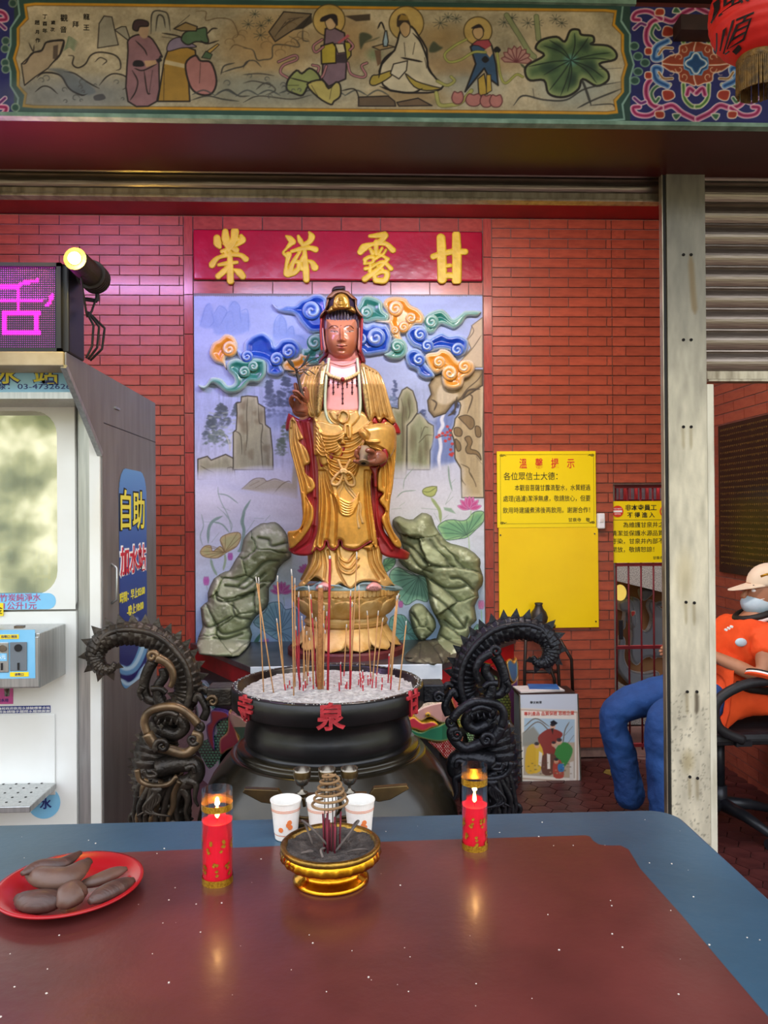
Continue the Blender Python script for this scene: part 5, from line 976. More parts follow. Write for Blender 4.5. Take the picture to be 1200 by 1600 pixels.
# main robe front
main = S4(345, 1060, 400, 1010, 500, 1000, 680, 1000, 790, 1060, 830, 1180, 840, 1450, 800, 1520, 800, 1700, 825, 1880, 850, 2060, 835, 2090, 818, 2058, 800, 2105, 770, 2090, 735, 2075, 790, 2050, 805, 2030, 770, 2040, 700, 2085, 640, 2092, 580, 2070, 572, 2030, 545, 2018, 540, 2060, 505, 2092, 470, 2070, 462, 2030, 438, 2030, 430, 2070, 400, 2095, 370, 2078, 350, 2110, 330, 2110, 350, 2040, 385, 1900, 385, 1500, 365, 1350)
fl = []
for i in range(9):      # draped swags over the stomach
    y = 1110+i*34; w = 1-.06*i; fl.append((S4, [590-235*w, y-40, 560-150*w, y+50+8*i, 590, y+90+10*i, 640+60*w, y+60+8*i, 600+215*w, y-30], 1.5, .012))
for (a, b_, c_) in ((395, 400, 360), (410, 430, 400), (425, 470, 450), (440, 520, 520), (770, 790, 830), (790, 800, 850), (755, 760, 800)): fl.append((S4, [a, 1480, b_, 1750, c_, 2060], 1.5, -.012))
for i in range(6): fl.append((S4, [430+i*14, 1450+i*10, 470+i*12, 1620+i*6, 560, 1700+i*20, 640, 1730+i*18, 700, 1660+i*14], 1.4, .004))
layer('robe_front', main, .03, fl, gold, h=.03, r=5, thick=.10, hx_=lambda x, y, d: .015*np.exp(-((x-538)/22)**2-((y-815)/45)**2))
# red piping at the hem
hem = S4(350, 2108, 372, 2078, 400, 2098, 430, 2072, 440, 2030, 460, 2030, 470, 2072, 505, 2095, 540, 2062, 548, 2018, 570, 2028, 580, 2072, 640, 2095, 700, 2088, 770, 2042, 803, 2030)
hp = spl(hem, 5); b = B(); b.tube(at(hp[:, 0], hp[:, 1], Ybody(hp[:, 0], hp[:, 1])-.045), .006, 8); b.out('hem_piping', pmat('red_lacquer', '8f2022', '7a1a1c', 10, rough=.35), st, smooth=True)
# wavy apron edge with red lining on the left hip
layer('apron_lining', S4(400, 1440, 440, 1440, 500, 1390, 520, 1340, 560, 1380, 600, 1300, 570, 1270, 400, 1300), .052, cf=red, mat='robe_red', thick=.02, label='red lining')
layer('apron', S4(362, 1090, 500, 1110, 560, 1120, 600, 1180, 585, 1240, 545, 1250, 580, 1310, 560, 1365, 525, 1370, 510, 1345, 470, 1350, 480, 1400, 440, 1440, 405, 1425, 385, 1360, 355, 1350, 350, 1250), .06, [(S4, [370, 1120+i*32, 420, 1190+i*28, 520, 1200+i*22, 590, 1170+i*16], 1.6, .012) for i in range(7)], gold, h=.02, r=4, thick=.03)
layer('sash_end', S4(590, 1110, 640, 1115, 655, 1150, 650, 1220, 625, 1230, 600, 1200, 590, 1240, 600, 1270, 560, 1260, 570, 1200), .075, [(S4, [615, 1130, 620, 1210], 1.5, -.01)], gold, thick=.03)
# chest
layer('chest', S4(455, 600, 500, 620, 640, 620, 690, 600, 705, 700, 712, 900, 705, 1020, 450, 1020, 445, 900, 450, 700), .02, [(S4, [470, 635, 580, 665, 690, 635], 1.2, -.008), (S4, [480, 605, 580, 632, 680, 605], 1.2, -.008)], lambda x, y, d: mixc('dc9a92', 'cf8a80', vnoise(x/8, y/8, 5)), 'skin_lacquer', h=.03, r=8, label='pink chest and neck')
b = B(); b.tube([at(536, 566, YS-.02), at(536, 556, YS-.03), at(536, 545, YS-.03)], [.10, .085, .085], 28, up=(0, 1, 0)); b.out('neck', pmat('pink_paint', 'dc9a92', 'cf8a80', 8, rough=.35), st, smooth=True)
# shoulder mantle
def brocade(x, y, d): return gold(x, y, d)*(.80+.2*(vnoise(x/1.6, y/1.6, 8, 2) > .42))[:, None]*np.array([.92, .95, .95])
layer('mantle', S4(430, 620, 380, 650, 300, 680, 240, 760, 215, 860, 260, 1000, 330, 1060, 380, 1060, 420, 900, 440, 700), .03, [(S4, [330+i*26, 670+i*4, 290+i*24, 780, 290+i*22, 900, 330+i*12, 1050], 1.5, -.012) for i in range(4)], gold, h=.03, r=7, thick=.12)
layer('mantle', S4(720, 640, 790, 665, 860, 710, 905, 800, 940, 920, 975, 1040, 992, 1095, 960, 1112, 930, 1085, 900, 1060, 868, 1100, 845, 1075, 830, 1050, 800, 1098, 770, 1060, 745, 900, 725, 750), .03, [(S4, [760+i*28, 680+i*14, 790+i*26, 800, 810+i*28, 920, 830+i*32, 1060], 1.6, -.012) for i in range(5)], gold, h=.035, r=7, thick=.12)
layer('mantle_lining', S4(800, 1100, 832, 1055, 868, 1105, 900, 1065, 960, 1115, 992, 1098, 1032, 1180, 990, 1190, 960, 1150, 880, 1130), .02, cf=red, mat='robe_red', label='red lining')
layer('forearm_sleeve', S4(800, 1115, 880, 1105, 960, 1125, 992, 1180, 985, 1300, 940, 1380, 880, 1350, 800, 1300, 760, 1260, 700, 1180, 740, 1130), .08, [(S4, [780, 1280, 850, 1290, 920, 1330, 950, 1400], 1.6, -.012), (S4, [700, 1230, 780, 1250, 860, 1250], 1.6, .01), (S4, [740, 1150, 780, 1200, 760, 1250], 2, -.01)], gold, h=.05, r=12, thick=.08)
layer('collar', S4(432, 645, 395, 680, 372, 800, 360, 950, 370, 1055, 405, 1030, 425, 900, 440, 750, 462, 640), .055, [(S4, [410, 700, 392, 860, 385, 1020], 3, .006)], brocade, r=3, thick=.04, label='brocade-patterned collar band')
layer('collar', S4(715, 645, 745, 700, 765, 800, 790, 950, 800, 1090, 770, 1060, 745, 950, 725, 800, 712, 700), .055, [], brocade, r=3, thick=.04, label='brocade-patterned collar band')
for P in ([470, 600, 450, 750, 440, 900, 445, 1020, 480, 1100, 540, 1130, 560, 1120], [690, 600, 705, 750, 715, 950, 700, 1060, 660, 1110]):
    q = spl(S4(*P), 6); b = B(); b.tube(at(q[:, 0], q[:, 1], Ybody(q[:, 0], q[:, 1])-.06), .008, 8); b.out('inner_collar', pmat('pale_jade', 'b9c4a4', 'a8b494', 9, rough=.4), st, smooth=True, label='pale green inner collar edge')
for P in ([708, 620, 720, 750, 740, 900, 770, 1060], [432, 660, 425, 800, 415, 950, 385, 1050], [410, 290, 405, 400, 415, 560], [730, 290, 725, 420, 715, 560]):
    q = spl(S4(*P), 6); b = B(); b.tube(at(q[:, 0], q[:, 1], Ybody(q[:, 0], q[:, 1])-.055), .006, 8); b.out('red_ribbon', 'red_lacquer', st, smooth=True)
layer('bodice', S4(455, 1040, 500, 1000, 540, 1020, 560, 1000, 600, 1000, 640, 1020, 680, 1000, 705, 1030, 710, 1070, 640, 1140, 580, 1120, 500, 1110), .055, [(S4, [540, 1040, 580, 1010, 620, 1040, 610, 1090, 570, 1100, 545, 1070, 555, 1035], 1.5, .01), (S4, [470, 1030, 500, 1080, 560, 1110], 1.6, -.008)], gold, thick=.04)
# necklace
q = spl(S4(455, 715, 480, 735, 530, 752, 575, 765, 620, 755, 665, 735, 700, 712), 8); b = B(); Pn = at(q[:, 0], q[:, 1], Ybody(q[:, 0], q[:, 1])-.062); b.tube(Pn, .006, 8)
for i in range(0, len(q), 3): b.tube([Pn[i]+[0, .008, 0], Pn[i]-[0, .008, 0]], .009, 8)
b.out('necklace', pmat('pale_gold', 'dfc089', 'c9a76a', 20, rough=.35), st, smooth=True)
def pd(x, y, r, off, mat, name, **k):
    p = S4(x, y)[0]; c = at(p[0], p[1], float(Ybody(p[0], p[1]))-off); b = B(); a = np.linspace(.01, math.pi-.01, 7); b.lathe([(r*math.sin(t), -r*math.cos(t)) for t in a], 10, c); return b
pd(577, 765, .012, .072, 0, 0).out('gem', 'red_lacquer', st, smooth=True)
b = B()
for x, ya, yb_ in ((468, 745, 820), (505, 760, 890), (540, 785, 830), (577, 795, 955), (612, 785, 830), (652, 760, 890), (688, 745, 820)):
    for y in np.arange(ya, yb_, 13): c = pd(x, y, .0042 if (int(y) % 3) else .006, .052, 0, 0); b.add(c.v[0], c.f)
b.out('bead_strings', pmat('garnet', '5a1c1c', '3a1a20', 30, rough=.3), st, smooth=True, kind='stuff')
# bow and ribbons
def tubes(name, Ls, r, off, mat='plaster_gold', K=S4, sq=1):
    for P in Ls:
        q = spl(K(*P), 6); b = B(); b.tube(at(q[:, 0], q[:, 1], Ybody(q[:, 0], q[:, 1])-off), r, 8, sq=sq); b.out(name, mat, st, smooth=True)
tubes('bow_loop', [[585, 1480, 540, 1500, 500, 1550, 495, 1580, 530, 1590, 560, 1560, 580, 1500], [590, 1480, 640, 1500, 668, 1550, 665, 1590, 630, 1590, 600, 1550, 590, 1500], [540, 1390, 560, 1440, 585, 1480], [640, 1390, 610, 1440, 590, 1480]], .008, .075)
tubes('bow_knot', [[560, 1480, 585, 1470, 610, 1485], [560, 1492, 585, 1484, 610, 1497]], .009, .085)
tubes('ribbon', [[580, 1500, 560, 1580, 530, 1640, 545, 1720, 590, 1800, 585, 1920], [590, 1500, 575, 1600, 550, 1660, 570, 1740, 610, 1830, 622, 1940], [590, 1500, 600, 1600, 660, 1680, 715, 1740, 715, 1820, 735, 1890], [600, 1500, 625, 1600, 680, 1680, 700, 1760, 690, 1840, 705, 1930]], .0075, .062)
# ---- head
Hh = cr(490, 440, 11.43); YH = YS-.055
layer('veil', Hh(320, 190, 380, 160, 480, 150, 600, 165, 680, 230, 780, 320, 760, 400, 790, 500, 880, 620, 860, 700, 870, 1000, 860, 1200, 930, 1400, 900, 1470, 820, 1450, 760, 1350, 250, 1350, 150, 1460, 90, 1450, 110, 1380, 180, 1300, 150, 1100, 130, 800, 110, 620, 200, 480, 240, 330, 230, 290), 0, cf=lambda x, y, d: np.where((d < 1.2)[:, None], rgb('6a2024'), rgb('7b2024')*.9), mat='robe_red', Y=YH+.04, h=.05, r=10, thick=.10, smq=4, label='red veil behind the head')
layer('veil_top', Hh(225, 290, 320, 200, 370, 165, 480, 150, 600, 165, 660, 225, 720, 290, 780, 320, 700, 320, 640, 280, 590, 240, 480, 210, 400, 240, 340, 300, 270, 305), 0, cf=flat('9a7358'), Y=YH-.03, h=.03, r=4, thick=.08, smq=4, label='tan veil edge over the crown')
for P in ([300, 520, 240, 540, 205, 480, 235, 330, 275, 315, 250, 430, 180, 560, 120, 630, 110, 610, 170, 520], [740, 320, 765, 340, 770, 430, 830, 540, 885, 615, 880, 632, 830, 610, 770, 540, 740, 450]): layer('veil_edge', Hh(*P[2 if len(P) > 20 else 0:]), 0, cf=flat('9a7358'), Y=YH-.035, h=.02, r=3, thick=.05, smq=3, step=.5)
layer('hair', Hh(210, 600, 250, 540, 250, 400, 300, 280, 480, 230, 680, 290, 740, 400, 750, 540, 800, 620, 815, 760, 800, 980, 760, 1000, 230, 1000, 190, 1010, 190, 830, 190, 700), 0, [(Hh, [250+i*55, 520, 240+i*58, 600, 235+i*58, 680], .8, -.008) for i in range(10)], flat('33293a'), mat='robe_red', Y=YH, h=.075, r=18, thick=.08, smq=4, label='dark hair with combed grooves')
layer('topknot', Hh(330, 190, 325, 140, 370, 90, 450, 75, 560, 80, 555, 130, 500, 160, 400, 165), 0, cf=flat('2e2730'), mat='robe_red', Y=YH+.01, h=.05, r=4, thick=.05, smq=4)
eyeL, eyeR = Hh(368, 892)[0], Hh(640, 892)[0]; HS = 1/11.43
faceQ = Hh(205, 900, 210, 720, 240, 668, 350, 655, 480, 655, 640, 655, 745, 668, 778, 760, 785, 900, 783, 1050, 760, 1180, 700, 1310, 610, 1375, 500, 1395, 390, 1372, 295, 1295, 232, 1180, 208, 1040)
def gs(x, y, cx, cy, sx, sy): c = Hh(cx, cy)[0]; return np.exp(-((x-c[0])/(sx*HS))**2-((y-c[1])/(sy*HS))**2)
noseL = spl(Hh(492, 850, 494, 940, 498, 1030), 6); browL = [spl(Hh(*p), 6) for p in ([272, 832, 330, 790, 400, 790, 438, 815], [548, 812, 590, 790, 660, 788, 712, 835])]
lidL = [spl(Hh(*p), 6) for p in ([300, 885, 350, 862, 400, 868, 432, 895], [572, 895, 610, 868, 660, 860, 715, 880])]; slitL = [spl(Hh(*p), 6) for p in ([310, 888, 365, 888, 428, 903], [575, 903, 640, 888, 708, 884])]
mouthL = spl(Hh(418, 1150, 460, 1155, 503, 1165, 550, 1155, 592, 1150), 6)
def face_h(x, y, d):
    P = np.stack([x, y], 1); H = .020*np.exp(-(sdist(P, noseL)/2.1)**2)*sstep(Hh(0, 820)[0, 1], Hh(0, 1020)[0, 1], y)+.008*np.exp(-(sdist(P, noseL)/2.4)**2)
    H += .012*gs(x, y, 500, 1035, 42, 34)+.008*(gs(x, y, 447, 1045, 26, 24)+gs(x, y, 555, 1045, 26, 24))
    H -= .010*(gs(x, y, 375, 870, 80, 45)+gs(x, y, 635, 870, 80, 45)); H += .008*(gs(x, y, 370, 880, 50, 22)+gs(x, y, 640, 880, 50, 22))
    H += .007*gs(x, y, 503, 1143, 60, 16)+.009*gs(x, y, 503, 1185, 50, 18)-.006*np.exp(-(sdist(P, mouthL)/.6)**2)-.005*gs(x, y, 503, 1235, 60, 22)+.012*gs(x, y, 503, 1300, 80, 50)
    H += .006*(gs(x, y, 320, 1060, 90, 90)+gs(x, y, 680, 1060, 90, 90)); 
    for s_ in slitL: H -= .003*np.exp(-(sdist(P, s_)/.5)**2)
    for s_ in browL: H += .003*np.exp(-(sdist(P, s_)/.8)**2)
    return H+.004*gs(x, y, 490, 790, 14, 14)
def face_c(x, y, d):
    P = np.stack([x, y], 1); c = mixc('b87858', '9c5c3c', sstep(Hh(0, 700)[0, 1], Hh(0, 1380)[0, 1], y))
    def ov(c, m, col): m = np.clip(m, 0, 1)[:, None]; return c*(1-m)+rgb(col)*m
    for s_ in browL: c = ov(c, 1.1-sdist(P, s_)/.85, '3a2020')
    for s_ in slitL: c = ov(c, 1.2-sdist(P, s_, .25), 'a8988c')
    for s_ in lidL: c = ov(c, 1-sdist(P, s_)/.6, '3a2020')
    for (ex, ey) in ((372, 893), (645, 890)): q = Hh(ex, ey)[0]; c = ov(c, 1.5-np.hypot(x-q[0], (y-q[1])*1.3)/1.1, '2a1c20')
    c = ov(c, 1.7*gs(x, y, 503, 1145, 55, 13)+1.7*gs(x, y, 503, 1184, 48, 15)-.6, '8a2a2c'); c = ov(c, 1-sdist(P, mouthL)/.5, '4a1418')
    return ov(c, 1.6*gs(x, y, 490, 790, 14, 14)-.4, '7a3c30')
relief('face', faceQ, YH-.03, 'skin_lacquer', st, h=.095, r=27, step=.36, thick=.08, smq=5, cfun=face_c, hfun=face_h)
for P in ([150, 850, 175, 840, 195, 1000, 220, 1130, 235, 1200, 205, 1245, 180, 1200, 165, 1080], [800, 840, 828, 835, 825, 1000, 835, 1200, 815, 1245, 780, 1190, 785, 1080, 795, 1000]): layer('ear', Hh(*P), 0, cf=flat('d59a8a'), mat='skin_lacquer', Y=YH-.03, h=.03, r=2.5, thick=.05, smq=4, step=.5)
def crownh(x, y, d): return .018*gs(x, y, 490, 320, 36, 40)+.02*gs(x, y, 490, 400, 60, 45)+.012*gs(x, y, 490, 455, 80, 18)-.006*np.exp(-((np.hypot((x-Hh(492, 0)[0, 0])/11.0, (y-Hh(0, 360)[0, 1])/11.4)-.88)/.05)**2)
layer('crown_plaque', Hh(345, 400, 370, 290, 430, 230, 495, 212, 560, 230, 620, 290, 645, 400, 640, 480, 500, 495, 350, 490), 0, cf=lambda x, y, d: mixc('c49a3a', 'a8802c', vnoise(x, y, 4)), Y=YH-.085, h=.03, r=4, thick=.06, smq=5, step=.4, hx_=crownh, label='gold crown plaque with a small seated figure')
layer('crown_band', Hh(250, 540, 300, 450, 340, 430, 360, 490, 500, 500, 640, 485, 660, 440, 720, 470, 745, 545, 600, 510, 500, 503, 400, 512), 0, cf=flat('b08a3c'), Y=YH-.075, h=.025, r=3, thick=.06, smq=4, step=.5)
# ---- hands
pmat('skin_brown', '8f5338', '7a4530', 10, rough=.3, coat=.4, bump=.05); hl = thing  # (hands are parts of the statue)
W2 = cr(440, 545, 13.33)
def hand(name, palm, pr, fingers, K, Y):
    """one continuous surface: palm, fingers grown together with metaballs-like skin"""
    bm = bmesh.new(); sk = bm.verts.layers.skin.verify(); vs = {}
    def v(p, r, off=0): q = K(p[0], p[1])[0]; w = at(q[0], q[1], Y-(p[2] if len(p) > 2 else 0)); x = bm.verts.new(Vector(w-origin(st))); x[sk].radius = (r, r); return x
    prev = None; pv = []
    for p, r in zip(palm, pr):
        x = v(p, r); pv.append(x)
        if prev: bm.edges.new((prev, x))
        prev = x
    for root, pts, r in fingers:
        p0 = pv[root]; n = len(pts)
        for i, p in enumerate(pts): x = v(p, r*(1-.12*i)); bm.edges.new((p0, x)); p0 = x
    pv[0][sk].use_root = True; me = bpy.data.meshes.new(name); bm.to_mesh(me); bm.free(); o = bpy.data.objects.new(name, me); COL.objects.link(o); o.parent = st
    s_ = o.modifiers.new('skin', 'SKIN'); s_.use_smooth_shade = True; u = o.modifiers.new('sub', 'SUBSURF'); u.levels = u.render_levels = 2; me.materials.append(MATS['skin_brown']); return o
hand('hand', [(430, 1420, .10), (410, 1320, .12), (400, 1240, .13), (380, 1150, .14)], [.036, .042, .045, .034],
     [(3, [(440, 1080, .16), (480, 1000, .175), (440, 880, .18)], .016), (3, [(500, 1090, .13), (530, 960, .14), (470, 780, .15)], .018), (3, [(340, 1080, .15), (370, 960, .19), (300, 950, .20), (240, 870, .21), (330, 890, .215), (470, 1030, .20)], .015),
      (2, [(250, 1150, .14), (190, 1060, .17), (230, 980, .19), (310, 1010, .20), (420, 1150, .18)], .015), (1, [(260, 1230, .13), (200, 1140, .15), (180, 1050, .16), (200, 1000, .165)], .014), (3, [(340, 980, .165), (300, 800, .17), (280, 700, .17)], .014)], W2, YS-.12)
V3 = cr(535, 670, 13.33)
hand('hand', [(900, 560, .20), (800, 600, .215), (720, 600, .225), (620, 570, .23)], [.034, .038, .036, .026],
     [(3, [(640, 470, .26), (560, 450, .28), (470, 460, .285)], .017), (3, [(560, 620, .235), (420, 560, .225), (330, 440, .235), (370, 360, .245)], .016), (3, [(520, 660, .235), (380, 620, .22), (270, 560, .235), (300, 420, .245)], .015), (2, [(580, 690, .245), (420, 680, .24), (300, 690, .26), (220, 660, .27)], .015), (2, [(640, 730, .235), (520, 740, .23), (400, 700, .235)], .014)], V3, YS-.08)
q = V3(860, 430, 900, 560, 860, 700, 780, 770); b = B(); q = spl(q, 5); b.tube(at(q[:, 0], q[:, 1], YS-.28), [.014]*len(q), 10); b.out('cuff', 'red_lacquer', st, smooth=True)
layer('cuff_lining', V3(560, 790, 720, 770, 800, 700, 870, 600, 850, 500, 800, 430, 640, 410, 680, 380, 820, 400, 890, 520, 880, 680, 760, 800, 730, 900, 720, 1200, 660, 1200, 640, 950), 0, cf=red, mat='robe_red', Y=YS-.24, h=.02, r=3, thick=.06, smq=3, step=.5, label='red sleeve lining')
# held things
vz = thing('clay_vase', 'small tan clay vase tipped downward in the hand of the statue', 'vase', tuple(at(570, 725, YS-.30)))
p1, p2 = at(*V3(440, 720)[0], YS-.335), at(*V3(455, 380)[0], YS-.285); ax = p2-p1; L = np.linalg.norm(ax)
pr_ = [(0, .30), (.02, .36), (.05, .32), (.12, .24), (.40, .26), (.55, .34), (.75, .42), (.92, .34), (1.0, .12)]
b = B(); b.tube([p1+ax*t for t, r in pr_], [r*L*.85 for t, r in pr_], 24, cap=True); b.out('body', pmat('clay', '8f7a58', '77634a', 20, rough=.6), vz, smooth=True)
b = B(); b.tube([p1-ax*.004, p1+ax*.01], [L*.12, L*.12], 16); b.out('mouth_hole', 'hole_dark', vz)
wb = thing('leafy_twig', 'dark leafy twig held up in the raised hand of the statue', 'twig', tuple(at(*W2(380, 760)[0], YS-.30)))
q = spl(W2(440, 1000, 400, 850, 350, 640, 310, 460, 280, 400), 5); b = B(); b.tube(at(q[:, 0], q[:, 1], YS-.31), np.linspace(.010, .006, len(q)), 8); b.out('stem', pmat('twig_dark', '2a241c', '3a3024', 20, rough=.6), wb, smooth=True)
pmat('leaf_dark', '33342a', '26281f', 20, rough=.5)
for P in ([250, 400, 180, 340, 110, 230, 160, 220, 240, 280, 270, 380], [300, 430, 380, 390, 440, 300, 510, 180, 575, 100, 570, 180, 500, 300, 420, 380, 340, 430], [280, 470, 180, 490, 60, 450, 130, 440, 240, 450], [40, 240, 20, 180, 0, 150, 40, 200], [500, 350, 600, 330, 720, 325, 880, 330, 700, 350, 560, 365], [770, 130, 800, 60, 850, 20, 850, 90, 800, 140], [440, 470, 500, 480, 570, 550, 640, 555, 560, 560, 490, 510], [300, 520, 220, 550, 120, 530, 210, 570, 300, 545]):
    relief('leaf', W2(*P), YS-.32, 'leaf_dark', wb, h=.004, r=1.2, step=.45, thick=.003, smq=3)
for P in ([330, 430, 500, 320, 620, 240, 780, 170], [320, 480, 420, 440, 560, 450, 700, 540]): q = spl(W2(*P), 5); b = B(); b.tube(at(q[:, 0], q[:, 1], YS-.32), .0025, 6); b.out('twig', 'twig_dark', wb, smooth=True)
# ---------------------------------------------------------------- bronze incense burner with dragon handles
YBN = 2.76; bx = float(at(513, 1070, YBN)[0])
pmat('iron_black', '211f20', '121112', 7, rough=.32, metal=.35, bump=.15, bscale=18, coat=.15); pmat('bronze_belly', '332c1f', '191611', 4, rough=.24, metal=.45, bump=.10, bscale=10, coat=.3)
pmat('iron_handle', '24242a', '17171b', 12, rough=.38, metal=.55, bump=.35, bscale=70); pmat('bronze_handle', '4a4138', '2a2521', 10, rough=.38, metal=.6, bump=.35, bscale=70); pmat('bronze_worn', '7a6248', '4a3c2c', 14, rough=.36, metal=.65, bump=.2)
pmat('ash_pale', 'c4c2be', '9a9896', 60, rough=.95, bump=1.0, bscale=90); pmat('char_red', 'a8262c', '7d1e22', 30, rough=.6)
ib = thing('incense_burner', 'large black bronze incense burner with dragon handles in front of the statue', 'burner', (bx, YBN, 0))
cen = (bx, YBN, 0)
B().lathe([(.300, .882), (.316, .900), (.322, .908), (.334, .908), (.341, .900), (.341, .838), (.335, .832), (.300, .826), (.288, .815), (.284, .79), (.292, .765), (.298, .735), (.292, .712), (.283, .702), (.31, .694)], 96, cen).out('bowl', 'iron_black', ib, smooth=True)
B().lathe([(.27, .70), (.318, .696), (.324, .688), (.318, .680), (.33, .672), (.342, .676), (.348, .668), (.372, .640), (.41, .590), (.44, .53), (.458, .46), (.46, .39), (.44, .31), (.39, .24), (.32, .19), (.001, .17)], 96, cen).out('belly', 'bronze_belly', ib, smooth=True)
for a in (90, 210, 330):
    a = math.radians(a); x, y = bx+.32*math.cos(a), YBN+.32*math.sin(a)
    b = B(); b.tube([(x, y, .34), (x+.05*math.cos(a), y+.05*math.sin(a), .2), (x+.02*math.cos(a), y+.02*math.sin(a), .08), (x+.05*math.cos(a), y+.05*math.sin(a), 0)], [.10, .075, .05, .07], 16); b.out('leg', 'bronze_belly', ib, smooth=True)
def ash(r, z, th): return r, z
n = 60; V = []; F = []
g = np.linspace(-.312, .312, n); gx, gy = np.meshgrid(g, g); rr = np.hypot(gx, gy)
zz_ = .886+.016*(1-(rr/.31)**2)+.018*(vnoise(gx*22+9, gy*22+9, 4)-.5)+.012*(vnoise(gx*80+9, gy*80+9, 7)-.5); ok = rr < .312
idx = np.arange(n*n).reshape(n, n); F = [(int(idx[j, i]), int(idx[j, i+1]), int(idx[j+1, i+1]), int(idx[j+1, i])) for j in range(n-1) for i in range(n-1) if ok[j, i] and ok[j, i+1] and ok[j+1, i] and ok[j+1, i+1]]
mk('ash', np.stack([gx+bx, gy+YBN, zz_], -1), F, 'ash_pale', ib, True, kind='stuff')
b = B()
for i in range(260):    # crumbs of ash on the rim
    a = random.uniform(0, 6.28); r = random.uniform(.319, .338); s = random.uniform(.0007, .0022); b.box(bx+r*math.cos(a)-s, bx+r*math.cos(a)+s, YBN+r*math.sin(a)-s, YBN+r*math.sin(a)+s, .897 if r < .316 else .9065, .9085+s*.4)
b.out('ash_crumbs', 'ash_pale', ib, kind='stuff')
pmat('char_paint', 'b82c34', '8f2026', 30, rough=.5, bump=.3)
def on_band(ch, ang, z, s, rad):
    o = lettering(ch, 0, 0, 0, s, 'char_paint', None, name='character', ext=.006, bold=.0025); me = o.data
    for v in me.vertices:
        a = ang+v.co.x/rad-math.pi/2; r = rad-v.co.y*.8+.002; zc = v.co.z
        v.co = Vector((r*math.cos(a), r*math.sin(a), z+zc))
    o.parent = ib
on_band('寺', math.radians(-51), .872, .088, .341); on_band('泉', math.radians(3), .872, .088, .341); on_band('甘', math.radians(58), .872, .088, .341)
D1 = cr(120, 920, 3)
def dragon(sg, mat, mat2, label):
    root = thing('x', 'x', 'x'); bpy.data.objects.remove(root)
    def W3(P, dy=0):
        P = np.asarray(P, float).reshape(-1, 2); q = D1(*P.ravel()); w = at(q[:, 0], q[:, 1], YBN); w[:, 0] = bx+sg*(w[:, 0]-bx)+(.0 if sg == 1 else -.012); w[:, 1] = YBN+dy; return w
    k = YBN/FPX/3
    path = np.array([(185, 345), (165, 372), (125, 372), (95, 340), (92, 290), (130, 240), (205, 213), (290, 212), (370, 238), (440, 290), (490, 360), (512, 440), (505, 510), (470, 570), (430, 630), (385, 700), (365, 790), (375, 890), (400, 990), (410, 1100)], float)
    rad = np.array([10, 20, 30, 38, 43, 47, 50, 52, 54, 56, 58, 58, 56, 56, 68, 82, 92, 104, 112, 116], float)
    S = spl(path, 12); R = np.interp(np.linspace(0, 19, len(S)), np.arange(20), rad)*k
    Wp = W3(S); Wp[:, 1] += np.interp(np.arange(len(S)), [0, 60, 140, len(S)], [-.01, 0, .03, .0])
    def sc_(t, th):
        u = t*58; v = th/(2*math.pi)*9; r = np.floor(u); vv = v+.5*(r % 2); a = vv-np.floor(vv)-.5; b_ = u-r; return 1+.17*np.clip(1-np.hypot(a*1.5, b_*1.0-.05), 0, 1)
    S2 = np.linspace(0, len(S)-1, 420); Wf = np.stack([np.interp(S2, np.arange(len(S)), Wp[:, i]) for i in range(3)], 1); Rf = np.interp(S2, np.arange(len(S)), R)
    b = B(); b.tube(Wf, Rf, 60, disp=sc_, up=(0, 1, 0)); body = b.out('dragon_handle', mat, ib, smooth=True, label=label)
    b = B(); T = np.gradient(Wf, axis=0); T /= np.linalg.norm(T, axis=1)[:, None]
    i = 6; cnt = 0
    while i < 400:
        o = np.array([T[i, 2], 0, -T[i, 0]]); o *= (1 if True else -1)*sg*(-1)
        if i > 262: o = np.array([-sg*1., 0, .15])
        o /= np.linalg.norm(o); p = Wf[i]; r = Rf[i]; L = (.024+.010*min(1, i/120)) if i < 262 else .028; w = L*.55; t = T[i]
        base = p+o*r*.88; tip = p+o*(r+L)-t*L*.25
        V = [base-t*w+[0, .006, 0], base+t*w+[0, .006, 0], base+t*w-[0, .006, 0], base-t*w-[0, .006, 0], tip]
        b = B(); b.add(V, [(0, 1, 2, 3), (0, 4, 1), (1, 4, 2), (2, 4, 3), (3, 4, 0)]); b.out('dorsal_spike', mat, body, smooth=False)
        # step along the arc by the spike width
        s = 0
        while i < 400 and s < w*1.75: i += 1; s += np.linalg.norm(Wf[i]-Wf[i-1])
    def cur(name, P, r0, r1, dy, m=mat, tip=True, n=6):
        q = spl(P, n) if len(P) > 2 else np.asarray(P, float); w = W3(q, dy); rr_ = np.linspace(r0, r1, len(w))*k; bb_ = B(); bb_.tube(w, rr_, 14, up=(0, 1, 0)); bb_.out(name, m, body, smooth=True)
    def spiral(cx, cy, r0, turns, a0, n=20, f=1): return [(cx+r0*(1-t*.85)*math.cos(a0+f*t*turns*6.283), cy+r0*(1-t*.85)*math.sin(a0+f*t*turns*6.283)) for t in np.linspace(0, 1, n)]
    # inner rail that follows the tail
    cur('rail', [(95, 300), (140, 222), (205, 190), (290, 188), (380, 212), (455, 268), (515, 350), (538, 440), (530, 520), (500, 590)], 12, 16, -.03)
    # leg with cloud-shaped joint
    cur('leg', spiral(378, 300, 26, 1.2, .3, f=-1)+[], 12, 9, -.07, mat2, n=2); cur('leg', [(400, 305), (445, 330), (470, 370), (472, 410), (460, 440)], 22, 12, -.07, mat2)
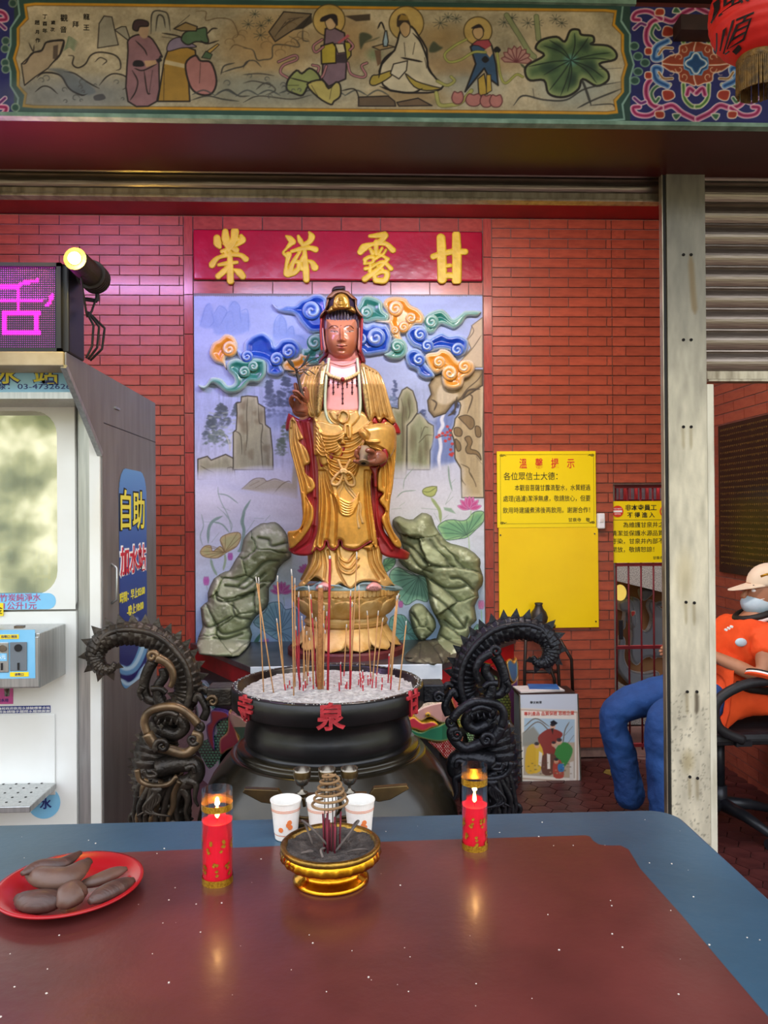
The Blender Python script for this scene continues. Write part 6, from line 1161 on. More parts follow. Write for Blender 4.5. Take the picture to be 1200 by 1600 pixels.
    cur('leg', [(372, 330), (345, 380), (330, 440), (345, 500), (390, 510), (420, 490)], 26, 20, -.04); cur('leg', [(330, 440), (315, 470), (330, 500)], 16, 10, -.06); cur('leg', [(420, 360), (425, 400), (400, 440), (400, 500), (430, 560)], 20, 26, -.05); cur('leg', [(370, 450), (410, 450), (440, 470)], 16, 12, -.06)
    # great whiskers and horns
    cur('horn', [(365, 640), (352, 590), (372, 545), (430, 522), (500, 522), (560, 560), (595, 600)], 18, 20, -.10, mat2); cur('horn', spiral(598, 614, 20, 1.3, -1.2), 12, 6, -.10, n=2)
    cur('horn', [(365, 640), (400, 690), (470, 715), (540, 730), (590, 690), (600, 650), (570, 640)], 26, 18, -.10, mat2); cur('horn', spiral(440, 690, 34, 1.4, 2.4), 13, 7, -.12, n=2); cur('horn', spiral(575, 665, 24, 1.3, .4), 12, 6, -.11, n=2)
    cur('jaw', [(385, 590), (440, 570), (500, 590), (520, 630), (480, 660), (420, 640)], 30, 26, -.06); cur('jaw', [(410, 560), (460, 545), (505, 560)], 14, 12, -.10)
    for i_ in range(4): cur('tooth', [(415+i_*28, 600), (420+i_*28, 570)], 9, 1, -.10)
    # lower head: brow, snout, eye, whiskers, mane
    cur('snout', [(400, 820), (460, 800), (520, 790), (570, 800), (575, 850), (530, 880), (470, 890)], 44, 34, -.06); cur('brow', [(330, 790), (345, 840), (400, 862), (470, 856), (510, 820)], 13, 11, -.13, mat2); cur('brow', [(365, 790), (380, 815), (420, 812), (400, 790)], 11, 7, -.14); cur('nostril', [(540, 800), (570, 790), (580, 820)], 16, 10, -.10)
    cur('claw', [(540, 860), (580, 880), (575, 940), (590, 980)], 20, 5, -.08); cur('claw', [(510, 900), (540, 950), (530, 1010), (550, 1060)], 20, 5, -.07); cur('claw', [(560, 760), (590, 800), (585, 850)], 16, 5, -.06)
    for i_, (x0, x1) in enumerate(((300, 300), (322, 318), (345, 340), (368, 362), (392, 388), (415, 410), (440, 438), (465, 460), (490, 500), (520, 540))):
        cur('mane_lock', [(x0+40, 850+10*(i_ % 3)), (x0+15, 910), (x1+18*math.sin(i_*2.1), 980), (x1-8, 1040), (x1+12, 1110)], 20, 9, -.05-.045*math.sin(math.pi*(i_+.5)/10), mat2 if i_ % 3 == 1 else mat)
    for i_ in range(6): cur('mane_lock', [(400+i_*8, 870), (370-i_*14+60, 930+i_*8), (330+i_*30, 1000)], 12, 4, -.13, mat)
    cur('tail_fin', [(300, 1050), (270, 1045), (258, 1070), (280, 1100)], 14, 10, -.02)
    # bracket onto the bowl
    w = W3([(620, 470), (745, 575)]); x0, x1 = sorted((w[0, 0], bx-sg*.335)); bb_ = B(); bb_.box(x0, x1, YBN-.05, YBN+.05, .838, .902); bb_.out('bracket', mat, body, bevel=.006)
    cur('bracket_scroll', spiral(650, 510, 26, 1.3, 3.4), 9, 5, -.055, mat2, n=2); cur('bracket_scroll', [(600, 600), (615, 560), (600, 520), (575, 490), (560, 520)], 20, 14, -.03); cur('bracket_scroll', [(620, 480), (600, 460), (575, 470)], 16, 10, -.02)
    return body
dragon(1, 'bronze_handle', 'bronze_worn', 'left handle: rearing dragon of brown bronze with curled spiked tail')
dragon(-1, 'iron_handle', 'iron_handle', 'right handle: rearing dragon of black iron with curled spiked tail')
# ---- incense sticks
pmat('joss_tan', 'c08f5c', 'a87848', 40, rough=.8); pmat('joss_red', 'a81d2c', '8f1824', 40, rough=.7); pmat('joss_ash', 'd8d2cc', 'b8b0a8', 30, rough=.95); pmat('joss_thick', 'a8703f', '8f5c30', 60, rough=.85, bump=.5)
tan = [(65, 805, 125, 1690), (180, 755, 195, 1760), (203, 825, 205, 1700), (315, 885, 350, 1720), (-80, 820, -40, 1720), (-100, 815, 40, 1730), (62, 1140, 132, 1720), (258, 1120, 290, 1700), (370, 1130, 380, 1690), (430, 1040, 420, 1650), (690, 620, 635, 1720), (705, 880, 712, 1600), (650, 1010, 640, 1690), (770, 1080, 800, 1650), (855, 1080, 805, 1700), (890, 1135, 835, 1640), (1010, 945, 950, 1700), (990, 1050, 930, 1640), (1000, 960, 945, 1660), (1075, 1160, 1015, 1700), (607, 1185, 585, 1620), (430, 1180, 425, 1720), (295, 1240, 300, 1680), (320, 1290, 305, 1620), (275, 1200, 270, 1650), (345, 1240, 350, 1690), (440, 1230, 415, 1690)]
redp = [(232, 930, 240, 1720), (200, 1290, 240, 1650), (328, 950, 372, 1650), (453, 1085, 412, 1650), (638, 920, 632, 1720), (940, 1415, 930, 1660), (713, 1550, 718, 1700), (560, 1480, 566, 1690), (840, 1580, 836, 1700), (210, 1200, 250, 1700), (340, 1100, 375, 1700)]
n_long = len(redp)
ORD = 'leftmost second third fourth fifth sixth seventh eighth ninth tenth eleventh twelfth thirteenth fourteenth fifteenth sixteenth seventeenth eighteenth nineteenth twentieth 21st 22nd 23rd 24th 25th 26th 27th 28th 29th'.split()
def nth(i): return ORD[0] if i == 0 else ORD[i]+' from the left'
for i in range(26): x = random.uniform(120, 900); y = random.uniform(1640, 1740); redp.append((x+random.uniform(-6, 6), y-random.uniform(40, 110), x, y))
def stick(P, kind, label, rad):
    q = S5(*P); base = atz(q[1, 0], q[1, 1], .884); tip = at(q[0, 0], q[0, 1], base[1]+random.uniform(-.015, .015)); L = tip-base
    t = thing('incense_stick', label, 'incense stick', tuple(base), {'tan': 'tan incense sticks in the ash of the burner', 'red': 'red incense sticks in the ash of the burner', 'stub': 'short red incense stubs in the ash of the burner', 'big': None}[kind])
    if t.get('group') is None and kind != 'big': pass
    f = .955 if kind != 'big' else .985
    b = B(); red_end = kind == 'tan' and random.random() < .55
    b.tube([base-L/np.linalg.norm(L)*.02, base+L*f], rad, 8); b.out('stick', {'tan': 'joss_tan', 'red': 'joss_red', 'stub': 'joss_red', 'big': 'joss_thick'}[kind], t, smooth=True)
    if red_end: b = B(); b.tube([base-L*.01, base+L*random.uniform(.08, .2)], rad*1.08, 8); b.out('handle_end', 'joss_red', t, smooth=True)
    b = B(); b.tube([base+L*f, tip+[random.uniform(-.002, .002), 0, .004]], [rad*1.05, rad*.8], 6); b.out('ash_tip', 'joss_ash', t, smooth=True)
for i, P in enumerate(sorted(tan)): stick(P, 'tan', 'thin tan incense stick, %s of the tan ones' % nth(i), .0022)
for i, P in enumerate(sorted(redp[:n_long])): stick(P, 'red', 'long thin red incense stick, %s of the long red ones' % nth(i), .0022)
for P in redp[n_long:]: stick(P, 'stub', 'short red incense stub burnt down in the ash of the black burner', .0022)
stick((478, 650, 460, 1720), 'big', 'tallest red incense stick in the burner, reaching the hem of the robe', .0042); bpy.context.view_layer.update()
for o in [o for o in COL.objects if o.name.startswith('incense_stick') and 'tallest' in o['label']]:
    for c in o.children:
        if c.name.startswith('stick'): c.data.materials[0] = MATS['joss_red']
stick((405, 880, 398, 1720), 'big', 'single fat brown incense stick among the thin ones', .0092)
# ---------------------------------------------------------------- table and what stands on it
ZTB = .85
def tz(px, py): return atz(px, py, ZTB)
tb = thing('altar_table', 'large maroon and blue offering table in the foreground', 'table', (0, 1.2, 0))
pmat('table_blue', '253d4c', '36586f', 2.5, rough=.34, bump=.05, bscale=40, lo=.3, hi=.75, detail=6); pmat('table_maroon', '4c2321', '5f2c29', 5, rough=.30, bump=.05, bscale=60, detail=7, coat=.12)
c0 = tz(1052, 1264); yb0 = float(c0[1]); xr0 = float(tz(1200, 1402)[0]); xl0 = -.95
def rnd(x0, x1, y0, y1, r, n=8):
    P = []
    for cx, cy, a0 in ((x1-r, y1-r, 0), (x0+r, y1-r, 90), (x0+r, y0+r, 180), (x1-r, y0+r, 270)):
        for i in range(n+1): a = math.radians(a0+90*i/n); P.append((cx+r*math.cos(a), cy+r*math.sin(a)))
    return P
B().prism(rnd(xl0, xr0, .25, yb0, .06), ZTB-.05, ZTB, axis=2).out('table_top', 'table_blue', tb, bevel=.006)
inl = [tz(x, y)[:2] for x, y in ((85, 1337), (600, 1316), (750, 1311), (915, 1306), (922, 1308), (926, 1314), (935, 1320), (948, 1322), (970, 1322), (982, 1328), (1000, 1358), (1065, 1431), (1130, 1508), (1200, 1590))]
ex = inl[-1]+(inl[-1]-inl[-2])*2.0; pts = [tuple(p) for p in inl]+[(ex[0]+.0, .34)]
pts += [(xl0+.14, .34), tuple(tz(-160, 1400)[:2]), tuple(tz(20, 1383)[:2]), tuple(tz(62, 1371)[:2]), tuple(tz(84, 1355)[:2])]
B().prism(pts, ZTB-.002, ZTB+.0012, axis=2).out('inlay', 'table_maroon', tb)
B().box(xl0+.15, xr0-.15, .45, yb0-.15, 0, ZTB-.05).out('pedestal', 'concrete', tb)
pmat('crumb', 'cfc4b8', rough=.9); b = B()
for i in range(150):
    x = random.uniform(xl0+.1, xr0-.03); y = .7+(yb0-.75)*random.random(); s = random.uniform(.0004, .0013); a = random.random()*3
    b.box(-s, s, -s, s, 0, s, Matrix.Translation((x, y, ZTB+.001))@Matrix.Rotation(a, 4, 'Z'))
o_ = b.out('ash_specks', 'crumb', None, kind='stuff'); tag(o_, 'pale specks of incense ash scattered over the table', 'ash specks')
# glass candles
pmat('clear_plastic', 'ffffff', rough=.05, trans=1.0, ior=1.12, alpha=.35, spec=.6); pmat('wax_red', 'd80a26', 'c00820', 20, rough=.35); MATS['wax_red'].node_tree.nodes['Principled BSDF'].inputs['Subsurface Weight'].default_value = .3
MATS['wax_red'].node_tree.nodes['Principled BSDF'].inputs['Subsurface Radius'].default_value = (.03, .004, .004)
pmat('gold_print', 'c99a2a', '9a6a18', 300, rough=.3, metal=.7); pmat('flame', 'ffc060', emit=16)
def candle(px, py, top, wpx, wax, b0, b1, label, col):
    c = tz(px, py); r = wpx/2/FPX*c[1]; zat = lambda y: float(at(px, y, c[1])[2]); h = zat(top)-ZTB; t = thing('votive_candle', label, 'candle', (c[0], c[1], ZTB+.001)); cc = (c[0], c[1], ZTB+.001)
    b = B(); b.lathe([(r, .0), (r, h), (r-.0008, h), (r-.0008, .003)], 40, cc); b.out('cup', 'clear_plastic', t, smooth=True)
    hw_ = zat(wax)-ZTB; b = B(); b.lathe([(.001, .004), (r-.0018, .004), (r-.0018, hw_), (r*.5, hw_-.003), (.001, hw_-.004)], 32, cc); b.out('wax', 'wax_red', t, smooth=False)
    for (z0, z1) in ((0, .012), (zat(b1)-ZTB, zat(b0)-ZTB)):
        b = B(); b.lathe([(r+.0003, z0), (r+.0003, z1)], 40, cc); b.out('gold_band', 'gold_print', t, smooth=True)
    for i in range(7):      # printed leaf motifs round the cup
        a = -math.pi/2+(-1.2+i*.42); zc = hw_*(.3 if i % 2 else .68); b = B()
        for k in range(5):
            aa = a+random.uniform(-.16, .16); z = zc+random.uniform(-.012, .012); s = .0035
            b.add([(c[0]+(r+.0004)*math.cos(aa+da/r), c[1]+(r+.0004)*math.sin(aa+da/r), ZTB+z+dz) for da, dz in ((-s, 0), (0, -s*.8), (s, s*.3), (0, s))]+[(c[0]+(r+.0001)*math.cos(aa+da/r), c[1]+(r+.0001)*math.sin(aa+da/r), ZTB+z+dz) for da, dz in ((-s, 0), (0, -s*.8), (s, s*.3), (0, s))], [(0, 1, 2, 3), (7, 6, 5, 4)])
        b.out('gold_motif', 'gold_print', t, kind='stuff')
    b = B(); b.tube([(c[0], c[1], ZTB+hw_-.004), (c[0]+.001, c[1], ZTB+hw_+.008)], .0008, 6); b.out('wick', 'black_ink', t)
    z = ZTB+hw_+.006; b = B(); b.tube([(c[0], c[1], z), (c[0], c[1], z+.004), (c[0], c[1], z+.010), (c[0], c[1], z+.020)], [.0015, .004, .0035, .0003], 12); b.out('flame', 'flame', t, smooth=True)
    l = bpy.data.lights.new('candle_glow', 'POINT'); l.energy = .14; l.color = (1, .55, .2); l.shadow_soft_size = .004; o = bpy.data.objects.new('candle_glow', l); COL.objects.link(o); o.parent = t; o.location = (0, 0, hw_+.03)
candle(340, 1378, 1233, 47, 1283, 1254, 1264, 'red votive candle with gold print, nearer one beside the moon blocks', 0)
candle(742, 1325, 1196, 40, 1258, 1215, 1225, 'red votive candle with gold print, farther one right of the censer', 0)
# paper cups
pmat('paper_white', 'e9e4de', 'dfd8d0', 30, rough=.6); pmat('cup_orange', 'd8743a', rough=.6); pmat('water', 'c8d0cc', rough=.05, spec=.6)
def papercup(px, label):
    c = tz(px, 1309); t = thing('paper_cup', label, 'cup', (c[0], c[1], ZTB+.0015)); cc = (c[0], c[1], ZTB+.0015); rt, rb, h = .0305, .0215, .075
    B().lathe([(.001, .003), (rb, .003), (rb, 0), (rb+.0005, 0), (rt, h), (rt+.0012, h), (rt+.0012, h+.002), (rt-.0005, h+.002), (rb+.0025, .012), (.001, .012)], 40, cc).out('cup_body', 'paper_white', t, smooth=False)
    for z in (.058, .061, .010): r = rb+(rt-rb)*z/h+.0008; B().lathe([(r, z), (r+.0001, z+.0012)], 40, cc).out('printed_line', 'cup_orange', t, smooth=True)
    B().lathe([(.001, h*.72), (rb+(rt-rb)*.68, h*.72)], 32, cc).out('water', 'water', t)
    b = B()
    for a, z in ((-1.9, .025), (-1.3, .035), (-1.15, .03), (-1.22, .04)):
        r = rb+(rt-rb)*z/h+.001; b.tube([(c[0]+(r-.001)*math.cos(a), c[1]+(r-.001)*math.sin(a), ZTB+z), (c[0]+(r+.0003)*math.cos(a), c[1]+(r+.0003)*math.sin(a), ZTB+z)], .005, 10)
    b.out('printed_flower', 'cup_orange', t, kind='stuff')
papercup(447, 'white paper cup standing clear at the left of the coil incense'); papercup(503, 'white paper cup half hidden behind the coil incense'); papercup(562, 'white paper cup with orange print right of the coil incense')
# three small goblets on a scrolled stand
pmat('pewter', '8d8478', '5c554a', 12, rough=.25, metal=.9); pmat('brass_old', '5c4a2c', '3c3020', 16, rough=.35, metal=.8)
gs_ = thing('goblet_stand', 'old brass scrolled stand with flat wings behind the paper cups', 'stand', tuple(tz(510, 1290)+[0, 0, .0015])); g0 = tz(510, 1290); gy = g0[1]
B().box(g0[0]-.075, g0[0]+.075, gy-.012, gy+.012, ZTB+.0015, ZTB+.012).out('foot', 'brass_old', gs_, bevel=.003)
B().box(g0[0]-.085, g0[0]+.085, gy-.006, gy+.006, ZTB+.062, ZTB+.068).out('rail', 'brass_old', gs_)
for s in (-1, 1):
    for P in ([(0, .02), (.025, .03), (.03, .05), (.015, .06), (.008, .045)], [(.03, .02), (.06, .025), (.07, .05), (.05, .062), (.045, .045)]):
        q = spl([(g0[0]+s*x, ZTB+z) for x, z in P], 6); b = B(); b.tube(np.stack([q[:, 0], np.full(len(q), gy-.01), q[:, 1]], 1), .0035, 8); b.out('scroll', 'brass_old', gs_, smooth=True)
    q = [(s*.085, .055), (s*.100, .078), (s*.170, .082), (s*.175, .074), (s*.135, .052), (s*.11, .048)]; B().prism([(g0[0]+x, ZTB+z) for x, z in q], gy-.004, gy+.012, axis=1).out('wing', 'brass_old', gs_, bevel=.002)
for px, lb in ((472, 'left one'), (511, 'middle one'), (546, 'right one')):
    c = at(px, 1225, gy); cc = (c[0], gy, ZTB+.0685); t = thing('offering_goblet', 'small metal offering goblet on the brass stand, %s of three' % lb, 'goblet', cc)
    B().lathe([(.001, 0), (.012, 0), (.012, .002), (.004, .006), (.003, .014), (.012, .020), (.0165, .030), (.018, .052), (.0172, .052), (.015, .032), (.001, .024)], 32, cc).out('goblet_body', 'pewter', t, smooth=True)
    B().lathe([(.0178, .034), (.0186, .040), (.0187, .046), (.0182, .048)], 32, cc).out('engraved_band', 'brass_old', t, smooth=True)
# gold censer
pmat('gold_metal', 'e0a32c', 'c88a1c', 8, rough=.18, metal=1.0, bump=.12, bscale=40); pmat('gold_tarnish', '6e5228', 'a07a30', 12, rough=.3, metal=.9, bump=.3, bscale=60); pmat('ash_dark', '4f4641', '332c29', 50, rough=.95, bump=1.0, bscale=90)
cs_ = tz(517, 1374); cc = (cs_[0], cs_[1], ZTB+.0012); t = thing('brass_censer', 'round gold censer full of dark ash at the centre of the table', 'censer', cc)
B().lathe([(.001, 0), (.066, 0), (.068, .003), (.064, .007), (.054, .012), (.048, .018), (.05, .024), (.045, .026), (.001, .026)], 72, cc).out('foot', 'gold_metal', t, smooth=True)
def emb(r, z, th): m = np.exp(-((z-.046)/.008)**2); return r+m*.0035*(.5+.5*np.cos(th*22+np.sin(z*700)*1.5))*(.6+.4*np.cos(th*44)), z
B().lathe([(.045, .022), (.062, .027), (.078, .034), (.086, .040), (.0885, .046), (.0885, .052), (.086, .058), (.083, .060)], 220, cc, emb).out('bowl', 'gold_metal', t, smooth=True)
B().lathe([(.0872, .056), (.0895, .060), (.0895, .0635), (.087, .066), (.082, .066), (.079, .062), (.076, .056)], 96, cc).out('rim', 'gold_tarnish', t, smooth=True)
n = 44; g = np.linspace(-.081, .081, n); gx, gy2 = np.meshgrid(g, g); rr = np.hypot(gx, gy2); z_ = .053+.010*(rr/.08)**2+.012*(vnoise(gx*60+9, gy2*60+9, 2)-.5); ok = rr < .082; idx = np.arange(n*n).reshape(n, n)
mk('ash', np.stack([gx+cs_[0], gy2+cs_[1], z_+ZTB], -1), [(int(idx[j, i]), int(idx[j, i+1]), int(idx[j+1, i+1]), int(idx[j+1, i])) for j in range(n-1) for i in range(n-1) if ok[j, i] and ok[j, i+1] and ok[j+1, i] and ok[j+1, i+1]], 'ash_dark', t, True, kind='stuff')
# coil incense on its bunch of sticks
zt1, zt0 = float(at(517, 1209, cs_[1])[2]), float(at(517, 1258, cs_[1])[2]); cx, cy = cs_[0], cs_[1]
ci = thing('coil_incense', 'brown spiral incense coil rising in a cone above the gold censer', 'incense coil', (cx, cy, ZTB+.055))
th = np.linspace(0, 2*math.pi*5.6, 260); u = th/th[-1]; rr = .011+(.033-.011)*(1-u)**.9; b = B(); b.tube(np.stack([cx+rr*np.cos(th+2), cy+rr*np.sin(th+2), zt0+(zt1-zt0)*u], 1), .0024, 8); b.out('coil', pmat('coil_brown', '8f6f4c', '7a5c3c', 40, rough=.85), ci, smooth=True)
for i in range(4): a = i*1.57+.4; b = B(); b.tube([(cx+.012*math.cos(a), cy+.012*math.sin(a), ZTB+.055), (cx+.010*math.cos(a), cy+.010*math.sin(a), zt1-.004)], .0009, 6); b.out('wire', 'twig_dark', ci)
for i in range(16):
    a = random.uniform(0, 6.28); r = random.uniform(.002, .018); h = random.uniform(.045, .075); s = thing('incense_stub', 'burnt red incense stub bunched under the spiral coil', 'incense stub', (cx+r*math.cos(a), cy+r*math.sin(a), ZTB+.05), 'burnt red stubs in the gold censer')
    b = B(); b.tube([(cx+r*math.cos(a), cy+r*math.sin(a), ZTB+.048), (cx+r*1.2*math.cos(a), cy+r*1.2*math.sin(a), ZTB+.05+h)], .0017, 6); b.out('stub', pmat('stub_red', '7a1f30', '4f1a24', 30, rough=.8), s, smooth=True)
for i, P in enumerate(([(-.032, .04), (-.045, .05), (-.05, .03), (-.03, .012), (-.005, .02)], [(.028, .05), (.042, .045), (.05, .015), (.036, -.012), (.01, -.02)], [(.03, -.02), (.05, -.03), (.066, -.012)], [(-.01, .01), (-.016, -.03), (-.012, -.055)], [(-.05, -.02), (-.03, -.035), (-.04, -.01)])):
    q = spl(P, 8); zc = ZTB+.062+.045*np.sin(np.linspace(0, 3.1, len(q)))*(1 if i < 2 else .15); s = thing('burnt_coil', 'charred curl of old incense coil lying in the dark censer ash', 'burnt coil', (cx, cy, ZTB+.058), 'charred coil pieces in the gold censer')
    b = B(); b.tube(np.stack([cx+q[:, 0], cy+q[:, 1]*.6-.02, zc], 1), .002, 8); b.out('curl', pmat('char_grey', '6a5e58', '453c38', 40, rough=.9), s, smooth=True)
# plate of moon blocks
pc = tz(110, 1397); cc = (pc[0], pc[1], ZTB+.0012); t = thing('red_plate', 'round red plastic plate holding the moon blocks', 'plate', cc); rp = .121
B().lathe([(.001, .0), (rp*.68, 0), (rp*.72, .003), (rp*.94, .016), (rp, .018), (rp, .021), (rp*.95, .021), (rp*.72, .008), (rp*.68, .004), (.001, .004)], 80, cc).out('dish', pmat('plastic_red', 'a8161c', '98121a', 8, rough=.25), t, smooth=True)
pmat('block_wood', '553a32', '402a24', 14, rough=.42, bump=.15, stretch=(1, 6, 1)); pmat('block_wood_pale', '664a3e', '523a30', 14, rough=.42, bump=.15)
def block(P, w, z, label, mat='block_wood', sq=.95, dz=0):
    q = spl(P, 8); W_2 = np.array([atz(x, y, ZTB+z) for x, y in q]); W_2[:, 2] += np.linspace(0, dz, len(q)); n = len(q); u = np.linspace(0, 1, n); R = w/2/FPX*1.3*1.28*np.clip(np.sin(math.pi*np.clip(u, .03, .97))**.42, .15, 1)
    t = thing('moon_block', label, 'moon block', tuple(W_2[n//2]-[0, 0, R.max()*sq*.8]), 'crescent moon blocks on the red plate'); b = B(); b.tube(W_2, R, 20, sq=1, up=(0, 0, 1), disp=lambda t_, th_: np.where(np.cos(th_) < 0, 1-.45*np.abs(np.cos(th_)), 1-(1-sq)*np.abs(np.cos(th_)))+0*t_); b.out('block', mat, t, smooth=True); return t
block([(28, 1404), (50, 1412), (78, 1410), (102, 1398)], 34, .020, 'thick dark moon block at the near left of the plate'); block([(98, 1416), (112, 1400), (134, 1392)], 38, .022, 'moon block end-on at the near middle of the plate', 'block_wood_pale')
block([(122, 1384), (150, 1378), (176, 1367), (197, 1358)], 20, .020, 'slender moon block at the far right of the plate', 'block_wood_pale'); block([(140, 1410), (160, 1400), (185, 1388), (208, 1376)], 25, .022, 'slender moon block at the near right rim of the plate')
block([(34, 1366), (62, 1355), (95, 1352), (125, 1333)], 20, .052, 'flat moon block lying topmost at the far left of the plate'); block([(44, 1360), (70, 1374), (105, 1374), (138, 1347)], 34, .040, 'large curved moon block under the topmost one', 'block_wood_pale')
# ---------------------------------------------------------------- water vending machine, LED sign, spotlight
pmat('steel_brushed', 'b9bab8', 'a3a5a4', 5, rough=.28, metal=.75, bump=.03, stretch=(20, 20, 1)); pmat('steel_side', '8e8c8a', '807d7b', 3, rough=.42, metal=.55, bump=.05, stretch=(6, 6, 1))
pmat('panel_white', 'ecece8', 'e2e0d8', 3, rough=.32, metal=.1); pmat('beige_bar', 'b8a98c', '9c8b6c', 9, rough=.5); pmat('black_plastic', '17161a', rough=.4); pmat('grey_plastic', '6a7076', rough=.5)
pmat('label_blue', '6fb4dc', '86c4e6', 6, rough=.4); pmat('label_yellow', 'f0d21a', rough=.45); pmat('label_white', 'eef0f0', rough=.5); pmat('navy', '1d2f7a', rough=.4); pmat('label_pink', 'd85a9c', 'c04a8a', 8, rough=.45); pmat('text_red', 'c4263a', rough=.5); pmat('text_magenta', 'b83a6a', rough=.5); pmat('text_yellow', 'e8dc4a', rough=.5); pmat('text_white', 'f4f2ee', rough=.5); pmat('text_orange', 'c8502a', rough=.5)
YM, XM = 2.85, float(at(160, 800, 2.85)[0]); YMB = float(atx(243, 700, XM)[1]); ZM = 2.028
def ym(x, y, Y=YM): return at(x, y, Y)
mc = thing('water_vending_machine', 'stainless water vending machine with glass window, coin box and drip tray', 'vending machine', (XM-.6, 3.2, 0))
XL2 = -2.05; xf = float(ym(122, 900)[0])
B().prism([(YM+.02, 0), (YM+.02, 1.93), (2.62, 1.95), (2.62, ZM), (YMB, ZM), (YMB, 0)], XL2, XM-.004, axis=0).out('cabinet', 'steel_side', mc)
# side panel with its forward hood
B().prism([(YM, 0), (YM, float(atx(159, 708, XM)[2])), (2.50, 1.985), (2.50, ZM+.004), (YMB, ZM+.004), (YMB, 0)], XM-.004, XM, axis=0).out('side_panel', 'steel_side', mc)
q0, q1 = np.array([YM, float(atx(159, 708, XM)[2])]), np.array([2.50, 1.985])
b = B(); M = None; b.prism([(q0[0]-.012, q0[1]-.012), (q1[0]-.012, q1[1]-.006), (q1[0], q1[1]+.006), (q0[0], q0[1]+.004)], XM-.014, XM+.004, axis=0); b.out('hood_edge', 'steel_brushed', mc)
B().box(XL2, XM-.006, 2.49, 2.62, float(ym(50, 572, 2.5)[2]), ZM+.004).out('header_bar', 'beige_bar', mc, bevel=.003)
# front: white face with a window opening, steel pillar strips
B().box(xf+.001, XM-.045, YM-.002, YM+.02, 0, 1.93).out('pillar_strip', 'steel_brushed', mc); B().box(XM-.044, XM-.005, YM-.012, YM+.02, 0, 1.93).out('pillar_strip', 'panel_white', mc, bevel=.003)
xw, zw1, zw0 = float(ym(93, 800)[0]), float(ym(90, 643)[2]), float(ym(90, 928)[2]); zs = float(ym(60, 953)[2]); zft = float(ym(60, 622)[2])
def rc(x0, x1, z0, z1, r, n=6):
    return [(cx+r*math.cos(math.radians(a0+90*i/n)), cz+r*math.sin(math.radians(a0+90*i/n))) for cx, cz, a0 in ((x1-r, z1-r, 0), (x0+r, z1-r, 90), (x0+r, z0+r, 180), (x1-r, z0+r, 270)) for i in range(n+1)]
def holed(b, x0, x1, z0, z1, hole, ya, yb_):
    n = len(hole); out = []
    cxm, czm = (min(p[0] for p in hole)+max(p[0] for p in hole))/2, (min(p[1] for p in hole)+max(p[1] for p in hole))/2
    for (x, z) in hole:
        dx, dz = x-cxm, z-czm; t = min((x1-cxm)/dx if dx > 0 else 1e9, (x0-cxm)/dx if dx < 0 else 1e9, (z1-czm)/dz if dz > 0 else 1e9, (z0-czm)/dz if dz < 0 else 1e9); out.append((cxm+dx*t, czm+dz*t))
    V = [(x, y, z) for y in (ya, yb_) for P in (hole, out) for (x, z) in P]; F = []
    for i in range(n):
        j = (i+1) % n; F += [(i, j, n+j, n+i), (2*n+i, 3*n+i, 3*n+j, 2*n+j), (i, 2*n+i, 2*n+j, j), (n+i, n+j, 3*n+j, 3*n+i)]
    b.add(V, F)
    for (cx, cz) in ((x0, z0), (x1, z0), (x1, z1), (x0, z1)):   # fill the outer corners
        k = sorted(range(n), key=lambda i: (out[i][0]-cx)**2+(out[i][1]-cz)**2)[:2]
        b.add([(cx, ya, cz), (out[k[0]][0], ya, out[k[0]][1]), (out[k[1]][0], ya, out[k[1]][1])], [(0, 1, 2)])
b = B(); H_ = rc(-1.72, xw, zw0, zw1, .085); holed(b, XL2, xf-.002, zs+.004, zft, H_, YM-.022, YM+.0)
b.out('door', 'panel_white', mc); B().box(XL2, xf-.002, YM-.018, YM, .0, zs-.004).out('lower_panel', 'panel_white', mc)
B().prism([p for p in H_], YM-.008, YM-.004, axis=1).out('window_glass', pmat('glass_pane', 'dedecc', rough=.03, metal=.75, alpha=.72), mc)
b = B(); b.box(-1.74, xw+.02, YM+.18, YM+.2, zw0-.03, zw1+.03); b.out('window_back', pmat('inner_pale', 'a8b898', '6f8060', 4, rough=.6), mc)
cab = bpy.data.objects['cabinet']; me = cab.data
# cut the cabinet front open behind the window: rebuild as a shell
bpy.data.objects.remove(cab)
b = B(); b.box(XL2, XM-.004, YMB-.02, YMB, 0, ZM); b.box(XL2, XL2+.02, YM+.02, YMB, 0, ZM); b.box(XM-.02, XM-.0045, YM+.02, YMB, 0, ZM); b.box(XL2, XM-.004, 2.62, YMB, ZM-.02, ZM); b.box(XL2, XM-.004, YM+.02, YMB, 0, .02)
b.box(XL2, XM-.004, YM+.0, YM+.03, zw1+.03, 1.99); b.box(XL2, XM-.004, YM+.0, YM+.03, 0, zw0-.03); b.out('cabinet', 'steel_side', mc)
B().box(-1.74, float(ym(8, 800)[0]), YM+.05, YM+.06, zw0, zw1-.06).out('blue_curtain', 'label_blue', mc)
# yellow shelf, hose and pipe behind the glass
B().box(float(ym(30, 800)[0]), float(ym(42, 800)[0]), YM+.06, YM+.07, zw0, zw1-.12).out('pipe', pmat('pale_yellow', 'e0d690', rough=.5), mc)
c = ym(25, 880, YM+.06); b = B(); th = np.linspace(-.6, 3.6, 30); b.tube(np.stack([c[0]+.10*np.cos(th), np.full(30, YM+.06), c[2]-.02+.08*np.sin(th)], 1), .012, 10); b.out('hose', 'grey_plastic', mc, smooth=True)
b = B(); b.tube([c+[-.16, 0, -.03], c+[.06, -.02, -.03]], .022, 12); b.out('pump', 'pewter', mc, smooth=True); b = B(); b.tube([c+[0, -.03, -.02], c+[0, .02, -.02]], .035, 16); b.out('gauge', 'pewter', mc, smooth=True)
for z, ch in ((864, '加'), (892, '口')): q = ym(66, z, YM+.04); lettering(ch, q[0], q[2], YM+.04, .075, 'text_yellow', mc, bold=.002)
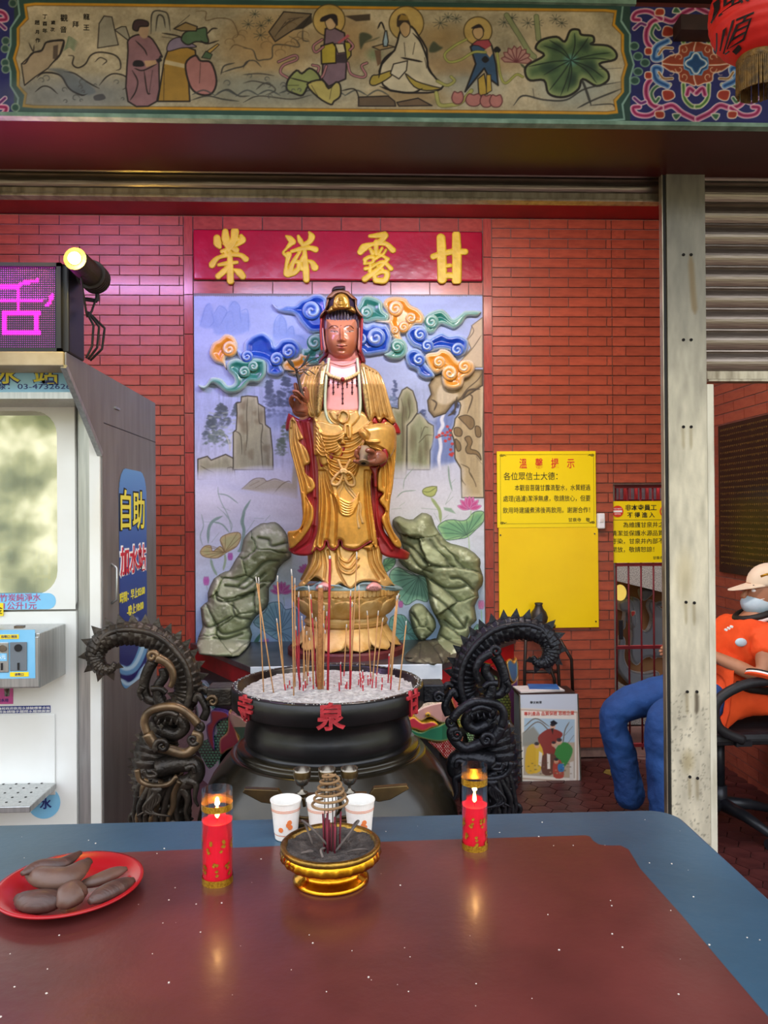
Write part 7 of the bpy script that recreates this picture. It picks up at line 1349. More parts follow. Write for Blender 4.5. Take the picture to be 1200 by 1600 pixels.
B().box(float(ym(60, 800)[0]), xw, YM+.045, YM+.05, zw0, float(ym(60, 880)[2])).out('blue_card', 'label_blue', mc)
# banner 水站 and phone line
yb2 = 2.63; xb1 = float(at(112, 590, yb2)[0]); zb0_, zb1_ = float(at(60, 613, yb2)[2]), float(at(60, 573, yb2)[2])
B().box(XL2, XM-.006, yb2, yb2+.015, zb0_, zb1_).out('banner', pmat('banner_blue', 'a8d8ea', '7fc0e4', 5, rough=.4), mc); B().box(XL2, XM-.006, yb2-.004, yb2+.2, zb0_-.022, zb0_).out('banner_ledge', 'steel_brushed', mc)
for ch, x in (('水', 12), ('站', 72)):
    q = at(x, 586, yb2); lettering(ch, q[0], q[2], yb2-.0012, .066, 'navy', mc, width=.088, bold=.004); lettering(ch, q[0], q[2], yb2-.0024, .062, 'text_yellow', mc, width=.082, bold=.0012)
q = at(52, 603.5, yb2); lettering('線：03-4732626', q[0], q[2], yb2-.0012, .024, 'navy', mc, width=.25)
# labels
q = ym(30, 938); B().prism(rc(XL2+.2, float(ym(91, 938)[0]), float(ym(50, 951)[2]), float(ym(50, 926)[2]), .028), YM-.0235, YM-.022, axis=1).out('label', 'label_blue', mc)
for tx, y, w in (('竹炭純淨水', 932.5, .145), ('1公升1元', 945, .115)): q = ym(36, y); lettering(tx, q[0], q[2], YM-.0245, .03, 'text_magenta', mc, width=w)
q = ym(-5, 950); B().box(q[0]-.03, float(ym(10, 950)[0]), YM-.026, YM-.0225, float(ym(0, 961)[2]), float(ym(0, 941)[2])).out('label', 'label_yellow', mc); q = ym(2, 951); lettering('金', q[0], q[2], YM-.027, .034, 'black_ink', mc)
# coin box
YC, XC1 = 2.60, float(at(62, 1030, 2.60)[0]); z1, z0 = 1.118, .935
b = B(); b.box(XL2+.3, XC1, YC+.004, YM-.018, z0, z1); b.out('coin_box', 'steel_brushed', mc, bevel=.003)
B().box(XL2+.3, XC1-.003, YC, YC+.004, z0+.004, z1-.012).out('coin_door', 'steel_brushed', mc, bevel=.002)
xx = lambda x: float(at(x, 1020, YC)[0]); zc_ = lambda y: float(at(30, y, YC)[2])
B().box(XL2+.3, xx(55), YC-.0015, YC, zc_(1060), zc_(984)).out('coin_panel', 'label_blue', mc)
B().box(xx(16), xx(43), YC-.005, YC-.001, zc_(1048), zc_(1003)).out('coin_plate', 'grey_plastic', mc, bevel=.002); B().box(xx(-10), xx(14.5), YC-.005, YC-.001, zc_(1050), zc_(1003)).out('coin_plate', 'steel_brushed', mc, bevel=.002)
for x, y in ((5, 1013), (29, 1012)): p = at(x, y, YC-.004); b = B(); b.tube([p+[0, .002, 0], p-[0, .006, 0]], .012, 18); b.out('coin_dial', 'pewter' if x < 10 else 'black_plastic', mc, smooth=False)
for x in (4, 30): B().box(xx(x-1.4), xx(x+1.4), YC-.008, YC-.004, zc_(1046), zc_(1035)).out('coin_slot', 'black_plastic', mc)
B().box(xx(-2), xx(12), YC-.007, YC-.005, zc_(1032), zc_(1020)).out('label', 'label_blue', mc); q = at(5, 1026, YC); lettering('5元', q[0], q[2], YC-.0075, .016, 'text_white', mc)
for x0_, x1_, y0_, y1_, tx in ((0, 30, 991, 998, '投幣口 限投'), (16, 45, 1050, 1057, '退幣口')):
    B().box(xx(x0_), xx(x1_), YC-.003, YC-.0015, zc_(y1_), zc_(y0_)).out('label', 'label_yellow', mc); q = at((x0_+x1_)/2, (y0_+y1_)/2, YC); lettering(tx, q[0], q[2], YC-.0036, .010, 'navy', mc)
b = B(); b.box(xx(22), xx(36), YC+.0, YC+.02, zc_(982), zc_(978)); b.out('hinge', 'pewter', mc)
B().box(XL2+.4, float(ym(24, 1080)[0]), YM-.0205, YM-.018, float(ym(10, 1098)[2]), float(ym(10, 1068)[2])).out('sticker', 'label_pink', mc); q = ym(10, 1078); b = B(); p = ym(11, 1072, YM-.07); b.tube([p+[0, 0, .02], p+[0, 0, -.035]], [.012, .008], 14); b.out('spout', 'pewter', mc, smooth=True)
q = ym(8, 1092); lettering('飲水用', q[0], q[2], YM-.0215, .014, 'navy', mc)
B().box(XL2+.4, float(ym(82, 1107)[0]), YM-.0205, YM-.018, float(ym(40, 1112)[2]), float(ym(40, 1101)[2])).out('sticker', 'navy', mc)
for j, tx in enumerate(('本機按政府飲用水檢驗標準合格', '使用後請隨手關閉水龍頭謝謝')): q = ym(38, 1104.3+j*5); lettering(tx, q[0], q[2], YM-.0215, .0105, 'text_white', mc, width=.20)
b = B(); b.box(XL2+.4, float(ym(90, 1150)[0]), YM-.024, YM-.019, .50, float(ym(40, 1114)[2])); b.out('splash_panel', 'steel_brushed' if False else 'panel_white', mc, bevel=.003)
# drip tray with holes
yt0, xt1 = 2.60, float(ym(92, 1213)[0]); zt_ = .545
b = B(); b.box(XL2+.4, xt1, yt0, YM-.026, zt_-.022, zt_); b.out('drip_tray', 'steel_brushed', mc, bevel=.003); b = B()
for i in range(9):
    for j in range(5): x = xt1-.05-i*.045; y = yt0+.04+j*.045; b.tube([(x, y, zt_-.001), (x, y, zt_+.0008)], .0045, 8)
b.out('drain_holes', 'hole_dark', mc, kind='stuff')
p = ym(72, 1251); b = B(); b.tube([(p[0], YM-.0205, p[2]), (p[0], YM-.018, p[2])], .058, 32, up=(0, 0, 1)); b.out('label', 'label_blue', mc); q = ym(66, 1252); lettering('淨水', q[0]-.0, q[2], YM-.0225, .042, 'navy', mc, bold=.001)
# side sticker
sv = Canvas(180, 725, 236, 1085, 2, '2f5f9c')
sv.a[:] = grad(sv.Y, [(735, '5a92c8'), (800, '3a6aae'), (900, '2a4a94'), (1000, '18246a'), (1080, '141c58')])
for P, w in (([184, 1040, 196, 1048, 210, 1042, 222, 1018, 228, 990], 14), ([186, 1062, 200, 1072, 216, 1062, 226, 1040], 12), ([200, 1000, 206, 980, 214, 970], 3)): sv.line(np.array(P, float).reshape(-1, 2), w, '6aa8d0', .85); sv.line(np.array(P, float).reshape(-1, 2)-[0, 3], w*.4, 'c8e2ee', .7)
sv.blob(212, 968, 6, 5, 'e8f2f6', .8)
ys0, ys1 = float(atx(186, 900, XM)[1]), float(atx(229, 900, XM)[1]); zt0_, zt1_ = float(atx(205, 1070, XM)[2]), float(atx(205, 734, XM)[2])
n1, n2 = 60, 200; aa, bb2 = np.meshgrid(np.linspace(0, 1, n1), np.linspace(0, 1, n2)); PY, PZ = ys0+(ys1-ys0)*aa, zt0_+(zt1_-zt0_)*bb2
rq = rc(ys0, ys1, zt0_, zt1_, .09, 8); d_ = sdf(np.stack([PY.ravel(), PZ.ravel()], 1), np.array(rq)).reshape(n2, n1) < .001
P3 = np.stack([np.full_like(PY, XM+.0012), PY, PZ], -1); qq = proj(P3); col = lin(sv.sample(qq[..., 0], qq[..., 1])); idx = np.arange(n1*n2).reshape(n2, n1)
mk('side_sticker', P3, [(int(idx[j, i]), int(idx[j, i+1]), int(idx[j+1, i+1]), int(idx[j+1, i])) for j in range(n2-1) for i in range(n1-1) if d_[j, i] and d_[j+1, i] and d_[j, i+1] and d_[j+1, i+1]], cmat('sticker_print', rough=.35), mc, False, col.reshape(-1, 3))
def side(txt, px, py, s, m, w=None, bold=0, dx=.0025): q = atx(px, py, XM); lettering(txt, 0, 0, 0, s, m, mc, width=w, bold=bold, rot=(90, 0, 90), loc=(XM+dx, q[1], q[2]), ext=.0008)
wS = ys1-ys0
side('自助', 207, 797, .17, 'black_ink', wS*.92, .008, .0018); side('自助', 207, 797, .17, 'text_yellow', wS*.86, .002, .003); side('加水站', 208, 874, .12, 'text_white', wS*.98, .008, .0018); side('加水站', 208, 874, .12, 'text_red', wS*.92, .002, .003)
side('時間：早上05:00', 207, 928, .045, 'text_yellow', wS*.9, .0005); side('-晚上18:00', 211, 950, .045, 'text_yellow', wS*.6, .0005)
q = atx(174, 912, XM); b = B(); b.tube([q+[0, 0, .075], q+[.02, 0, .06], q+[.02, 0, -.06], q+[0, 0, -.075]], .005, 8); b.out('handle', 'steel_brushed', mc, smooth=True)
b = B(); b.box(XM-.001, XM+.001, float(atx(162, 600, XM)[1]), YMB, float(atx(160, 618, XM)[2])-.10, float(atx(160, 618, XM)[2])-.097); b.out('panel_seam', 'black_plastic', mc); q = atx(182, 638, XM); B().box(XM, XM+.006, q[1]-.03, q[1]+.03, q[2]-.004, q[2]+.004).out('latch', 'steel_brushed', mc)
# LED sign
sx1 = float(at(95, 480, 2.5)[0]); sz0, sz1 = ZM+.005, float(at(60, 410, 2.5)[2]); ls = thing('led_sign', 'dark LED sign with magenta lit character on top of the water machine', 'sign', (sx1-.3, 2.56, sz0))
B().box(sx1-.72, sx1+.02, 2.515, 2.66, sz0, sz1).out('housing', 'black_plastic', ls, bevel=.006); b = B()
for (a0, a1, c0_, c1_) in ((sx1-.72, sx1, sz1-.012, sz1), (sx1-.72, sx1, sz0, sz0+.012), (sx1-.014, sx1, sz0, sz1)): b.box(a0, a1, 2.50, 2.515, c0_, c1_)
b.out('bezel', 'black_plastic', ls)
pmat('led_off', '8a3aa0', emit=.35); pmat('led_on', 'ff14c4', emit=3); K6a = cr(0, 380, 3.81)
on = []
for P in ([-60, 262, 0, 262, 80, 262, 150, 235, 225, 222], [-60, 342, 245, 342], [110, 250, 110, 400], [25, 415, 235, 415], [25, 535, 235, 535], [28, 415, 28, 535], [215, 415, 215, 535], [310, 305, 300, 345, 280, 372]): on.append(K6a(*P))
bo, bf = B(), B(); pit = 3.33
for i in range(-12, 27):
    for j in range(0, 37):
        x, y = 2+i*pit, 419+j*3.42; p = at(x, y, 2.514)
        if p[0] > sx1-.02 or p[0] < sx1-.70: continue
        lit = min(float(sdist(np.array([[x, y]]), L)[0]) for L in on) < 2.5; s = .0025 if lit else .0013; V = [p+[-s, 0, -s], p+[s, 0, -s], p+[s, 0, s], p+[-s, 0, s]]; V = [v-[0, .002, 0] for v in V]+[v+[0, .002, 0] for v in V]
        (bo if lit else bf).add(V, [(0, 1, 2, 3), (4, 7, 6, 5), (0, 4, 5, 1), (1, 5, 6, 2), (2, 6, 7, 3), (3, 7, 4, 0)])
bo.out('lit_leds', 'led_on', ls, kind='stuff'); bf.out('unlit_leds', 'led_off', ls, kind='stuff')
l = bpy.data.lights.new('sign_glow', 'AREA'); l.shape = 'RECTANGLE'; l.size = .6; l.size_y = .26; l.energy = 10; l.color = (1, .08, .95); o = bpy.data.objects.new('sign_glow', l); COL.objects.link(o); o.location = (sx1-.35, 2.49, (sz0+sz1)/2); o.rotation_euler = (math.radians(-130), 0, 0)
for k in range(3):
    q = spl([(XM+.02, 2.62+.02*k, sz0+.15), (XM+.06+.01*k, 2.64, sz0+.08), (XM+.05, 2.64, sz0+.01), (XM+.02, 2.66, sz0-.01)], 6) if False else None
    P = np.array([[sx1+.045, 2.60+.02*k, sz0+.16], [sx1+.07+.012*k, 2.60+.02*k, sz0+.11], [sx1+.065+.01*k, 2.60+.02*k, sz0+.04], [sx1+.045, 2.60+.02*k, sz0-.0]]); b = B(); s0_ = np.stack([np.interp(np.linspace(0, 3, 19), np.arange(4), P[:, i]) for i in range(3)], 1); b.tube(s0_, .004, 8); b.out('cable', 'black_rubber', ls, smooth=True)
# spotlight
pmat('lamp_body', '2a2420', '3a3028', 12, rough=.5, bump=.3); pmat('lamp_glow', 'ffdc70', emit=14)
s1, s2 = at(117, 404, 2.44), at(150, 437, 2.62); ax = (s2-s1)/np.linalg.norm(s2-s1); sp = thing('spotlight', 'small lit spotlight with yellow glow on a bracket beside the LED sign', 'spotlight', tuple(at(140, 470, 2.6)))
b = B(); b.tube([s1, s1+ax*.06, s1+ax*.13, s1+ax*.17, s1+ax*.19], [.036, .037, .040, .046, .030], 24); b.out('housing', 'lamp_body', sp, smooth=False)
for k in range(5): b = B(); b.tube([s1+ax*(.13+.012*k), s1+ax*(.135+.012*k)], .049, 24); b.out('cooling_fin', 'lamp_body', sp)
b = B(); b.tube([s1-ax*.006, s1+ax*.002], [.020, .020], 24); b.out('lens', 'lamp_glow', sp)
e = at(152, 470, 2.62); b = B(); b.tube([s1+ax*.15, e+[0, 0, .06], e], .007, 8); b.tube([e, [sx1+.04, 2.6, e[2]]], .007, 8); b.out('bracket', 'black_plastic', sp)
q = [s1+ax*.03+[0, .02, -.04], s1+ax*.06+[0, .02, -.11], s1+ax*.10+[0, 0, -.15], s1+ax*.14+[0, 0, -.12], e+[0, 0, .02]]; b = B(); b.tube(np.stack([np.interp(np.linspace(0, 4, 25), np.arange(5), np.array(q)[:, i]) for i in range(3)], 1), .0035, 8); b.out('cable', 'black_rubber', sp, smooth=True)
l = bpy.data.lights.new('spot_bulb', 'POINT'); l.energy = 7; l.color = (1, .72, .12); l.shadow_soft_size = .02; o = bpy.data.objects.new('spot_bulb', l); COL.objects.link(o); o.location = tuple(s1-ax*.02); o.rotation_euler = Vector(-ax).to_track_quat('-Z', 'Y').to_euler()
# ---------------------------------------------------------------- signs, gate, vase stand, poster, plaque
pmat('sign_yellow', 'fbe000', 'f5d800', 3, rough=.4); pmat('sign_yellow_plain', 'fbd400', 'f4cc00', 3, rough=.35); pmat('kai_ink', '1c1a18', rough=.6); pmat('sign_red', 'd83a22', rough=.5)
YSG = YW-.03
def wx(px, Y=YSG): return float(at(px, 800, Y)[0])
def wz(py, px=860, Y=YSG): return float(at(px, py, Y)[2])
sg = thing('notice_sign', 'yellow notice with red heading and black lines of writing on the brick wall', 'sign', (wx(854), YSG, wz(824)))
B().box(wx(777), wx(931), YSG-.003, YSG+.012, wz(824), wz(705)).out('board', 'sign_yellow', sg)
def L(txt, px, py, s, m, w=None, par=sg, Y=YSG-.004, **k): q = at(px, py, Y); return lettering(txt, q[0], q[2], Y, s, m, par, width=w, **k)
pw = 1/FPX*YSG*1.02
L('溫　馨　提　示', 854.5, 724, .066, 'sign_red', 86*pw, bold=.0008); L('各位眾信士大德：', 829, 744, .052, 'kai_ink', 84*pw)
L('本觀音菩薩甘露滴聖水，水質經過', 863.5, 762, .040, 'kai_ink', 118*pw); L('處理(過濾)潔淨無慮，敬請放心，但要', 854.5, 779.5, .040, 'kai_ink', 136*pw); L('飲用時建議煮沸後再飲用。謝謝合作！', 854, 797, .040, 'kai_ink', 136*pw); L('甘泉寺　敬', 905, 812, .026, 'kai_ink', 34*pw)
b = B(); e = .0012; X0, X1, Z0, Z1 = wx(782), wx(928), wz(818), wz(710)
for (a0, a1, c0_, c1_) in ((X0, X1, Z1-e, Z1), (X0, X1, Z0, Z0+e), (X0, X0+e, Z0, Z1), (X1-e, X1, Z0, Z1)): b.box(a0, a1, YSG-.0045, YSG-.003, c0_, c1_)
b.out('printed_frame', 'kai_ink', sg)
for (cx, cz, sx, sz) in ((X0, Z1, 1, -1), (X1, Z1, -1, -1), (X0, Z0, 1, 1), (X1, Z0, -1, 1)):
    th = np.linspace(0, 9, 24); r = .014*(1-th/10); b = B(); b.tube(np.stack([cx+sx*(.008+r*np.cos(th)), np.full(24, YSG-.0045), cz+sz*(.004+r*np.sin(th)*.6)], 1), .0016, 6); b.tube([(cx+sx*.02, YSG-.0045, cz+sz*.002), (cx+sx*.038, YSG-.0045, cz+sz*.010)], [.002, .0006], 6); b.out('corner_scroll', 'kai_ink', sg)
bp = thing('blank_panel', 'plain blank yellow panel below the written notice', 'panel', (wx(856), YSG, wz(980)))
B().box(wx(779), wx(934), YSG-.001, YSG+.012, wz(981), wz(824)-.001).out('board', 'sign_yellow_plain', bp)
for x, y in ((782, 836), (929, 834), (931, 971), (783, 972)): p = at(x, y, YSG-.002); b = B(); b.tube([p+[0, .002, 0], p-[0, .003, 0]], .005, 10); b.out('screw', 'pewter', bp)
wbx = thing('switch_box', 'small white plastic box on the bricks right of the yellow notice', 'box', (wx(937), YSG, wz(826))); B().box(wx(932)+.002, wx(943), YSG-.03, YSG+.012, wz(826, 937), wz(802, 937)).out('case', 'label_white', wbx, bevel=.006); B().box(wx(935), wx(940), YSG-.034, YSG-.03, wz(816, 937), wz(810, 937)).out('button', 'paper_white', wbx, bevel=.001)
# gate
gt = thing('barred_gate', 'dark red barred gate in the doorway right of the bricks', 'gate', (XG+.18, YW+.03, 0)); pmat('gate_red', '7d1f26', '5f161c', 9, rough=.45)
YG = YW+.03; gx = lambda x, Y=YG: float(at(x, 1000, Y)[0]); gz = lambda y, Y=YG: float(at(1000, y, Y)[2]); zgt = gz(882)
gw = gx(983.5)-gx(964)
for i in range(9):
    x = gx(963.5)+i*(gx(983)-gx(963.5))
    if x > XG2+.02: break
    b = B(); b.tube([(x, YG, .03), (x, YG, ZG-.01)], .006, 10); b.out('bar', 'gate_red', gt, smooth=True)
for z in (zgt, gz(1011), ZG-.012, .06): B().box(XG+.005, XG2+.0, YG-.012, YG+.012, z-.010, z+.010).out('rail', 'gate_red', gt)
B().box(XG-.002, XG+.014, YG-.02, YG+.02, 0, ZG).out('side_frame', 'concrete', gt); b = B(); b.box(gx(966), gx(972), YG-.02, YG-.007, gz(998), gz(968)); b.out('lock', 'black_plastic', gt)
# notice on the gate
ns = thing('warning_sign', 'yellow no entry notice hung on the barred gate', 'sign', (gx(1000), YG-.02, gz(879))); YN = YG-.022
nx = lambda x: float(at(x, 830, YN)[0]); nz = lambda y: float(at(1000, y, YN)[2])
B().box(nx(957)-.0, nx(957)+.40, YN, YN+.004, nz(879), nz(783)).out('board', 'sign_yellow', ns)
def L2(txt, px, py, s, m='kai_ink', w=None, **k): q = at(px, py, YN-.001); return lettering(txt, q[0], q[2], YN-.001, s, m, ns, width=w, **k)
pw2 = pw*1.0
L2('非本寺員工', 1001.5, 793, .040, bold=.0006); L2('不 得 進 入', 1001.5, 804.5, .036, bold=.0006)
B().box(nx(958), nx(957)+.39, YN-.001, YN, nz(812.6), nz(812)).out('rule', 'kai_ink', ns)
def LL(txt, px, py, s): q = at(px, py, YN-.001); me = lettering(txt, q[0], q[2], YN-.001, s, 'kai_ink', ns, align='LEFT')
LL('　　為維護甘泉井之環境', 955, 821, .037); LL('清潔並保護水源品質不受', 955, 834, .037); LL('汙染，甘泉井內部不對外', 955, 846.5, .037); LL('開放，敬請恕諒！', 955, 859.5, .037); LL('甘泉寺', 1020, 872, .022)
p = at(965, 799, YN-.001); b = B(); b.tube([p+[0, .001, 0], p-[0, .001, 0]], .036, 32, up=(0, 0, 1)); b.out('no_entry_disc', 'sign_red', ns); B().box(p[0]-.028, p[0]+.028, YN-.003, YN-.001, p[2]-.006, p[2]+.006).out('bar', 'text_white', ns)
lettering('DO NOT', p[0], p[2]+.016, YN-.003, .013, 'text_white', ns); lettering('ENTER', p[0], p[2]-.016, YN-.003, .013, 'text_white', ns)
p = at(1040, 799, YN-.001); b = B(); th = np.linspace(0, 2*math.pi, 33); b.tube(np.stack([p[0]+.034*np.cos(th), np.full(33, p[1]), p[2]+.034*np.sin(th)], 1), .0035, 8, cap=False); b.tube([p+[-.024, 0, .024], p+[.024, 0, -.024]], .003, 8); b.out('prohibition_ring', 'sign_red', ns); b = B(); b.tube([p+[-.01, .001, .02], p+[0, .001, 0], p+[-.012, .001, -.022]], .004, 8); b.tube([p+[0, .001, .004], p+[.016, .001, -.004]], .003, 8); b.out('walking_figure', 'black_ink', ns)
# packs on the shelf behind the gate
sh = thing('back_shelf', 'small red shelf behind the gate holding bound packs', 'shelf', (XG+.2, 5.0, gz(783, 5.0)-.02)); YSH = 5.0
z0_ = float(at(1000, 781, YSH)[2]); B().box(XG-.1, XR+.3, YSH-.08, YSH+.1, z0_-.02, z0_).out('board', 'gate_red', sh); B().box(XR+.28, XR+.3, YSH-.08, YSH+.1, 0, z0_-.02).out('leg', 'gate_red', sh); B().box(XG-.1, XG-.08, YSH-.08, YSH+.1, 0, z0_-.02).out('leg', 'gate_red', sh)
pmat('pack_red', 'a8303c', '8f2430', 9, rough=.5, rnd=.2); pmat('pack_grey', '6f7486', '5c6274', 30, rough=.5)
for i in range(8):
    x = float(at(957+i*17, 770, YSH)[0]); b = thing('bound_pack', 'grey and red bound pack standing on the shelf behind the gate', 'pack', (x, YSH, z0_+.001), 'bound packs behind the gate')
    B().box(x+.004, x+.055, YSH-.05, YSH+.05, z0_+.001, z0_+.10).out('pages', 'pack_grey', b, bevel=.002); B().box(x, x+.004, YSH-.052, YSH+.05, z0_+.001, z0_+.102).out('cover', 'pack_red', b); B().box(x+.0552, x+.060, YSH-.052, YSH+.05, z0_+.001, z0_+.102).out('cover', 'pack_red', b)
    B().box(x+.025, x+.030, YSH-.0515, YSH-.0502, z0_+.002, z0_+.1).out('strap', 'pack_red', b)
# carved dragon wall behind the gate
cmat('grey_relief', rough=.5, coat=.2); pmat('granite', '9a9694', '5f5c5c', 160, rough=.5, lo=.4, hi=.6)
YD = 5.7; dw = thing('dragon_relief', 'grey speckled dragon relief on the ochre wall behind the gate', 'relief', (float(at(1000, 1000, YD)[0]), YD, .8)); KD = cr(930, 850, 3.267)
def dr(name, P, c1='767b84', c2='d8dadb', h=.05, r=5, dy=0, hf=None, spk=True):
    return relief(name, KD(*P), YD-dy, 'grey_relief', dw, h=h, r=r, step=.8, thick=.05+dy, smq=4, cfun=lambda x, y, d: np.where(((vnoise(x*1.1, y*1.1, 6, 1) > .72) & (d > 2))[:, None] & spk, rgb('d8dadb'), mixc(c2, c1, sstep(0, 1.6, d))), hfun=hf)
dr('dragon_body', [180, 290, 210, 275, 235, 310, 240, 430, 270, 440, 290, 380, 270, 320, 290, 285, 340, 330, 380, 350, 420, 420, 420, 560, 330, 580, 260, 580, 210, 620, 180, 560, 185, 470]); dr('dragon_head', [120, 300, 150, 280, 190, 290, 205, 340, 215, 400, 200, 430, 180, 400, 170, 350, 130, 340], dy=.03)
dr('dragon_mane', [150, 350, 130, 310, 140, 260, 155, 220, 165, 260, 160, 320, 155, 420, 140, 430], spk=False); dr('dragon_eye', [183, 345, 203, 342, 205, 358, 188, 372], 'b02020', 'e8e0d8', .02, 2, .08, spk=False); dr('dragon_claw', [120, 490, 140, 470, 155, 500, 150, 580, 180, 640, 250, 660, 320, 650, 330, 700, 280, 740, 240, 770, 200, 740, 140, 680, 110, 620], spk=False)
dr('dragon_tail', [300, 320, 340, 295, 400, 300, 400, 325, 340, 320], spk=False); dr('cloud', [230, 235, 260, 225, 300, 240, 280, 270, 250, 290, 235, 270], spk=False); dr('dragon_foot', [280, 540, 330, 540, 325, 570, 300, 590, 285, 570], spk=False)
gb = thing('granite_slab', 'slanting granite slab above the dragon relief behind the gate', 'slab', (XG+.3, 5.4, 1.0)); YSL = 5.4
P4 = [tuple(at(x, y, YSL)[[0, 2]]) for x, y in ((940, 878), (1075, 878), (1075, 935), (940, 902))]; B().prism(P4, YSL, YSL+.34, axis=1).out('slab', 'granite', gb)
gb2 = thing('granite_block', 'rough granite block at the foot of the dragon relief', 'block', (XG+.1, 5.4, 0)); P4 = [tuple(at(x, y, YSL)[[0, 2]]) for x, y in ((940, 1060), (962, 1062), (985, 1078), (1040, 1105))]; P4 += [(P4[-1][0], 0), (P4[0][0], 0)]; B().prism(P4, YSL, YSL+.3, axis=1).out('block', 'granite', gb2)
lp = thing('yellow_lamp', 'small yellow globe lamp in the upper corner behind the gate', 'lamp', tuple(at(969, 928, 5.55))); c = at(969, 926, 5.6); b = B(); b.lathe([(.045*math.sin(t), -.06*math.cos(t)) for t in np.linspace(.01, 3.13, 14)], 20, c); b.out('globe', pmat('globe_yellow', 'e8c860', emit=.6), lp, smooth=True); b = B(); b.tube([c+[0, .01, .05], c+[0, .1, .05]], .01, 8); b.out('arm', 'brass_old', lp)
# black vase on a bent tube stand
YV = 4.60; pmat('vase_black', '2c2723', '3c342c', 12, rough=.4, bump=.2); vq = at(842, 976, YV); vs = thing('dark_vase', 'small dark bottle-necked vase in front of the blank yellow panel', 'vase', tuple(vq))
B().lathe([(.001, 0), (.035, 0), (.050, .02), (.055, .045), (.045, .075), (.026, .10), (.021, .118), (.026, .130), (.022, .132), (.017, .118), (.001, .10)], 40, tuple(vq)).out('vase_body', 'vase_black', vs, smooth=True)
stn = thing('tube_stand', 'dark bent tube stand carrying the vase behind the right dragon', 'stand', (vq[0], YV, 0)); pmat('tube_dark', '3a2f28', '2a221e', 14, rough=.4, metal=.4)
B().lathe([(.001, -.012), (.10, -.012), (.10, -.001), (.001, -.001)], 40, tuple(vq)).out('top_plate', 'tube_dark', stn)
for P in ([(822, 985), (820, 1040), (818, 1190)], [(850, 985), (872, 1040), (880, 1190)], [(838, 985), (866, 1060), (868, 1075)], [(875, 1000), (893, 1030), (895, 1085)]):
    q = np.array([at(x, y, YV) for x, y in P]); q[-1, 2] = 0 if P[-1][1] > 1100 else q[-1, 2]; b = B(); b.tube(q, .010, 10); b.out('tube', 'tube_dark', stn, smooth=True)
for y in (1000, 1050): p0, p1 = at(818, y, YV), at(874, y, YV); b = B(); b.tube([p0, p1], .008, 8); b.out('cross_tube', 'tube_dark', stn, smooth=True)
# case with poster
YPO = 4.34; kx = lambda x: float(at(x, 1150, YPO)[0]); kz = lambda y: float(at(860, y, YPO)[2]); zb = kz(1222)
pc_ = thing('display_case', 'grey case behind the framed picture with booklets on top', 'case', (kx(860), YPO+.1, 0)); B().box(kx(813), kx(898), YPO+.02, YPO+.17, 0, kz(1087)).out('case_body', 'grey_plastic' if False else pmat('case_grey', '8d8f92', '7a7c80', 6, rough=.5), pc_, bevel=.003); B().box(kx(811), kx(900), YPO+.01, YPO+.18, kz(1087), kz(1083)).out('lid', 'dark_wood', pc_)
po = thing('framed_poster', 'framed picture of robed elders with children leaning on the case', 'poster', (kx(858), YPO-.04, 0))
pv = Canvas(806, 1080, 908, 1228, 2, 'c3ccd6'); K7 = cr(760, 680, 2.857); fr = (811, 1104, 904, 1224)
pv.fill([(810, 1106), (905, 1110), (905, 1226), (809, 1220)], 'd9d2c6'); pv.fill([(812, 1108), (903, 1112), (903, 1223), (811, 1217)], 'b8a08c'); pv.fill([(814, 1110), (901, 1114), (901, 1221), (813, 1215)], 'e6e0d4')
pv.fill([(819, 1122), (898, 1124), (898, 1216), (818, 1211)], 'a9c4d4'); pv.fill([(819, 1160), (898, 1160), (898, 1216), (818, 1211)], 'b8a890'); pv.fill(K7(160, 1330, 210, 1300, 240, 1340, 240, 1380, 160, 1390), '8f8f84', .9, soft=1.5)
for P in ([165, 1330, 230, 1280, 290, 1330], [170, 1300, 220, 1265, 280, 1300], [340, 1390, 350, 1320, 370, 1280], [350, 1340, 385, 1300], [360, 1380, 390, 1340]): pv.line(K7(*P), 1.6, '6a5a4a', .9)
pv.fill(K7(230, 1350, 260, 1320, 290, 1310, 325, 1320, 340, 1340, 300, 1390, 330, 1420, 260, 1470, 230, 1500, 240, 1400), '8f3a34', 1, sm=3); pv.fill(K7(200, 1410, 230, 1370, 255, 1420, 240, 1500, 190, 1500), 'e0b83a', 1, sm=3); pv.fill(K7(180, 1400, 215, 1380, 220, 1440, 215, 1505, 175, 1500), 'd8ae30', 1, sm=3); pv.fill(K7(310, 1400, 350, 1370, 385, 1400, 370, 1450, 330, 1500, 300, 1480), '3f8a44', 1, sm=3); pv.fill(K7(250, 1430, 310, 1430, 300, 1510, 250, 1510), '6a4438', 1, sm=3); pv.fill(K7(235, 1410, 250, 1420, 245, 1480, 232, 1470), 'e8e0d4', 1); pv.fill(K7(270, 1420, 285, 1425, 285, 1490, 272, 1490), 'e8e0d4', 1)
pv.fill(K7(300, 1460, 330, 1450, 345, 1500, 340, 1530, 300, 1525), 'b04a3c', 1, sm=3); pv.fill(K7(320, 1470, 345, 1468, 345, 1500, 322, 1500), '3a78b0', 1, sm=3); pv.fill(K7(372, 1460, 390, 1455, 390, 1540, 372, 1540), 'd8d4cc', 1)
for x, y, r in ((296, 1300, 11), (225, 1385, 11), (325, 1368, 12), (312, 1455, 10), (300, 1380, 9)): pv.blob(*K7(x, y)[0], r/2.4, r/2.1, 'd8a888', 1, .4); pv.blob(K7(x, y-8)[0][0], K7(x, y-8)[0][1], r/2.6, r/3.6, '2c2a30', 1, .4)
pv.fill(K7(285, 1280, 300, 1272, 318, 1285, 310, 1292, 290, 1290), '1c1c24', 1); pv.fill(K7(288, 1310, 300, 1308, 296, 1335), '2a2424', 1)
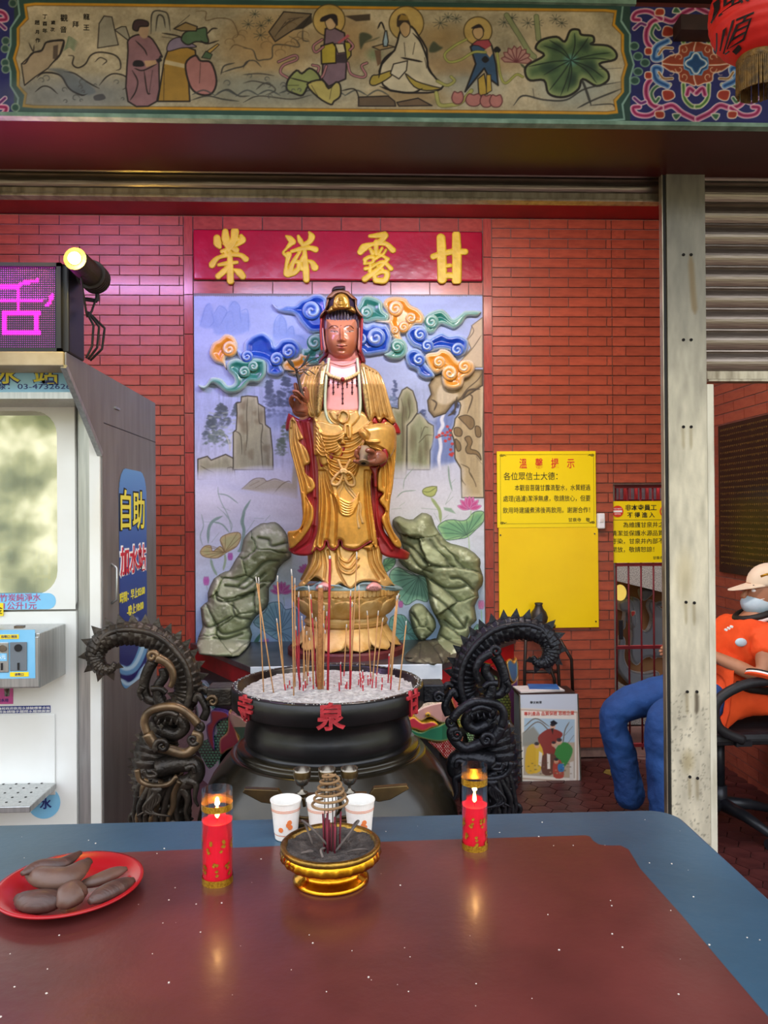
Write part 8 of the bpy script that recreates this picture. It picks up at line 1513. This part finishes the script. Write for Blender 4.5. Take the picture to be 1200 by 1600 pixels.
for i in range(40): x, y = rng.uniform(822, 895), rng.uniform(1190, 1212); pv.blob(x, y, 2.5, 1.5, ('8a7a5c', '5a5040', 'c8b898')[i % 3], .6)
pxa, pxb, pzb, pzt = kx(812), kx(903), zb, kz(1085)
tilt = np.array([0, .045, pzt-pzb]); gridmesh('poster_print', (pxa, YPO-.045, pzb), (pxb-pxa, 0, 0), tilt, 180, 270, cmat('poster_paint', rough=.3, coat=.3), po, pv, thick=.008)
b = B(); b.tube([(pxa, YPO-.05, pzb), (pxa, YPO-.005, pzt)], .004, 6); b.tube([(pxb, YPO-.05, pzb), (pxb, YPO-.005, pzt)], .004, 6); b.tube([(pxa, YPO-.05, pzb), (pxb, YPO-.05, pzb)], .004, 6); b.out('frame_edge', 'pewter', po)
for (f, t_, s, m, w) in ((.79, '專利產品 品質保證 思格企業', .026, 'sign_red', (pxb-pxa)*.86), (.915, '學文創意', .016, 'kai_ink', (pxb-pxa)*.2)):
    lettering(t_, (pxa+pxb)/2-(0 if f < .9 else (pxb-pxa)*.22), pzb+(pzt-pzb)*f, YPO-.047+.045*f, s, m, po, width=w)
B().box(0, 1, 0, 1, 0, 1).out('label_patch', 'label_white', po) if False else None
for i, (px, w, m, rz, lb) in enumerate(((848, .26, 'paper_white', .1, 'white open booklet lying on the grey case under the blue one'), (856, .17, 'book_blue', -.12, 'blue booklet lying on top of the grey case'))):
    pmat('book_blue', '2a62a8', '3f78ba', 10, rough=.35); zc = kz(1083)+.001+i*.009; bk = thing('booklet', lb, 'booklet', (kx(px), YPO+.095, zc)); M = Matrix.Translation((kx(px), YPO+.095, 0))@Matrix.Rotation(rz, 4, 'Z')
    B().box(-w/2, w/2, -.075+i*.01, .075-i*.01, zc, zc+.006, M).out('pages', 'paper_white', bk); B().box(-w/2-.001, w/2+.001, -.077+i*.01, .077-i*.01, zc+.0062, zc+.0075, M).out('cover', m, bk)
# plaque with rows of gilt writing on the right wall
pq = thing('engraved_plaque', 'black stone plaque with rows of small gilt writing on the side wall', 'plaque', (XR-.01, 4.2, 1.2)); XQ = XR-.026; ya = float(atx(1123, 780, XQ)[1]); zt_q, zb_q = float(atx(1123, 666, XQ)[2]), float(atx(1123, 893, XQ)[2])
B().box(XQ, XR-.007, 3.55, ya, zb_q, zt_q).out('stone', pmat('stone_black', '1c1712', '2a2018', 12, rough=.25, spec=.3), pq); b = B(); r_ = random.Random(5)
pmat('gilt', '8f7434', '6a5526', 30, rough=.4, metal=.4)
for i in range(24):
    z = zt_q-.03-i*(zt_q-zb_q-.05)/24
    for j in range(30):
        y = ya-.03-j*.021
        if y < 3.58: continue
        s = .0062
        for (a0, a1, c0_, c1_) in ((-s, s, s-.0025, s), (-s, s, -.001, .0015), (-.0012, .0012, -s, s), (-s, -s+.002, -s, 0))[:r_.randint(2, 4)]: b.box(XQ-.0006, XQ+.001, y+a0, y+a1, z+c0_, z+c1_)
b.out('gilt_writing', 'gilt', pq, kind='stuff')
# ---------------------------------------------------------------- seated person and office chair
pmat('chair_black', '151517', '1f1f22', 30, rough=.55, bump=.15); pmat('chair_metal', '2b2c31', '202126', 9, rough=.35, metal=.3); YPn = 3.5
K9 = cr(930, 850, 3.267)
def P9(*p, dy=0): q = K9(*p[:2])[0]; return at(q[0], q[1], YPn+dy+(p[2] if len(p) > 2 else 0))
cx, cyy = float(P9(672, 1000)[0])+.02, 3.62; zs_ = .50
ch = thing('office_chair', 'black office chair with curved armrests carrying the seated person', 'chair', (cx, cyy, 0))
for k in range(5):
    a = math.radians(-68+72*k); ex, ey = cx+.29*math.cos(a), cyy+.29*math.sin(a); b = B(); b.tube([(cx, cyy, .115), (cx+.15*math.cos(a), cyy+.15*math.sin(a), .10), (ex, ey, .065)], [.034, .026, .018], 12); b.out('leg', 'chair_metal', ch, smooth=True)
    for s in (-.014, .014): px_, py_ = ex-s*math.sin(a), ey+s*math.cos(a); b = B(); b.tube([(px_-.008*math.sin(a), py_+.008*math.cos(a), .026), (px_+.008*math.sin(a), py_-.008*math.cos(a), .026)], .026, 20); b.out('caster', 'chair_metal', ch, smooth=False)
b = B(); b.tube([(cx, cyy, .09), (cx, cyy, .20)], .036, 20); b.tube([(cx, cyy, .2), (cx, cyy, .44)], .026, 20); b.out('gas_column', 'chair_metal', ch, smooth=True)
B().box(cx-.10, cx+.14, cyy-.10, cyy+.10, .425, .455).out('seat_plate', 'chair_metal', ch, bevel=.01); B().box(cx-.24, cx+.30, cyy-.25, cyy+.25, .455, .515).out('seat', 'chair_black', ch, bevel=.025)
q = [(cx+.30, cyy, .47), (cx+.42, cyy, .55), (cx+.50, cyy, .80)]; b = B(); b.tube(q, .02, 10); b.out('back_bracket', 'chair_metal', ch, smooth=True)
b = B(); b.prism([(cx+.28, .56), (cx+.36, .56), (cx+.56, 1.10), (cx+.48, 1.12)], cyy-.23, cyy+.23, axis=1); b.out('backrest', 'chair_black', ch, bevel=.03)
for s in (-1, 1):
    y = cyy+s*.27; q = spl([(cx-.02, .49), (cx-.13, .55), (cx-.14, .66), (cx-.02, .735), (cx+.16, .755), (cx+.34, .75), (cx+.42, .68)], 8); b = B(); b.tube(np.stack([q[:, 0], np.full(len(q), y), q[:, 1]], 1), .022, 12, sq=1, up=(0, 1, 0)); b.out('armrest', 'chair_black', ch, smooth=True)
    b = B(); b.box(cx-.05, cx+.02, min(y, cyy+s*.2), max(y, cyy+s*.2), .462, .485); b.out('armrest_mount', 'chair_metal', ch)
# ---- person: continuous body under clothing
ps = thing('person', 'seated person in orange polo shirt, blue trousers, pale cap and face mask', 'person', (cx-.35, cyy, 0))
pmat('skin', 'b07c5c', 'a06c4e', 12, rough=.55); pmat('polo_orange', 'f0541c', 'e24a14', 8, rough=.75, bump=.15, bscale=200); pmat('denim_blue', '1f4a86', '183a70', 7, rough=.8, bump=.3, bscale=60); pmat('cap_cream', 'e6d2b8', 'd8c4a8', 14, rough=.8); pmat('mask_blue', 'bcd0d8', 'aec4ce', 20, rough=.7); pmat('hair_grey', '5a5552', '3a3634', 80, rough=.7)
def skinmesh(name, chains, mat, sub=2, parent=ps):
    bm = bmesh.new(); sk = bm.verts.layers.skin.verify(); allv = {}; 
    def gv(key, co, r):
        if key in allv: return allv[key]
        v = bm.verts.new(Vector(np.array(co)-origin(parent))); v[sk].radius = (r, r) if not isinstance(r, tuple) else r; allv[key] = v; return v
    n = 0
    for ch_ in chains:
        prev = None
        for item in ch_:
            if isinstance(item, str): v = allv[item]
            else: key, co, r = item; v = gv(key or ('_%d' % n), co, r); n += 1
            if prev is not None: bm.edges.new((prev, v))
            prev = v
    list(allv.values())[0][sk].use_root = True
    me = bpy.data.meshes.new(name); bm.to_mesh(me); bm.free(); o = bpy.data.objects.new(name, me); COL.objects.link(o); o.parent = parent
    s_ = o.modifiers.new('skin', 'SKIN'); s_.use_smooth_shade = True; u = o.modifiers.new('sub', 'SUBSURF'); u.levels = u.render_levels = sub+(2 if mat != 'skin' else 0); me.materials.append(MATS[mat])
    if mat != 'skin':
        t = bpy.data.textures.new('cloth_folds', 'CLOUDS'); t.noise_scale = .075; t.noise_type = 'SOFT_NOISE'; d = o.modifiers.new('folds', 'DISPLACE'); d.texture = t; d.strength = .022; d.mid_level = .5
    return o
hip = np.array([cx+.06, cyy, .63]); sh_ = P9(815, 500); sh_[1] = cyy; nk = P9(870, 400); nk[1] = cyy; hd = P9(905, 290); hd[1] = cyy
kneeF = P9(132, 905); kneeF[1] = cyy+.06; kneeN = P9(310, 880); kneeN[1] = cyy-.16
# body core (skin) : torso, neck, head, both arms with hands
wr = P9(700, 600); 
elb = P9(775, 655); elb[1] = cyy-.25; wrist = P9(600, 570); wrist[1] = cyy-.13; shN = np.array([sh_[0]+.03, cyy-.19, sh_[2]+.02]); shF = shN+[0, .38, 0]; elF = elb+[0, .48, 0]; wrF = wrist+[-.02, .22, 0]
hand_ = wrist+np.array([-.07, .05, .0]); handF = wrF+np.array([-.07, -.05, .0])
ch_l = [[('hip', hip, .12), ('belly', hip+[.10, 0, .16], .125), ('chest', (sh_+hip)/2+[.06, 0, .10], .13), ('neckb', nk+[.03, 0, -.07], .055), ('neck', nk+[.02, 0, .03], .050), ('head0', hd+[.03, 0, -.05], .07), ('head1', hd+[.04, 0, .03], .092), ('head2', hd+[.05, 0, .09], .08)],
        ['neckb', ('shN', shN, .06), ('elN', elb, .042), ('wrN', wrist, .028), ('haN', hand_, .034)], ['neckb', ('shF', shF, .06), ('elF', elF, .042), ('wrF', wrF, .028), ('haF', handF, .034)]]
for tag_, h0_, s in (('N', hand_, 1), ('F', handF, -1)):
    for i, (dz, L_) in enumerate(((.024, .075), (.010, .085), (-.005, .08), (-.020, .065))):
        a = h0_+[-.02, 0, dz]; ch_l.append(['ha'+tag_, ('f%s%d' % (tag_, i), a+[-.02, 0, 0], .0095), ('g%s%d' % (tag_, i), a+[-.02-L_*.5, s*.01, -.004], .0085), ('h%s%d' % (tag_, i), a+[-.02-L_*.8, s*.03, -.012], .007)])
    ch_l.append(['ha'+tag_, ('t%s' % tag_, h0_+[-.01, s*.02, .035], .011), ('u%s' % tag_, h0_+[-.035, s*.03, .055], .009)])
skinmesh('body', ch_l, 'skin')
# shirt
skinmesh('polo_shirt', [[('a0', hip+[-.07, 0, -.02], .165), ('a', hip+[.05, 0, .06], .172), ('b', hip+[.09, 0, .17], .168), ('c', (sh_+hip)/2+[.06, 0, .08], .155), ('d', nk+[.035, 0, -.035], .098)], ['a0', ('fl', hip+[-.18, -.07, .01], .125)],
    ['c', ('sN', shN, .078), ('mN', shN*.42+elb*.58, .078)], ['c', ('sF', shF, .078), ('mF', shF*.42+elF*.58, .078)]], 'polo_orange')
m1 = shN*.42+elb*.58; m2 = shN*.36+elb*.64; ax_ = (m2-m1)/np.linalg.norm(m2-m1)
for dd, m, nm in ((.062, 'black_rubber', 'cuff_stripe'), (.070, 'text_white', 'cuff_stripe'), (.078, 'polo_orange', 'cuff')): b = B(); b.tube([m1+ax_*dd, m1+ax_*(dd+.008)], .077, 28); b.out(nm, m, ps, smooth=True)
q0 = P9(760, 400); 
b = B(); ring_ = [nk+[.092*math.cos(t)+.02, .088*math.sin(t), .030+.030*math.cos(t)] for t in np.linspace(0, 2*math.pi, 25)]; b.tube(ring_, .017, 10, cap=False); b.out('collar', 'black_rubber', ps, smooth=True); b = B(); b.tube([p+np.array([0, 0, -.018]) for p in ring_], .013, 8, cap=False); b.out('collar_stripe', 'text_white', ps, smooth=True)
for i in range(3): p = P9(648+i*14, 432-i*8); p[1] = cyy-.10; b = B(); b.tube([p-[0, .05, 0], p-[0, .062, 0]], .006, 10); b.out('button', 'text_white', ps)
# trousers
ftN = kneeN+[.05, -.02, 0]; ftN = np.array([P9(335, 1400)[0], kneeN[1]-.04, .04]); ftF = np.array([P9(255, 1330)[0], cyy+.04, .04])
skinmesh('trousers', [[('h', hip+[0, 0, -.03], .10), ('hn', hip+[-.08, -.09, .0], .10), ('tn', hip*.5+kneeN*.5+[0, -.02, .02], .098), ('kn', kneeN, .082), ('sn', kneeN*.55+ftN*.45, .075), ('an', ftN+[0, 0, .03], .085)],
    ['h', ('hf', hip+[-.06, .09, .01], .11), ('tf', hip*.45+kneeF*.55+[0, 0, .05], .10), ('kf', kneeF, .082), ('sf', kneeF*.5+ftF*.5+[.02, 0, 0], .072), ('af', ftF+[0, 0, .03], .078)]], 'denim_blue')
for f in (ftN, ftF): b = B(); b.tube([f+[.04, 0, -.02], f+[-.04, 0, -.03], f+[-.13, 0, -.045], f+[-.17, 0, -.05]], [.045, .048, .042, .025], 16, sq=1); b.out('shoe', 'black_rubber', ps, smooth=True)
b = B(); b.tube([hip+[-.10, -.17, .10], hip+[0, -.19, .07], hip+[.12, -.17, .05]], .02, 8); b.out('belt_bag', 'black_rubber', ps, smooth=True)
# face, mask, cap: shaped from the side view, facing left
HC = hd+[.035, 0, .02]
def ell(c, r, n=24, m=14, f=None):
    V = []; F = []
    for j in range(m+1):
        for i in range(n): a, t = 2*math.pi*i/n, math.pi*j/m; V.append([c[0]+r[0]*math.sin(t)*math.cos(a), c[1]+r[1]*math.sin(t)*math.sin(a), c[2]+r[2]*math.cos(t)])
    for j in range(m):
        for i in range(n): F.append((j*n+i, j*n+(i+1) % n, (j+1)*n+(i+1) % n, (j+1)*n+i))
    return V, F
V, F = ell(HC, (.098, .078, .125)); V = np.array(V); b = B(); b.add(V, F); b.out('head_skin', 'skin', ps, smooth=True)
nose = P9(760, 300); 
b = B(); b.tube([HC+[-.088, 0, .03], HC+[-.112, 0, -.012], HC+[-.095, 0, -.028]], [.009, .016, .010], 10); b.out('nose', 'skin', ps, smooth=True)
for s in (-1, 1):
    b = B(); b.add(*ell(HC+[-.078, s*.034, .02], (.012, .014, .009), 14, 8)); b.out('eye', 'text_white', ps, smooth=True); b = B(); b.tube([HC+[-.09, s*.02, .042], HC+[-.084, s*.05, .045]], .004, 6); b.out('eyebrow', 'hair_grey', ps, smooth=True)
    b = B(); b.add(*ell(HC+[.025, s*.079, -.002], (.018, .010, .032), 14, 8)); b.out('ear', 'skin', ps, smooth=True)
    b = B(); b.tube([HC+[-.06, s*.062, -.02], HC+[.02, s*.084, .0]], .0018, 6); b.tube([HC+[-.055, s*.06, -.075], HC+[.02, s*.084, -.02]], .0018, 6); b.out('mask_loop', 'text_white', ps)
V, F = ell(HC+[-.03, 0, -.048], (.088, .074, .062)); V = np.array(V); V[:, 0] = np.where(V[:, 0] > HC[0]-.01, HC[0]-.01, V[:, 0]); V[:, 0] -= .012*np.exp(-((V[:, 2]-HC[2]+.03)/.02)**2)*np.exp(-((V[:, 1]-HC[1])/.02)**2)
b = B(); b.add(V, F); b.out('face_mask', 'mask_blue', ps, smooth=True)
V, F = ell(HC+[.02, 0, .055], (.108, .090, .095)); V = np.array(V); V[:, 2] = np.maximum(V[:, 2], HC[2]+.042+.0*V[:, 2]); b = B(); b.add(V, F); b.out('cap', 'cap_cream', ps, smooth=True)
br = []; n = 20
for t in (0, 1):
    for i in range(n+1): a = math.pi/2+math.pi*i/n; k = (0.086, 0.185)[t]; br.append(HC+[.0+k*math.cos(a), .078*math.sin(a)*(1 if t == 0 else .92), .052-(.0 if t == 0 else .030*abs(math.cos(a)))])
m = n+1; V = br+[v-np.array([0, 0, .004]) for v in br]; F = [(i, i+1, m+i+1, m+i) for i in range(n)]+[(2*m+i, 3*m+i, 3*m+i+1, 2*m+i+1) for i in range(n)]+[(m+i, m+i+1, 3*m+i+1, 3*m+i) for i in range(n)]
b = B(); b.add(V, F); b.out('cap_brim', 'cap_cream', ps, smooth=False)
b = B(); b.add(*ell(HC+[.06, 0, .01], (.055, .082, .06))); b.out('hair', 'hair_grey', ps, smooth=True)
b = B(); b.tube([HC+[-.055, -.055, .088], HC+[-.03, -.068, .10], HC+[-.005, -.074, .088]], .006, 8); b.out('cap_badge', 'gold_print', ps, smooth=True)
p = P9(722, 495); p[1] = cyy-.16; b = B(); b.add(*ell(p, (.028, .012, .02), 16, 10)); b.out('chest_badge', 'mask_blue', ps, smooth=True)
